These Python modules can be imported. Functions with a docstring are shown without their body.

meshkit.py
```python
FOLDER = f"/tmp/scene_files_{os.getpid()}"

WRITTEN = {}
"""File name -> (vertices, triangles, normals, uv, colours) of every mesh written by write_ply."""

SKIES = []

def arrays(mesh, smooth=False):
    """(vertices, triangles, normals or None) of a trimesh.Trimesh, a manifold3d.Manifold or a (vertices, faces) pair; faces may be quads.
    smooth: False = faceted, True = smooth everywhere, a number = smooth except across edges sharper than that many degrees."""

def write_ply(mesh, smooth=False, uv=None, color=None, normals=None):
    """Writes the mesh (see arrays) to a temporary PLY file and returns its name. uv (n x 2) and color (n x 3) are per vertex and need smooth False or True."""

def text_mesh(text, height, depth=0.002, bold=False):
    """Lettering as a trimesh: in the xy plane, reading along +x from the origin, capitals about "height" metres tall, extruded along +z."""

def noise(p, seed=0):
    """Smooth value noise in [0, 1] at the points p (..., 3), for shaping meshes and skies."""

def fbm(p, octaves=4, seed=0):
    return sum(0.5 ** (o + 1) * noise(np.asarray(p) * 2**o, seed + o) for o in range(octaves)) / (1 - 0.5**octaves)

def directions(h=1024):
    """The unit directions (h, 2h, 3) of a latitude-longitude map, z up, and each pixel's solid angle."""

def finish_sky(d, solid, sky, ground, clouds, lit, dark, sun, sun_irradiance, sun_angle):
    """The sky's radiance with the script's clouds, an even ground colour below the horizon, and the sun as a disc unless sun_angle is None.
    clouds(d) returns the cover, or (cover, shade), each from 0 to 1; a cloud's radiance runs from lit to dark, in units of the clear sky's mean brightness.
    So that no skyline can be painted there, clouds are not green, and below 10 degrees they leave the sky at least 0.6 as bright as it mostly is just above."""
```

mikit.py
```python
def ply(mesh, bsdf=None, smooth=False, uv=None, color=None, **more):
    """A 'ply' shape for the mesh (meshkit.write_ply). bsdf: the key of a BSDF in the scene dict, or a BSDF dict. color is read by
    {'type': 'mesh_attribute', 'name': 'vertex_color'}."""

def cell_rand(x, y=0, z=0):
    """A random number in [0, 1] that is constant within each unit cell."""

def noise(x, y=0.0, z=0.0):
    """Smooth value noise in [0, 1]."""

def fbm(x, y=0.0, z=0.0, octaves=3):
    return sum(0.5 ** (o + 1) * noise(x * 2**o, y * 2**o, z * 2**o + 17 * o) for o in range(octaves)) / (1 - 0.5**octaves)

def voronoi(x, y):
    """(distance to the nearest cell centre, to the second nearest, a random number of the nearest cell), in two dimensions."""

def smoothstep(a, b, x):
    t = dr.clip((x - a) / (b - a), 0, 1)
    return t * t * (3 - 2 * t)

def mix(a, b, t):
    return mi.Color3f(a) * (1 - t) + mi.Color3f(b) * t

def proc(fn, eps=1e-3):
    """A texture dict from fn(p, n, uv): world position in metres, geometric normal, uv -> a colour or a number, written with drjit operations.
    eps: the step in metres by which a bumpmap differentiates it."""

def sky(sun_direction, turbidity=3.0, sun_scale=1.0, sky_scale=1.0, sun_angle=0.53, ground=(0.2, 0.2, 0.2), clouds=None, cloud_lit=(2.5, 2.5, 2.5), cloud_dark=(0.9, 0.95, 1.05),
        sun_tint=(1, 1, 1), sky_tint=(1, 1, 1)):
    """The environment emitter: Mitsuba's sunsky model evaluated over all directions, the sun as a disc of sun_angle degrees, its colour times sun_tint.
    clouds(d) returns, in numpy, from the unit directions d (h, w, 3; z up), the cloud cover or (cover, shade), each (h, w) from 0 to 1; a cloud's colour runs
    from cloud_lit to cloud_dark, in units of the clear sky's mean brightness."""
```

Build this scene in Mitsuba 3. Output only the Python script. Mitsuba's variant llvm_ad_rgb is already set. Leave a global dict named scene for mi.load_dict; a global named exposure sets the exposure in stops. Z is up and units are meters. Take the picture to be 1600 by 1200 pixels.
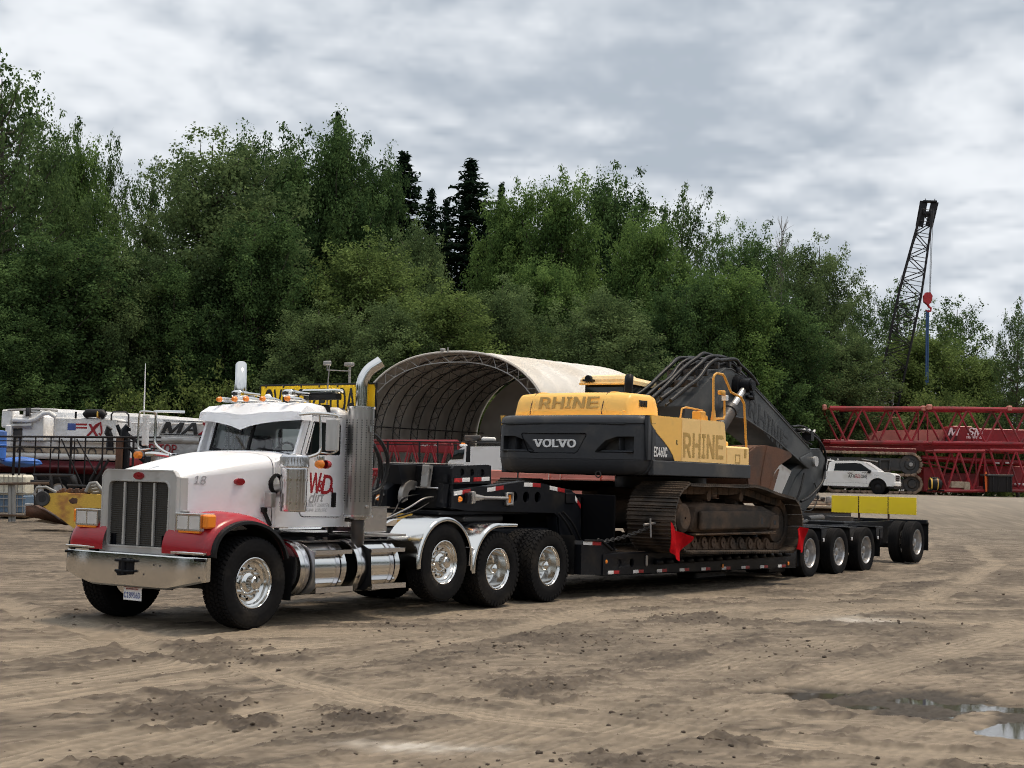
import math
import numpy as np, trimesh, drjit as dr, mitsuba as mi
import shapely.geometry as sg
import mikit, meshkit
from mikit import proc, fbm, noise, smoothstep, mix

T4 = mi.ScalarTransform4f
scene, labels, place = {}, {}, {}

# ------------------------------------------------------------------ camera, sky, exposure
exposure = 2.42
CAM_H, PITCH, ROLL, FPX = 1.8, math.atan(150 / 2400), 0.025, 2400.0     # FPX: focal length in pixels of the 1600 wide photo
_f = np.array([0, math.cos(PITCH), math.sin(PITCH)])
_u0 = np.cross([1.0, 0, 0], _f)
_u = _u0 * math.cos(ROLL) - np.array([1.0, 0, 0]) * math.sin(ROLL)
_r = np.array([1.0, 0, 0]) * math.cos(ROLL) + _u0 * math.sin(ROLL)
scene['camera'] = {'type': 'perspective', 'fov': math.degrees(2 * math.atan(800 / FPX)), 'fov_axis': 'x', 'near_clip': 0.1, 'far_clip': 3000.0,
                   'to_world': T4().look_at(origin=[0, 0, CAM_H], target=[0, float(_f[1]), CAM_H + float(_f[2])], up=_u.tolist())}


def overcast(d):
    z = np.maximum(d[..., 2], 0) + 0.12
    p = np.stack([d[..., 0] / z * 4.4, d[..., 1] / z * 3.6, 0 * z], -1)
    warp = meshkit.fbm(p * 0.7 + 7, 3, seed=5)[..., None] - 0.5
    a = meshkit.fbm(p * 0.5 + warp * .8 + 3.1, 3, seed=2)
    b = meshkit.fbm(p * 1.7 + warp * 1.6 + 11.0, 5, seed=9)
    c = meshkit.fbm(p * 4.6 + warp * 3 + 23.0, 5, seed=33)
    s = 0.40 * a + 0.40 * b + .20 * c
    t = np.clip((0.665 - s) / 0.31, 0, 1)
    shade = (.4 * t + .6 * t * t * (3 - 2 * t)) * (1 - 0.8 * np.clip((d[..., 2] - .36) / .35, 0, 1))
    return np.ones_like(shade), shade


scene['sky_light'] = mikit.sky((0.30, 0.10, 0.95), turbidity=4, sun_scale=0.36, sky_scale=0.8, sun_angle=16, clouds=overcast, ground=(0.2, 0.16, 0.12),
                               cloud_lit=(1.82, 1.89, 1.97), cloud_dark=(0.93, 1.05, 1.20), sun_tint=(1, 1, 1))


def at(px, py, depth):
    """The point that lies "depth" metres along the view axis at a pixel of the 1600 x 1200 photograph: used to survey where things stand."""
    return np.array([0, 0, CAM_H]) + depth * (_f + _r * (px - 800) / FPX - _u * (py - 600) / FPX)


def frame(origin, yaw):
    """4x4 matrix: local x axis turned yaw degrees from world x, about z."""
    m = np.eye(4)
    c, s = math.cos(math.radians(yaw)), math.sin(math.radians(yaw))
    m[:3, 0], m[:3, 1], m[:3, 3] = (c, s, 0), (-s, c, 0), origin
    return m


# ------------------------------------------------------------------ materials
def rgb(c):
    return {'type': 'rgb', 'value': [float(x) for x in c]}


def mat(name, base, rough=0.5, two=True, **kw):
    d = {'type': 'principled', 'base_color': base if isinstance(base, dict) else rgb(base), 'roughness': rough if isinstance(rough, dict) else float(rough), **kw}
    scene[name] = {'type': 'twosided', 'bsdf': d} if two else d
    return name


def worn(c1, c2, scale=3.0, lo=0.45, hi=0.7, zs=1.0, fine=0.0):
    """A base colour that wears from c1 to c2 in blotches."""
    def fn(p, n, uv):
        t = smoothstep(lo, hi, fbm(p.x * scale + 31, p.y * scale + 17, p.z * scale * zs, 4))
        c = mix(c1, c2, t)
        return c * (1 - fine + 2 * fine * noise(p.x * 40, p.y * 40, p.z * 40)) if fine else c
    return proc(fn)


mat('white_paint', worn((.77, .78, .81), (.60, .585, .56), 2.6, .52, .92, fine=.02), .28, clearcoat=.7, clearcoat_gloss=.92)
mat('red_paint', worn((.33, .009, .018), (.27, .012, .022), 3), .28, clearcoat=.5, clearcoat_gloss=.95, specular=.4)
scene['chrome'] = {'type': 'twosided', 'bsdf': {'type': 'roughconductor', 'material': 'Ag', 'alpha': .035, 'specular_reflectance': rgb((.78, .79, .81))}}
scene['polished'] = {'type': 'twosided', 'bsdf': {'type': 'roughconductor', 'material': 'Al', 'alpha': .06, 'specular_reflectance': rgb((.80, .80, .81))}}
mat('brushed', worn((.50, .49, .475), (.34, .33, .315), 6, .35, .7, .2), .30, metallic=1.0)
mat('dull_alloy', worn((.50, .50, .51), (.36, .35, .34), 5, .4, .7), .38, metallic=.9)
mat('rubber', worn((.009, .009, .010), (.026, .023, .020), 3.0, .5, .85, fine=.25), .8, specular=.12)
mat('black_paint', worn((.005, .006, .009), (.018, .016, .014), 2.6, .5, .85), .48, specular=.22)
mat('black_plastic', (.009, .009, .010), .5, specular=.25)
mat('satin_alloy', worn((.56, .56, .555), (.46, .455, .445), 6, .35, .7, .2), .36, metallic=.45)
mat('grille_mesh', (.07, .068, .064), .5, metallic=.5)
mat('cw_grey', worn((.036, .039, .045), (.080, .074, .067), 2.4, .48, .85, fine=.12), .5, specular=.35)
mat('yellow_paint', worn((.86, .50, .11), (.62, .38, .12), 3.2, .56, .95, fine=.03), .38, clearcoat=.2)
mat('faded_yellow', worn((.88, .59, .23), (.62, .41, .17), 3.2, .55, .95, fine=.04), .45)
mat('ghost_yellow', worn((.46, .28, .07), (.56, .34, .10), 7, .4, .75), .5)
mat('handrail_yellow', (.66, .34, .06), .4)
mat('boom_grey', worn((.036, .041, .046), (.070, .074, .076), 1.8, .4, .7, fine=.1), .45, specular=.35)
mat('ghost_grey', worn((.016, .018, .021), (.03, .033, .036), 8, .4, .75), .5)
mat('rust_brown', worn((.105, .045, .024), (.060, .034, .024), 2.2, .35, .7, fine=.2), .7)
mat('bright_wear', worn((.62, .61, .60), (.40, .36, .32), 3, .45, .7), .35, metallic=.7)
mat('track_steel', worn((.095, .070, .052), (.034, .028, .023), 3.5, .35, .7, fine=.25), .55, metallic=.35)
mat('track_dirt', worn((.090, .055, .034), (.026, .021, .017), 2.5, .35, .7, fine=.2), .85)
mat('amber', (.85, .24, .015), .18, spec_trans=0.0, clearcoat=1.0)
mat('red_lens', (.30, .006, .010), .2, clearcoat=1.0)
mat('reflector_red', (.33, .012, .015), .4)
mat('reflector_white', (.72, .72, .72), .4)
mat('flag_red', worn((.40, .005, .009), (.30, .004, .007), 9, .4, .7), .9, specular=.08)
mat('sign_yellow', worn((.95, .60, .012), (.90, .57, .03), 5, .5, .8), .5)
mat('board_yellow', worn((.97, .72, .02), (.95, .69, .03), 5, .5, .8), .5)
mat('ink', (.012, .012, .013), .5)
mat('ink_red', (.30, .012, .02), .5)
mat('emblem_red', (.22, .006, .012), .3, clearcoat=.6)
mat('ink_white', (.80, .80, .80), .5)
mat('ink_grey', (.30, .30, .32), .5)
mat('ink_blue', (.05, .09, .30), .5)
mat('steel', worn((.40, .39, .38), (.30, .28, .26), 4), .4, metallic=.6)
mat('dark_steel', worn((.045, .045, .047), (.075, .060, .050), 3), .5, metallic=.3)
mat('hose', (.009, .009, .010), .45, specular=.3)
mat('dark_glass', (.008, .012, .013), .05, specular=.5)
mat('tinted_glass', (.006, .008, .009), .12, specular=.15)
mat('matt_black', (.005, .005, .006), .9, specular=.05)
mat('cream_paint', worn((.84, .64, .34), (.72, .53, .28), 3, .5, .85), .45)
scene['clear_glass'] = {'type': 'thindielectric', 'specular_transmittance': rgb((.34, .40, .40))}
mat('cabin_dark', (.025, .026, .028), .7)
mat('lamp_glass', (.82, .83, .85), .25, metallic=.5, clearcoat=1.0)
mat('crane_white', worn((.72, .72, .72), (.60, .59, .56), 1.2, .45, .75), .35, clearcoat=.3)
mat('crane_red', worn((.30, .022, .030), (.22, .022, .026), 1.0, .4, .7), .45)
mat('lattice_red', worn((.29, .014, .024), (.15, .022, .022), 1.6, .42, .75, fine=.08), .45)
mat('pale_red', worn((.52, .19, .15), (.42, .15, .12), 1.1, .4, .7), .6)
mat('crane_black', (.012, .010, .011), .5, specular=.25)
mat('dark_maroon', worn((.10, .012, .018), (.045, .012, .014), 1.2, .4, .7), .5)
mat('old_yellow', worn((.64, .40, .06), (.40, .17, .05), 2.2, .52, .72, fine=.1), .5)
mat('blue_plastic', worn((.05, .16, .52), (.06, .13, .36), 2), .5)
mat('tote_white', worn((.62, .60, .50), (.55, .52, .42), 2), .45)
mat('tote_blue', worn((.10, .16, .24), (.14, .18, .22), 3), .5)
mat('timber', worn((.20, .13, .085), (.11, .075, .055), 5, .35, .7, fine=.15), .8)
mat('pale_timber', worn((.42, .34, .25), (.30, .23, .17), 5, .35, .7, fine=.15), .8)
mat('orange_paint', (.75, .14, .03), .5)
mat('sling_blue', (.035, .085, .20), .7)
mat('hook_red', (.42, .015, .02), .4)
mat('cargo_plate', worn((.50, .50, .50), (.38, .36, .33), 9), .35, metallic=.8)
mat('grey_post', (.30, .30, .29), .6)
mat('bark', worn((.085, .072, .058), (.045, .038, .032), 4, .35, .7, fine=.2), .9)
mat('pale_bark', worn((.22, .20, .18), (.14, .12, .11), 4), .9)
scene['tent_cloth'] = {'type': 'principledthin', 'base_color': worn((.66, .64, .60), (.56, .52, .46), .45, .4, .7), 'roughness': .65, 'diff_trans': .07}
mat('tent_wall', worn((.44, .41, .37), (.32, .295, .265), .6, .4, .7), .8)  # end wall, and the added inner layer that dims the interior

# ------------------------------------------------------------------ mesh building
class MB:
    """Collects pieces of ONE mesh."""
    def __init__(self):
        self.vs, self.fs, self.n = [], [], 0

    def add(self, v, f=None):
        if f is None:
            v, f = (v.vertices, v.faces) if hasattr(v, 'vertices') else v
        f = np.asarray(f, int)
        if f.shape[1] == 4:
            f = np.vstack([f[:, [0, 1, 2]], f[:, [0, 2, 3]]])
        self.vs.append(np.asarray(v, float)); self.fs.append(f + self.n); self.n += len(v)
        return self

    def mesh(self):
        return np.vstack(self.vs), np.vstack(self.fs)

    def bx(self, x0, x1, y0, y1, z0, z1, c=0.0, m=None):
        """A box, its edges chamfered by c."""
        x0, x1, y0, y1, z0, z1 = min(x0, x1), max(x0, x1), min(y0, y1), max(y0, y1), min(z0, z1), max(z0, z1)
        if c <= 0:
            v = np.array([[x, y, z] for x in (x0, x1) for y in (y0, y1) for z in (z0, z1)], float)
            f = np.array([[0, 1, 3], [0, 3, 2], [4, 6, 7], [4, 7, 5], [0, 4, 5], [0, 5, 1], [2, 3, 7], [2, 7, 6], [0, 2, 6], [0, 6, 4], [1, 5, 7], [1, 7, 3]])
        else:
            c = min(c, .49 * (x1 - x0), .49 * (y1 - y0), .49 * (z1 - z0))
            p = []
            for sx, X in ((1, x0), (-1, x1)):
                for sy, Y in ((1, y0), (-1, y1)):
                    for sz, Z in ((1, z0), (-1, z1)):
                        p += [(X, Y + sy * c, Z + sz * c), (X + sx * c, Y, Z + sz * c), (X + sx * c, Y + sy * c, Z)]
            h = trimesh.convex.convex_hull(np.array(p)); v, f = h.vertices, h.faces
        if m is not None:
            v = v @ m[:3, :3].T + m[:3, 3]
        return self.add(v, f)

    def beam(self, a, b, w, h=None, up=(0, 0, 1), c=0.0):
        """A rectangular bar from a to b."""
        a, b = np.asarray(a, float), np.asarray(b, float)
        h = w if h is None else h
        L = np.linalg.norm(b - a); x = (b - a) / L
        u = np.asarray(up, float)
        if abs(x @ u) > .98:
            u = np.array([1.0, 0, 0])
        y = np.cross(u, x); y /= np.linalg.norm(y); z = np.cross(x, y)
        m = np.eye(4); m[:3, 0], m[:3, 1], m[:3, 2], m[:3, 3] = x, y, z, a
        return self.bx(0, L, -w / 2, w / 2, -h / 2, h / 2, c, m)

    def tube(self, pts, r, n=8, cap=True, closed=False):
        p = np.asarray(pts, float); k = len(p)
        r = np.broadcast_to(np.asarray(r, float), (k,))
        t = np.gradient(p, axis=0) if not closed else np.roll(p, -1, 0) - np.roll(p, 1, 0)
        t /= np.linalg.norm(t, axis=1, keepdims=True) + 1e-12
        a = np.cross(t[0], [0, 0, 1.0] if abs(t[0, 2]) < .9 else [1.0, 0, 0]); a /= np.linalg.norm(a)
        ang = np.arange(n) * 2 * math.pi / n; v = []
        for i in range(k):
            a = a - t[i] * (a @ t[i]); a /= np.linalg.norm(a) + 1e-12
            b = np.cross(t[i], a)
            v.append(p[i] + r[i] * (np.cos(ang)[:, None] * a + np.sin(ang)[:, None] * b))
        v = np.vstack(v); i, j = np.meshgrid(np.arange(k if closed else k - 1), np.arange(n), indexing='ij')
        i2 = (i + 1) % k; j2 = (j + 1) % n
        f = np.stack([i * n + j, i * n + j2, i2 * n + j2, i2 * n + j], -1).reshape(-1, 4)
        self.add(v, f)
        if cap and not closed:
            self.add(np.vstack([v[:n], p[0]]), np.array([[(q + 1) % n, q, n] for q in range(n)]))
            self.add(np.vstack([v[-n:], p[-1]]), np.array([[q, (q + 1) % n, n] for q in range(n)]))
        return self

    def cyl(self, a, b, r, r2=None, n=14):
        return self.tube([a, b], [r, r if r2 is None else r2], n)

    def prism(self, poly, axis, lo, hi, holes=()):
        """A polygon extruded along an axis: 'y' takes (x, z) points, 'x' takes (y, z), 'z' takes (x, y)."""
        p = sg.Polygon(poly, holes) if not hasattr(poly, 'geom_type') else poly
        for g in getattr(p, 'geoms', [p]):
            m = trimesh.creation.extrude_polygon(g, hi - lo, engine='earcut')
            v, f = np.array(m.vertices), np.array(m.faces); v[:, 2] += lo
            if axis == 'y':
                v, f = v[:, [0, 2, 1]], f[:, ::-1]
            elif axis == 'x':
                v = v[:, [2, 0, 1]]
            self.add(v, f)
        return self

    def lathe(self, prof, c=(0, 0, 0), axis='y', n=40, closed=False):
        """prof: (along the axis, radius) pairs."""
        prof = np.asarray(prof, float); k = len(prof); a = np.arange(n) * 2 * math.pi / n
        al, r = prof[:, 0][:, None], prof[:, 1][:, None]
        co, si = r * np.cos(a), r * np.sin(a); al = np.broadcast_to(al, co.shape)
        v = {'y': (co, al, si), 'x': (al, co, si), 'z': (co, si, al)}[axis]
        v = np.stack(v, -1).reshape(-1, 3) + np.asarray(c, float)
        i, j = np.meshgrid(np.arange(k if closed else k - 1), np.arange(n), indexing='ij'); i2 = (i + 1) % k; j2 = (j + 1) % n
        f = np.stack([i * n + j, i2 * n + j, i2 * n + j2, i * n + j2], -1).reshape(-1, 4)
        return self.add(v, f)

    def loft(self, rings, closed=True, cap=True):
        """rings: equal counts of points each."""
        R = np.asarray(rings, float); k, n = R.shape[:2]
        i, j = np.meshgrid(np.arange(k - 1), np.arange(n if closed else n - 1), indexing='ij'); j2 = (j + 1) % n
        f = np.stack([i * n + j, i * n + j2, (i + 1) * n + j2, (i + 1) * n + j], -1).reshape(-1, 4)
        self.add(R.reshape(-1, 3), f)
        if cap and closed:
            for q, rev in ((0, True), (-1, False)):
                c = R[q].mean(0); w = np.vstack([R[q], c])
                t = np.array([[a, (a + 1) % n, n] for a in range(n)])
                self.add(w, t[:, ::-1] if rev else t)
        return self

    def text(self, s, h, origin, xdir, ydir, depth=.004, bold=False, width=None):
        """Lettering laid in the plane of xdir (reading direction) and ydir (up), standing "depth" proud."""
        m = meshkit.text_mesh(s, h, depth, bold); v = np.array(m.vertices)
        if width:
            v[:, 0] = (v[:, 0] - v[:, 0].min()) * width / np.ptp(v[:, 0])
        x, y = np.asarray(xdir, float), np.asarray(ydir, float)
        x = x / np.linalg.norm(x); y = y / np.linalg.norm(y); z = np.cross(x, y)
        return self.add(np.asarray(origin, float) + v[:, :1] * x + v[:, 1:2] * y + v[:, 2:] * z, m.faces)

    def mirror_y(self):
        v, f = self.mesh()
        return MB().add(v * [1, -1, 1], f[:, ::-1])

    def word(self, s, h, origin, xdir, ydir, depth, width, gap=.16):
        """Heavy lettering, each letter set apart from the next."""
        x = np.asarray(xdir, float) / np.linalg.norm(xdir); rel = np.array([.45 if c == 'I' else 1.0 for c in s]); w = width / (rel.sum() + gap * (len(s) - 1)); u = 0.0
        for c, r in zip(s, rel):
            for k, e in enumerate((0, .045 * w)):
                self.text(c, h, np.asarray(origin, float) + x * (u + e) - np.array([0, .0003 * k, 0]), xdir, ydir, depth + .0002 * k, True, w * (r - .045))
            u += w * (r + gap)
        return self

    def both(self):
        """Itself and its mirror image across y = 0."""
        v, f = self.mesh()
        return MB().add(v, f).add(v * [1, -1, 1], f[:, ::-1])

    def moved(self, m):
        v, f = self.mesh()
        return MB().add(v @ m[:3, :3].T + m[:3, 3], f)


def arc(cx, cz, r, a0, a1, n=12):
    a = np.radians(np.linspace(a0, a1, n))
    return [(cx + r * math.cos(q), cz + r * math.sin(q)) for q in a]


def smooth_path(pts, n=24):
    """A Catmull-Rom curve through the points."""
    p = np.asarray(pts, float); p = np.vstack([2 * p[0] - p[1], p, 2 * p[-1] - p[-2]]); out = []
    k = len(p) - 3
    for q in np.linspace(0, k - 1e-6, n):
        i = int(q); t = q - i; a, b, c, d = p[i:i + 4]
        out.append(.5 * (2 * b + (c - a) * t + (2 * a - 5 * b + 4 * c - d) * t * t + (3 * b - a - 3 * c + d) * t ** 3))
    return np.array(out)


def rounded(poly, r):
    return sg.Polygon(poly).buffer(-r).buffer(2 * r).buffer(-r) if r > 0 else sg.Polygon(poly)


taken = {}


def numbered(key):
    n = taken.get(key, -1) + 1; taken[key] = n
    return key if n == 0 else f'{key}_{n:03d}'


def thing(name, label, cat, m=None, group=None, kind=None):
    key = numbered(name); place[key] = np.eye(4) if m is None else m
    labels[key] = {'label': label, 'category': cat}
    if group:
        labels[key]['group'] = group
    if kind:
        labels[key]['kind'] = kind
    return key


def sub(parent, name):
    """A part that is only the holder of its sub-parts."""
    key = numbered(parent + '__' + name); place[key] = place[parent]
    return key


def part(parent, name, mb, bsdf, smooth=32, label=None, kind=None, m=None, **kw):
    key = numbered(parent + '__' + name)
    put(key, mb, bsdf, place[parent] if m is None else m, smooth, **kw); place[key] = place[parent]
    if label or kind:
        labels[key] = {**({'label': label} if label else {}), **({'kind': kind} if kind else {})}
    return key


def put(key, mb, bsdf, m, smooth=32, **kw):
    d = mb if isinstance(mb, dict) else mikit.ply(mb.mesh() if isinstance(mb, MB) else mb, bsdf, smooth=smooth, **kw)
    scene[key] = {**d, 'to_world': T4(np.asarray(m, float))}


def single(name, label, cat, mb, bsdf, m=None, group=None, smooth=32, kind=None, **kw):
    key = thing(name, label, cat, m, group, kind)
    put(key, mb, bsdf, place[key], smooth, **kw)
    return key

# ------------------------------------------------------------------ the ground
rng = np.random.default_rng(11)


def ground_z(x, y):
    x, y = np.asarray(x, float), np.asarray(y, float); t = np.clip((y - 44) / 46, 0, 1)
    return 1.5 * t * t * (3 - 2 * t) + .10 * np.exp(-((x - 8.6) / 4) ** 2 - ((y - 37.2) / 4) ** 2)


CLODS = [(-2.46, 11.91, .34, .75, .9), (-1.75, 11.2, .30, .40, 1.0), (-1.15, 11.55, .30, .50, 1.0), (-2.1, 9.5, .3, .3, .8), (-2.9, 15.6, .45, .75, .8), (-2.35, 15.0, .4, .5, .7), (2.69, 20.7, .8, 1.15, .8),
         (.55, 17.5, .5, .9, .7), (1.2, 17.8, .5, .9, .7), (.34, 13.4, .34, .5, .8), (2.79, 17.3, .3, .5, .7), (1.6, 11.0, .3, .35, .9), (8.27, 28.2, .7, 2.6, .7), (-.34, 16.7, .5, .7, .5), (3.34, 17.6, .45, .8, .6),
         (1.37, 12.2, .4, .4, .7), (.6, 10.1, .3, .3, .8), (1.0, 9.8, .35, .3, .7), (-3.3, 13.2, .3, .3, .4), (5.4, 20.5, .4, 1.3, .7), (4.6, 16.0, .3, .4, .6), (-5.0, 19.5, .7, .7, .6), (2.2, 14.6, .3, .5, .6),
         (-.6, 14.6, .35, .5, .5), (5.6, 25.5, .6, 1.5, .5), (-1.3, 18.6, .6, .5, .5), (-.3, 9.9, .3, .2, .6), (-4.0, 10.8, .25, .25, .4), (10.5, 33, .8, 3, .5), (3.2, 10.3, .4, .3, .6), (2.4, 9.9, .3, .25, .6),
         (-9.5, 44.0, 3.0, 3.0, .6), (-13, 36, 2.5, 3.0, .5)]
TRACKS = [([(-3.5, 8.4), (-2.27, 11.31), (-.49, 13.57), (.75, 16.33), (2.22, 19.97), (4.5, 24.0), (9, 29), (15, 37)], .55), ([(-5.2, 10.4), (-4.12, 12.69), (-2.37, 16.2), (.95, 20.4), (3.0, 22.4), (7, 25)], .5),
          ([(-1.2, 8.4), (-.73, 9.65), (1.18, 13.46), (3.87, 18.38), (7.89, 23.57), (14, 31)], .5), ([(-9, 23.6), (-5, 18.0), (-2.8, 14.5), (-.6, 12.3), (2.0, 10.8), (5, 10.0)], .30), ([(-1, 21.5), (2, 22.8), (5.4, 23.6), (9, 24.2)], .4),
          ([(9, 26), (12, 33), (19, 48)], .7), ([(7, 25.5), (12, 38), (15, 50)], .6), ([(1.2, 8.2), (3.2, 11.6), (6.5, 16.5), (11, 24)], .4), ([(-7, 14), (-3, 17.4), (0, 18.6), (4, 19.6), (9, 20)], .35)]
WET = [(3.6, 13.1, 1.1, 1.0), (4.5, 12.5, 1.0, 1.0), (2.9, 13.6, .6, .6)]
HOLLOWS = [(4.40, 13.30, .62, .30), (4.1, 11.90, .55, .42), (3.02, 13.10, .22, .26), (3.55, 13.55, .2, .2)]
PUDDLE_Z = -.052


def path_dist(x, y, pl):
    d = np.full(x.shape, 1e9)
    for (ax, ay), (bx, by) in zip(pl[:-1], pl[1:]):
        t = np.clip(((x - ax) * (bx - ax) + (y - ay) * (by - ay)) / ((bx - ax) ** 2 + (by - ay) ** 2), 0, 1)
        d = np.minimum(d, np.hypot(x - ax - t * (bx - ax), y - ay - t * (by - ay)))
    return d


def ground_fields(x, y):
    """Height, and colour masks (churned with bump shade, smooth track, wet) of the yard's dirt."""
    p = np.stack([x, y, 0 * x], -1)
    broad = meshkit.fbm(p * .35, 3, seed=1) - .5
    warp = (meshkit.fbm(p * .5 + 9, 2, seed=31) - .5)[..., None]

    def streaks(ang, along, across, k, seed, octv=4):
        c, s_ = math.cos(ang), math.sin(ang)
        return meshkit.fbm(np.stack([(x * c + y * s_) * along, (-x * s_ + y * c) * across, 0 * x], -1) + warp * k, octv, seed=seed) - .5
    scrape, scrape2, fine_s = streaks(.72, .9, 6.5, 2.5, 4), streaks(.38, 1.2, 7.5, 3.0, 14), streaks(.95, 2.2, 15, 3.0, 44, 3)
    fine = meshkit.fbm(p * 9, 4, seed=6) - .5
    edge = meshkit.fbm(p * 2.6 + 5, 4, seed=8) - .5
    bump_shade = meshkit.fbm(p * 6.5 + scrape[..., None] * 2, 4, seed=51)
    clod_and_shade = np.zeros_like(x)
    for cx, cy, rx, ry, s in CLODS:
        k = np.hypot((x - cx) / (rx * 1.1), (y - cy) / (ry * 1.1)) + edge * 1.7 + scrape * 1.6
        clod_and_shade = np.maximum(clod_and_shade, s * np.clip((1.0 - k) / .30, 0, 1))
    spots = meshkit.fbm(np.stack([x * .8 + y * .2, y * .8, 0 * x], -1) + scrape[..., None] * .9, 4, seed=21)
    clod_and_shade = np.maximum(clod_and_shade, .7 * np.clip((spots - .585) / .05, 0, 1) * np.clip((bump_shade - .42) / .12, 0, 1))
    clod_and_shade = np.maximum(clod_and_shade, .55 * np.clip((bump_shade + scrape * .8 - .63) / .05, 0, 1))  # rough specks and streaks: shade between small bumps put into the colour
    track, rut, lug = np.zeros_like(x), np.zeros_like(x), np.zeros_like(x)
    for i, (pl, w) in enumerate(TRACKS):
        for off in (0.0, 1.95):
            d = path_dist(x + broad * .7 + off * .55, y + broad * .7 - off * .83, pl); hw = .30 + .12 * (i % 3)
            m = np.clip((hw - d) / (.3 * hw), 0, 1)
            fade = np.clip(.3 + 2.4 * (meshkit.fbm(p * .28 + 13 * i + off, 2, seed=61) - .36), 0, 1)
            track = np.maximum(track, m * fade)
            rut = rut - .016 * m * fade + .016 * np.exp(-((d - hw * 1.12) / .05) ** 2) * fade
            rib = np.clip(np.sin(d * 62) * 2, -1, 1) * m * fade
            lug = np.where(m * fade > .02, rib, lug)
    wet = np.zeros_like(x)
    for cx, cy, rx, ry in WET:
        k = np.hypot((x - cx) / rx, (y - cy) / ry) + edge * 1.6 + scrape * 1.6
        wet = np.maximum(wet, np.clip((1.0 - k) / .3, 0, 1))
    clod_and_shade = np.clip(np.maximum(clod_and_shade, wet * .5), 0, 1) * (1 - .8 * track * (clod_and_shade < .72))
    lumps = meshkit.fbm(p * 15, 4, seed=15) - .42
    z = .030 * broad + (.016 * scrape + .012 * scrape2) * (1 - .6 * track) + .007 * fine * (1 - .6 * track) + rut + .004 * lug + clod_and_shade * (.008 + .115 * np.maximum(lumps, -.09)) - wet * .040
    for cx, cy, rx, ry in HOLLOWS:
        g = np.exp(-(((x - cx + edge * .3) / rx) ** 2 + ((y - cy + scrape * .35) / ry) ** 2) ** 1.6)
        z = z * (1 - g) + g * (-.070 + .015 * fine)
    near = np.clip((70 - y) / 30, 0, 1)
    return z * near + ground_z(x, y), clod_and_shade, track, wet, scrape, scrape2, fine + fine_s * .8, broad, lug


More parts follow.
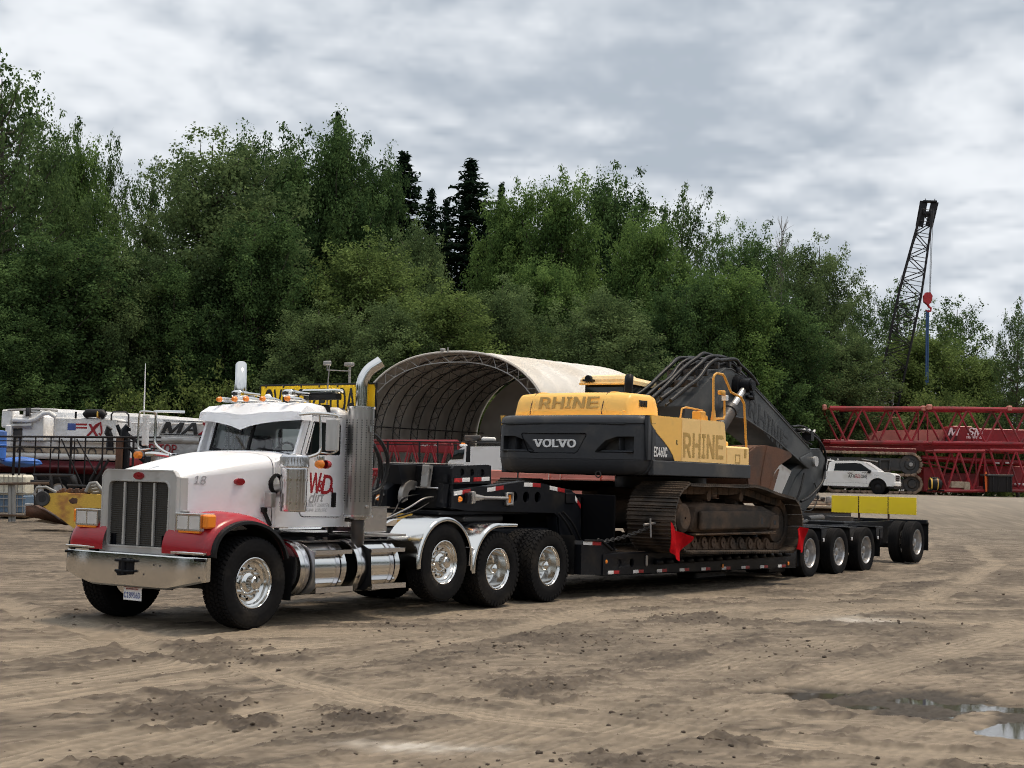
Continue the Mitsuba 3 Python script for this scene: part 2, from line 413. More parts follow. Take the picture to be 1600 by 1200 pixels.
def ground_mesh():
    ys = np.concatenate([np.linspace(-60, 7.5, 12)[:-1], np.geomspace(7.5, 60, 640), np.geomspace(60, 420, 80)[1:]])
    a = np.arange(-600, 601); xs = 1.5 * np.sinh(a / 115.0)
    xs = np.concatenate([[-700, -300], xs, [300, 700]])
    x, y = np.meshgrid(xs, ys)
    z, clod_and_shade, track, wet, scrape, scrape2, fine, broad, lug = ground_fields(x, y)
    p = np.stack([x, y, 0 * x], -1)
    tone = meshkit.fbm(p * .22 + 40, 3, seed=17)[..., None]
    damp = np.clip((meshkit.fbm(p * .9 + 4, 4, seed=23) + scrape * .9 - .50) / .16, 0, 1)[..., None]
    grit = meshkit.fbm(p * 22, 3, seed=19)[..., None]
    base = np.array([.152, .123, .092]) * (.80 + .40 * tone)
    base = base * (1 + 1.15 * scrape[..., None] + 1.05 * scrape2[..., None] + .9 * fine[..., None])
    thin = np.clip((scrape + .6 * fine - .14) / .05, 0, 1)[..., None]  # fine dark lines: shading of low bumps put into the colour
    base = base * (1 - .30 * damp) * (.80 + .40 * grit) * (1 - .45 * thin)
    base = base + (np.array([.240, .197, .146]) * (1 + .22 * lug[..., None]) - base) * (.62 * track[..., None] * (.45 + 1.0 * grit))
    pale = np.exp(-(((x + .54) / .42) ** 2 + ((y - 10.45) / .16) ** 2)) + .8 * np.exp(-(((x - 4.9) / .5) ** 2 + ((y - 21.3) / .5) ** 2))
    base = base + (np.array([.46, .44, .40]) - base) * np.clip(pale * 1.4 * (fine + .45), 0, .7)[..., None]
    dark = np.array([.052, .041, .032]) * (.45 + 1.1 * grit)
    base = base + (dark - base) * (.90 * clod_and_shade[..., None])  # dark churned earth, together with the painted bump shade
    base = base + (np.array([.042, .036, .030]) * (.6 + .8 * grit) - base) * (.92 * wet[..., None])
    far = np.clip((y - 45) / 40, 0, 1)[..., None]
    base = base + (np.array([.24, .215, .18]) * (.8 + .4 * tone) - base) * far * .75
    n, k = x.shape
    i, j = np.meshgrid(np.arange(n - 1), np.arange(k - 1), indexing='ij')
    f = np.stack([i * k + j, i * k + j + 1, (i + 1) * k + j + 1, (i + 1) * k + j], -1).reshape(-1, 4)
    v = np.stack([x, y, z], -1).reshape(-1, 3)
    return v, f, np.clip(base, .01, .6).reshape(-1, 3), v[:, :2]


def dirt_bump(p, n, uv):
    return .012 * fbm(p.x * 26, p.y * 26, 0, 3) + .004 * noise(p.x * 130, p.y * 130)


scene['dirt'] = {'type': 'bumpmap', 'arbitrary': proc(dirt_bump, .004), 'scale': 1.0,
                 'bsdf': {'type': 'twosided', 'bsdf': {'type': 'principled', 'base_color': {'type': 'mesh_attribute', 'name': 'vertex_color'}, 'roughness': .82, 'specular': .3}}}
gv, gf, gc, guv = ground_mesh()
scene['ground'] = mikit.ply((gv, gf), 'dirt', smooth=True, color=gc, uv=guv)
labels['ground'] = {'label': 'brown churned dirt yard with ruts and dried mud', 'kind': 'structure'}

# water standing in the lowest hollows of the wet patch
mat('muddy_water', (.045, .038, .03), .03, specular=.7)
wp = sg.Point(0, 0).buffer(1, 24)
PUDDLE_Z = -.050
single('puddle_water', 'shallow muddy puddle shining on the wet dark patch of dirt', None, MB().prism([(2.3, 11.2), (5.6, 11.2), (5.6, 14.0), (2.3, 14.0)], 'z', PUDDLE_Z - .004, PUDDLE_Z), 'muddy_water', kind='structure')
labels['puddle_water'].pop('category')

# loose clods and stones
def stones():
    mb = MB(); ico = trimesh.creation.icosphere(1, 1.0); V, F = np.array(ico.vertices), np.array(ico.faces)
    r = np.random.default_rng(5); pts = []
    for cx, cy, rx, ry, s in CLODS[:31]:
        k = int(34 * s * min(3, max(rx * ry / .15, .6)))
        pts += [(cx + rx * .8 * a, cy + ry * .8 * b, abs(c) * .007 + .004) for a, b, c in r.normal(0, 1, (k, 3))]
    for _ in range(500):
        y = 8.5 * (5.0 ** r.random())
        pts.append((r.uniform(-.40, .42) * y, y,   .004 + .010 * r.random() ** 4))
    P = np.array(pts); z = ground_fields(P[:, 0], P[:, 1])[0]
    for (x, y, s), h in zip(P, z):
        v = V * (1 + .5 * (r.random((len(V), 1)) - .5)) * [s * 1.3, s, s * .8]; a = r.random() * 6
        v = v @ np.array([[math.cos(a), -math.sin(a), 0], [math.sin(a), math.cos(a), 0], [0, 0, 1]])
        mb.add(v + [x, y, h + s * .25], F)
    return mb


mat('clod_earth', worn((.065, .051, .039), (.15, .12, .088), 1.3, .4, .65), .9)
single('dirt_clods', 'loose clods of earth and small stones strewn over the yard', 'dirt', stones(), 'clod_earth', kind='stuff', smooth=60)

# ------------------------------------------------------------------ trees
scene['leaf'] = {'type': 'principledthin', 'base_color': {'type': 'mesh_attribute', 'name': 'vertex_color'}, 'roughness': .55, 'diff_trans': .7, 'spec_trans': 0.0}


def leaves(cent, nrm, size, colr, r, aspect=.62):
    """One rhombic leaf spray at each centre."""
    n = len(cent)
    t = np.cross(nrm, r.normal(0, 1, (n, 3))); t /= np.linalg.norm(t, axis=1, keepdims=True) + 1e-9
    b = np.cross(nrm, t); s = size[:, None]
    fold = nrm * s * .18
    v = np.stack([cent - t * s, cent + b * s * aspect + fold, cent + t * s, cent - b * s * aspect + fold], 1).reshape(-1, 3)
    k = np.arange(n)[:, None] * 4
    f = np.vstack([k + [0, 1, 2], k + [0, 2, 3]])
    return v, f, np.repeat(colr, 4, 0)


def broadleaf(seed, profile, limbs, per, leaf, c_lo, c_hi, up=.5, spire=1.0, clump=(.55, .95), h=20.0, r0=5.0, base=.06, gap=0.0):
    """A tapered trunk, limbs that rise from it, clumps of leaf sprays along and at the end of the limbs."""
    r = np.random.default_rng(seed); trunk = MB()
    ts = np.linspace(0, 1, 9); lean = np.cumsum(r.normal(0, .12, (9, 2)), 0)
    tp = np.column_stack([lean, ts * h * .93])
    trunk.tube(tp, .30 * (1 - ts) ** .8 + .03, 8)
    axis = lambda t: np.array([np.interp(t * h, tp[:, 2], tp[:, 0]), np.interp(t * h, tp[:, 2], tp[:, 1]), t * h])
    prof_t, prof_r = zip(*profile); lobes = r.uniform(.72, 1.22, 9); cc = []
    for k in range(limbs):
        t0 = base + (.93 - base) * (k + r.random()) / limbs
        az = k * 2.39996 + r.normal(0, .35)
        R = r0 * np.interp(t0, prof_t, prof_r) * lobes[int(az / (2 * math.pi) * 9) % 9] * r.uniform(.8, 1.12)
        if R < .25:
            continue
        a = axis(t0 * .93); d = np.array([math.cos(az), math.sin(az), 0])
        rise = up * R * r.uniform(.7, 1.3) + .2
        s = np.linspace(0, 1, 6)[:, None]
        pts = a + d * R * s ** .9 + np.array([0, 0, 1.0]) * rise * s ** 1.5 + r.normal(0, .10, (6, 3)) * s
        trunk.tube(pts, (.045 + .012 * R) * (1.05 - s[:, 0]), 5, cap=False)
        n = max(3, int(R * 2.6)); tone = r.normal(0, .22)
        for q in np.linspace(.28, 1.0, n):
            c = np.array([np.interp(q, s[:, 0], pts[:, i]) for i in range(3)]) + r.normal(0, .25 + .25 * q, 3)
            cc.append((c, r.uniform(*clump) * (1.15 - .35 * q), tone))
    for k in range(int(10 * spire)):
        c = axis(r.uniform(.82, .99)) + np.append(r.normal(0, .09 * r0, 2), r.uniform(0, .05) * h)
        cc.append((c, clump[0] * r.uniform(.6, 1), .1))
    V, N, S, C = [], [], [], []
    for c, rad, tone in cc:
        if r.random() < gap:
            continue
        m = max(12, int(per * rad ** 1.5))
        o = r.normal(0, .5, (m, 3)) * [rad, rad, rad * (.75 + .75 * spire * (r.random() < .5))]
        nn = o / (np.linalg.norm(o, axis=1, keepdims=True) + .2) + r.normal(0, .55, (m, 3)) + [0, 0, .55]
        nn /= np.linalg.norm(nn, axis=1, keepdims=True)
        mixv = np.clip(.5 + tone + r.normal(0, .20) + r.normal(0, .16, (m, 1)), 0, 1)
        V.append(c + o); N.append(nn); S.append(leaf * r.uniform(.65, 1.25, m)); C.append(np.array(c_lo) * (1 - mixv) + np.array(c_hi) * mixv)
    return leaves(np.vstack(V), np.vstack(N), np.hstack(S), np.vstack(C), r), trunk


def conifer(seed, h=22.0, r0=3.6):
    r = np.random.default_rng(seed); trunk = MB(); trunk.tube([(0, 0, 0), (.05, 0, h * .5), (0, 0, h)], [.3, .18, .02], 7)
    V, N, S, C = [], [], [], []
    for k in range(230):
        t = .08 + .92 * ((k + r.random()) / 230) ** .9
        R = r0 * (1 - t) ** .62 * r.uniform(.40, 1.2) * min(1, .25 + 9 * (1 - t)) + .10; az = k * 2.39996 + r.normal(0, .3)
        d = np.array([math.cos(az), math.sin(az), 0]); side = np.array([-d[1], d[0], 0])
        s = np.linspace(.08, 1, max(4, int(R * 9)))
        pts = np.array([0, 0, t * h]) + d * (R * s)[:, None] + np.outer(-R * .42 * s + .22 * R * s ** 2.5, [0, 0, 1.0])
        trunk.tube(pts[[0, len(pts) // 2, -1]], [.035, .025, .008], 4, cap=False)
        for p, q in zip(pts, s):
            m = 5
            o = np.outer(r.normal(0, .20 * R * (1.1 - q) + .08, m), side) + np.outer(r.normal(0, .08, m), d) + np.outer(-np.abs(r.normal(0, .13, m)), [0, 0, 1.0])
            nn = r.normal(0, .5, (m, 3)) + [0, 0, .8]; nn /= np.linalg.norm(nn, axis=1, keepdims=True)
            V.append(p + o); N.append(nn); S.append(r.uniform(.13, .24, m)); C.append(np.array([.012, .024, .015]) + np.array([.014, .024, .011]) * r.random((m, 1)))
    return leaves(np.vstack(V), np.vstack(N), np.hstack(S), np.vstack(C), r, .4), trunk


COTTON = [(0, .35), (.08, .75), (.3, 1), (.5, 1.0), (.7, .88), (.85, .66), (.94, .42), (1, .2)]
ROUND = [(0, .5), (.1, .9), (.35, 1.05), (.6, .95), (.8, .7), (.93, .4), (1, .15)]
COLUMN = [(0, .5), (.1, .85), (.4, 1), (.7, .85), (.9, .5), (1, .15)]
KINDS = {
    'dark_cottonwood': broadleaf(1, COTTON, 84, 150, .125, (0.036, 0.069, 0.028), (0.128, 0.211, 0.074), .60, .6),
    'green_cottonwood': broadleaf(2, COTTON, 84, 150, .125, (0.054, 0.102, 0.032), (0.182, 0.282, 0.084), .55, .6),
    'olive_alder': broadleaf(3, ROUND, 84, 150, .115, (0.059, 0.095, 0.041), (0.173, 0.243, 0.100), .40, .4),
    'bright_alder': broadleaf(4, ROUND, 84, 150, .115, (0.074, 0.115, 0.036), (0.210, 0.288, 0.094), .45, .4),
    'open_cottonwood': broadleaf(5, COLUMN, 58, 120, .13, (0.044, 0.079, 0.033), (0.143, 0.220, 0.082), .7, .8, (.42, .8), gap=.12),
    'upright_cottonwood': broadleaf(6, COLUMN, 80, 145, .12, (0.044, 0.084, 0.033), (0.143, 0.230, 0.082), 1.3, 1.3, (.45, .8)),
    'low_bush': broadleaf(7, ROUND, 30, 150, .10, (0.059, 0.092, 0.031), (0.211, 0.275, 0.087), .5, .4, (.5, .8), 5.0, 2.6, .03),
}
KINDS['spruce'] = conifer(8)
for nm, ((lv, lf, lc), tr) in KINDS.items():
    scene['group_' + nm] = {'type': 'shapegroup', 'crown': mikit.ply((lv, lf), 'leaf', color=lc), 'trunk': mikit.ply(tr.mesh(), 'bark', smooth=True)}
SIZE = {k: (float(np.percentile(v[0][0][:, 2], 99.97)), float(np.percentile(np.hypot(v[0][0][:, 0], v[0][0][:, 1]), 96))) for k, v in KINDS.items()}
trng = np.random.default_rng(77)


def tree(name, kind, px, top, half, depth, label, cat='tree', group=None):
    """A tree whose crown top is seen at (px, top), half pixels wide to each side, depth metres off."""
    p = at(px, top, depth); z0 = float(ground_z(p[0], p[1])) - (.9 if kind == 'low_bush' else .1)
    h0, r0 = SIZE[kind]; sz = (p[2] - z0) / (h0 * 1.0); sx = half * depth / FPX / r0 * (2.1 if kind == 'spruce' else 1.12)
    key = numbered(name)
    scene[key] = {'type': 'instance', 'to_world': T4().translate([p[0], p[1], z0]).rotate([0, 0, 1], float(trng.uniform(0, 360))).scale([sx, sx, sz]), 'ref': {'type': 'ref', 'id': 'group_' + kind}}
    labels[key] = {'label': label, 'category': cat, **({'group': group} if group else {})}


G = 'trees of the wood behind the yard'
for row in [
    ('leafy_tree', 'open_cottonwood', 12, 78, 105, 92, 'tallest open-crowned tree, at the left end of the wood'),
    ('leafy_tree', 'open_cottonwood', 62, 160, 70, 99, 'open tree with sky showing through, right beside the tallest left tree'),
    ('leafy_tree', 'green_cottonwood', 112, 195, 58, 112, 'tree with two ragged tips, second crown from the left edge'),
    ('leafy_tree', 'open_cottonwood', 168, 206, 50, 116, 'ragged open tree between the left giant and the big rounded tree'),
    ('leafy_tree', 'open_cottonwood', 236, 244, 55, 122, 'shorter ragged tree in the notch left of the big rounded tree'),
    ('leafy_tree', 'olive_alder', 325, 202, 135, 98, 'big broad grey-green tree behind the white tractor cab'),
    ('leafy_tree', 'dark_cottonwood', 436, 196, 78, 120, 'dark tall tree right behind the big broad grey-green tree'),
    ('leafy_tree', 'dark_cottonwood', 520, 184, 84, 124, 'dark tall tree with a dense rounded top, left of the spruces'),
    ('leafy_tree', 'dark_cottonwood', 578, 222, 55, 128, 'dark tree shoulder directly left of the first spruce'),
    ('leafy_tree', 'green_cottonwood', 812, 282, 62, 116, 'fresh green tree directly right of the tallest spruce'),
    ('leafy_tree', 'green_cottonwood', 884, 264, 72, 114, 'fresh green tree with a pointed top above the tent'),
    ('leafy_tree', 'dark_cottonwood', 962, 256, 74, 124, 'highest tree of the middle group, with a dark round top'),
    ('leafy_tree', 'green_cottonwood', 1010, 330, 70, 108, 'green tree filling the slope below the highest middle tree'),
    ('leafy_tree', 'open_cottonwood', 1066, 286, 62, 126, 'thin open tree between the middle group and the upright ones'),
    ('leafy_tree', 'upright_cottonwood', 1162, 324, 62, 118, 'upright tree with spiky tips above the digger boom'),
    ('leafy_tree', 'upright_cottonwood', 1208, 342, 50, 121, 'upright tree beside the bare twigs, above the digger boom'),
    ('leafy_tree', 'olive_alder', 1284, 366, 72, 108, 'rounded grey-green tree left of the black lattice boom'),
    ('leafy_tree', 'open_cottonwood', 1340, 450, 45, 118, 'thin tree between the rounded tree and the black lattice boom'),
    ('leafy_tree', 'open_cottonwood', 1404, 438, 60, 128, 'open tree seen through the black lattice boom'),
    ('leafy_tree', 'open_cottonwood', 1492, 462, 66, 124, 'open pale tree right behind the blue hanging sling'),
    ('leafy_tree', 'open_cottonwood', 1590, 464, 42, 104, 'open dark tree at the right end of the wood'),
    ('leafy_tree', 'dark_cottonwood', 88, 352, 112, 88, 'bushy tree of the front row below the left giant'),
    ('leafy_tree', 'olive_alder', 188, 372, 82, 90, 'grey-green front row tree above the white crane boom'),
    ('leafy_tree', 'dark_cottonwood', 262, 410, 80, 91, 'dark front row tree above the tractor hood'),
    ('leafy_tree', 'dark_cottonwood', 402, 330, 84, 93, 'dark front row tree above the tractor roof lamps'),
    ('leafy_tree', 'bright_alder', 560, 358, 105, 94, 'broad light green tree below the dark tall pair'),
    ('leafy_tree', 'olive_alder', 652, 345, 66, 104, 'light tree in front of the first spruce'),
    ('leafy_tree', 'bright_alder', 690, 440, 105, 90, 'broad light green front row tree above the tent opening'),
    ('leafy_tree', 'olive_alder', 620, 470, 85, 87, 'grey-green low tree left of the tent apex'),
    ('leafy_tree', 'olive_alder', 782, 430, 74, 92, 'grey-green front row tree above the tent ridge'),
    ('leafy_tree', 'green_cottonwood', 850, 400, 70, 98, 'green tree below the fresh green pair, above the digger'),
    ('leafy_tree', 'olive_alder', 945, 452, 100, 88, 'rounded olive tree low above the yellow digger cab'),
    ('leafy_tree', 'green_cottonwood', 1140, 410, 84, 98, 'green front row tree above the boom hoses'),
    ('leafy_tree', 'dark_cottonwood', 1060, 430, 70, 96, 'dark front row tree between the olive tree and the boom'),
    ('leafy_tree', 'dark_cottonwood', 1225, 455, 74, 100, 'dark front row tree above the digger stick'),
    ('leafy_tree', 'olive_alder', 1310, 520, 74, 104, 'low grey-green tree left of the crane boom foot'),
    ('leafy_tree', 'bright_alder', 1440, 505, 88, 116, 'bushy light tree behind the foot of the black lattice boom'),
    ('leafy_tree', 'bright_alder', 1525, 545, 70, 118, 'bushy light tree above the right end of the red lattice'),
    ('leafy_tree', 'olive_alder', 500, 470, 84, 88, 'grey-green low tree above the yellow load sign'),
    ('leafy_tree', 'dark_cottonwood', 20, 470, 80, 84, 'dark low tree at the left edge above the white crane'),
]:
    tree(row[0], *row[1:6], row[6], 'tree', G)
for row in [(632, 238, 44, 134, 'first tall dark spruce, left of the other spruces'), (674, 296, 26, 138, 'small dark spruce right beside the first tall one'), (698, 312, 22, 136, 'smallest dark spruce, left of the tallest-looking pointed spruce'), (736, 250, 46, 130, 'dark pointed spruce standing clear in the gap of the wood'),
            (529, 176, 22, 140, 'spruce tip poking above the dark leafy trees'), (784, 286, 22, 139, 'slim spruce at the left shoulder of the middle trees'), (762, 330, 26, 134, 'short spruce at the foot of the pointed one')]:
    tree('spruce_tree', 'spruce', *row[:4], row[4], 'tree', 'spruces in the gap of the wood')
bl = ['left of the white crane', 'behind the white crane cabin', 'behind the white crane boom', 'behind the white boom lettering', 'above the tractor hood', 'above the tractor windscreen', 'behind the roof lamps', 'behind the load sign', 'left of the tent', 'behind the tent opening', 'behind the tent roof', 'behind the tent end',
      'behind the digger cab', 'behind the boom hoses', 'behind the boom bend', 'behind the boom nose', 'left of the red lattice', 'at the red lattice corner', 'behind the crane boom foot', 'behind the hanging sling', 'behind the red lattice middle', 'behind the red lattice right half', 'at the right end of the red lattice']
for i, b in enumerate(bl):
    tree('bush', 'low_bush', -10 + i * 73, 560 + 18 * ((i * 7) % 5) + (12 if i > 16 else 0), 62, 84 + (i * 5) % 7 + (22 if i > 14 else 6 if 6 < i < 15 else 0), 'low bush at the foot of the wood ' + b, 'bush', 'bushes along the foot of the wood')


# the wood goes on round the yard; it shows only in the chrome and the panes
for i, a in enumerate(np.linspace(100, 440, 26)):
    if 48 < a % 360 < 132:
        continue
    R_ = 75 + 10 * math.sin(i * 2.3); k_ = ('dark_cottonwood', 'olive_alder', 'green_cottonwood')[i % 3]
    scene[f'far_wood__{i + 1:03d}'] = {'type': 'instance', 'to_world': T4().translate([R_ * math.cos(math.radians(a)), R_ * math.sin(math.radians(a)), -.3]).rotate([0, 0, 1], 37.0 * i).scale([2.1, 2.1, .72 + .12 * math.sin(i * 1.7)]), 'ref': {'type': 'ref', 'id': 'group_' + k_}}
labels['far_wood'] = {'label': 'wood on the other side of the yard, mirrored in the chrome', 'kind': 'stuff'}


def bare_tree():
    r = np.random.default_rng(3); mb = MB(); mb.tube([(0, 0, 0), (.1, 0, 9), (.0, .1, 17)], [.2, .13, .02], 6)
    for k in range(46):
        t = r.uniform(.35, .98); az = r.uniform(0, 6.28); R = 2.6 * (1 - t) + .5
        a = np.array([.05, 0, 17 * t]); d = np.array([math.cos(az) * R * .6, math.sin(az) * R * .6, R * 1.1])
        mb.tube([a, a + d * .5, a + d + [0, 0, .3]], [.035, .022, .008], 4, cap=False)
        for q in range(4):
            b = a + d * r.uniform(.35, .95); e = d * .35 + r.normal(0, .22, 3)
            mb.tube([b, b + e], [.014, .005], 3, cap=False)
    return mb


p = at(1222, 330, 117); z0 = float(ground_z(0, 117))
single('bare_tree', 'leafless grey tree with fine twigs among the upright trees', 'tree', bare_tree(), 'pale_bark', frame((p[0], p[1], z0), 0) @ np.diag([1, 1, (p[2] - z0) / 17.3, 1]))
# ------------------------------------------------------------------ wheels shared by the tractor and the trailer
ORIGIN, TRUCK_YAW = (-3.883, 18.609, 0.0), 55.5
TRUCK = frame(ORIGIN, TRUCK_YAW)        # x runs from the steer axle to the rear, y to the far side, z up


def tyre(R, W, r, style):
    """A tyre about the y axis, outer side towards -y."""
    h = W / 2
    side = [(-h * .80, r), (-h * .92, r + .025), (-h * .99, r + .07), (-h * 1.0, r + .10), (-h * .985, r + .115), (-h * 1.0, r + .13), (-h * .97, R - .06), (-h * .93, R - .035)]
    t = R - (.012 if style != 'rib' else 0)
    if style == 'rib':
        crown = []
        for k in range(5):
            y0, y1 = -h * .86 + k * h * .352, -h * .86 + k * h * .352 + h * .30
            crown += [(y0, t - .004 if k in (0,) else t), (y1, t)]
            if k < 4:
                crown += [(y1 + .002, t - .016), (y1 + h * .05, t - .016)]
    else:
        crown = [(-h * .86, t - .012), (-h * .5, t - .002), (0, t), (h * .5, t - .002), (h * .86, t - .012)]
    prof = side + crown + [(-y, q) for y, q in side[::-1]]
    mb = MB().lathe(prof + [(h * .6, r - .012), (-h * .6, r - .012)], n=72, closed=True)
    if style in ('lug', 'block'):
        cols, rows, dep = (4, 42, .016) if style == 'lug' else (5, 56, .013)
        w = 1.80 * h / cols
        for c in range(cols):
            for k in range(rows):
                a = (k + .5 * (c % 2) + .13 * c) * 2 * math.pi / rows
                y0, y1 = -.90 * h + c * w + .006, -.90 * h + (c + 1) * w - .006
                skew = (.10 if c % 2 else -.10) * (1 if style == 'lug' else .5); da = .40 * 2 * math.pi / rows
                edge = .012 if c in (0, cols - 1) else 0
                v = []
                for rr, q in ((t - .02, 1.0), (R, .86)):
                    for y, s in ((y0, -1), (y1, 1)):
                        for e in (-1, 1):
                            g = a + e * da * q + s * skew * .35
                            ro = rr - (edge if (y == y0 and c == 0) or (y == y1 and c == cols - 1) else 0)
                            v.append((ro * math.cos(g), y, ro * math.sin(g)))
                mb.add(np.array(v), np.array([[4, 6, 7, 5], [0, 4, 5, 1], [2, 3, 7, 6], [0, 2, 6, 4], [1, 5, 7, 3]]))
            if style == 'lug' and c in (0, cols - 1):
                sg_ = -1 if c == 0 else 1
                for k in range(rows):
                    a = (k + .5 * (c % 2) + .13 * c) * 2 * math.pi / rows
                    mb.beam((math.cos(a) * (R - .075), sg_ * h * .965, math.sin(a) * (R - .075)), (math.cos(a) * (R - .015), sg_ * h * .93, math.sin(a) * (R - .015)), .045, .016, up=(0, 1, 0))
    return mb


def rim_meshes(W, r, style):
    """rim, hub and lug nuts."""
    h = W / 2; disc = {'steer': -h * .30, 'drive': h * .80, 'trailer': h * .30}[style]
    rim = MB().lathe([(-h * .80, r + .006), (-h * .86, r + .004), (-h * .88, r - .004), (-h * .80, r - .014), (-h * .66, r - .020), (-h * .60, r - .036), (disc - .035 if style != 'steer' else disc - .02, r - .046), (disc - .006, r - .062), (disc, r - .075)], n=64)
    holes = [sg.Point((r - .105) * math.cos(a), (r - .105) * math.sin(a)).buffer(.021, 6) for a in np.arange(10) * math.pi / 5]
    ann = sg.Point(0, 0).buffer(r - .074, 24)
    for q in holes if style != 'drive' else []:
        ann = ann.difference(q)
    rim.prism(ann, 'y', disc, disc + .012)
    rim.lathe([(disc + .03, r - .05), (h * .8, r - .02), (h * .8, .02)], n=40)
    hub = MB(); nuts = MB(); pc = r - .118 - .02
    if style == 'steer':
        hub.lathe([(disc - .002, .135), (disc - .02, .13), (disc - .035, .115), (disc - .05, .085), (disc - .13, .078), (disc - .145, .066), (disc - .15, 0.001)], n=32)
        hl = .05
    elif style == 'drive':
        hub.lathe([(disc - .002, .13), (disc - .02, .125), (disc - .03, .105), (disc - .14, .085), (disc - .18, .064), (disc - .20, .03), (disc - .205, .001)], n=32)
        hl = .035
    else:
        hub.lathe([(disc - .002, .13), (disc - .02, .12), (disc - .03, .085), (disc - .09, .08), (disc - .10, .06), (disc - .105, .001)], n=28)
        hl = .03
    for a in np.arange(10) * math.pi / 5 + .31:
        x, z = .168 * math.cos(a), .168 * math.sin(a)
        nuts.cyl((x, disc + .002, z), (x, disc - hl, z), .017, .013, 7)
    return rim, hub, nuts


LIB = {}
for key_, R_, W_, tread_, style_, alloy_ in (('steer', .535, .36, 'block', 'steer', 'chrome'), ('pusher', .53, .30, 'block', 'steer', 'chrome'), ('drive', .535, .27, 'lug', 'drive', 'chrome'), ('trailer', .485, .25, 'rib', 'trailer', 'dull_alloy')):
    rr = .292
    a, b, c = rim_meshes(W_, rr, style_)
    LIB[key_] = (mikit.ply(tyre(R_, W_, rr, tread_).mesh(), 'rubber', smooth=28), mikit.ply(a.mesh(), alloy_, smooth=30), mikit.ply(b.mesh(), alloy_, smooth=30), mikit.ply(c.mesh(), 'dull_alloy' if style_ != 'steer' else 'chrome', smooth=30))


def wheel(root, kind, x, y, z, near=True, full=True, m=None, name='wheel'):
    m = place[root] if m is None else m
    loc = np.eye(4); loc[:3, 3] = (x, y, z)
    if not near:
        loc[0, 0] = loc[1, 1] = -1
    loc = loc @ np.array([[math.cos(x * 7), 0, math.sin(x * 7), 0], [0, 1, 0, 0], [-math.sin(x * 7), 0, math.cos(x * 7), 0], [0, 0, 0, 1.0]])
    w = sub(root, name); t, r, h, n = LIB[kind]
    put(numbered(w + '__tyre'), t, None, m @ loc, 0)
    if full:
        put(numbered(w + '__rim'), r, None, m @ loc, 0); put(numbered(w + '__hub'), h, None, m @ loc, 0)
        k = numbered(w + '__lug_nuts'); put(k, n, None, m @ loc, 0); labels[k] = {'kind': 'stuff'}
    return w


# ------------------------------------------------------------------ the tractor
t = thing('truck_tractor', 'white conventional truck tractor with red front fenders and chrome grille, hauling the trailer', 'truck', TRUCK)
# bumper, tow hook, plate
bump = MB()
ol = [(-1.185, .575), (-1.185, .835), (1.185, .835), (1.185, .575), (.80, .50), (.62, .455), (-.62, .455), (-.80, .50)]
shape_ = sg.Polygon(ol)
def bumper_face(y, z):
    a = abs(y); return -.88 + .20 * max(0, a - .62) ** 2 * 1.1 + .010 * math.sin(6 * y) * 0
ys_ = np.concatenate([[-1.185, -1.165], np.linspace(-1.12, 1.12, 24), [1.165, 1.185]]); rings = []
low = lambda y: np.interp(abs(y), [0, .62, 1.185], [.455, .455, .575])
for y in ys_:
    f = bumper_face(y, 0); b = low(y); e = .03 if abs(y) > 1.17 else 0
    rings.append([(f + .06 + e, y, .842), (f + .012 + e, y, .842), (f + e, y, .826), (f + e - .004, y, (.826 + b) / 2), (f + e, y, b + .02), (f + .02 + e, y, b), (f + .06 + e, y, b)])
bump.loft(np.array(rings), closed=False)
for s in (-1, 1):
    bump.prism([(-.80, .842), (-.80, .575), (-.75, .58), (-.75, .842)], 'y', s * 1.185 - .006, s * 1.185 + .006)
part(t, 'bumper', bump, 'chrome', 40, label='wavy chrome bumper with a black tow pin in the middle')
hk = MB().bx(-.96, -.88, -.095, .165, .745, .775, .008).bx(-.96, -.88, -.09, .16, .625, .655, .008).bx(-.93, -.87, -.06, .13, .60, .78, .01).cyl((-.93, .03, .60), (-.93, .03, .79), .03).bx(-.94, -.9, .08, .13, .585, .63)
part(t, 'tow_hook', hk, 'black_paint')
bl_ = MB()
for y, z in ((.36, .795), (-.42, .73), (-.52, .725), (.2, .615), (-.26, .615), (-1.10, .62)):
    bl_.cyl((bumper_face(y, z) - .006, y, z), (bumper_face(y, z) + .01, y, z), .012, n=8)
part(t, 'bumper_bolts', bl_, 'dark_steel', kind='stuff')
pl = part(t, 'license_plate', MB().bx(-.80, -.79, -.14, .165, .295, .455, .004), 'ink_white', label='white truck license plate with blue characters')
part(pl, 'characters', MB().text('C18956D', .065, (-.803, .148, .325), (0, -1, 0), (0, 0, 1), .003, width=.27), 'ink_blue')
part(pl, 'state_line', MB().text('WASHINGTON', .018, (-.803, .12, .418), (0, -1, 0), (0, 0, 1), .003, width=.2).bx(-.806, -.803, -.12, .15, .444, .449), 'ink_red')
# frame rails, axles, engine bay
fr = MB()
for s in (-1, 1):
    fr.bx(-.75, 7.3, s * .43 - .045, s * .43 + .045, .80, 1.06)
fr.bx(-.72, -.60, -.9, .9, .52, .80).bx(.6, 7.2, -.40, .40, .84, .9).bx(2.9, 7.25, -.42, .42, .98, 1.07)
part(t, 'frame', fr, 'black_paint', 0)
ax = MB().cyl((0, -1, .50), (0, 1, .50), .065).bx(-.08, .08, -.8, .8, .42, .52)
for x, z in ((3.6, .64), (4.86, .54), (6.20, .54)):
    ax.cyl((x, -.95, z), (x, .95, z), .085).lathe([(-.2, .08), (-.1, .22), (.1, .22), (.2, .08)], (x, 0, z), 'y', 16)
    for s in (-1, 1):
        ax.bx(x - .5, x + .5, s * .43 - .05, s * .43 + .05, z + .10, z + .17).cyl((x + .4, s * .43, z - .05), (x + .4, s * .43, z + .3), .12)
part(t, 'axles', ax, 'black_paint')
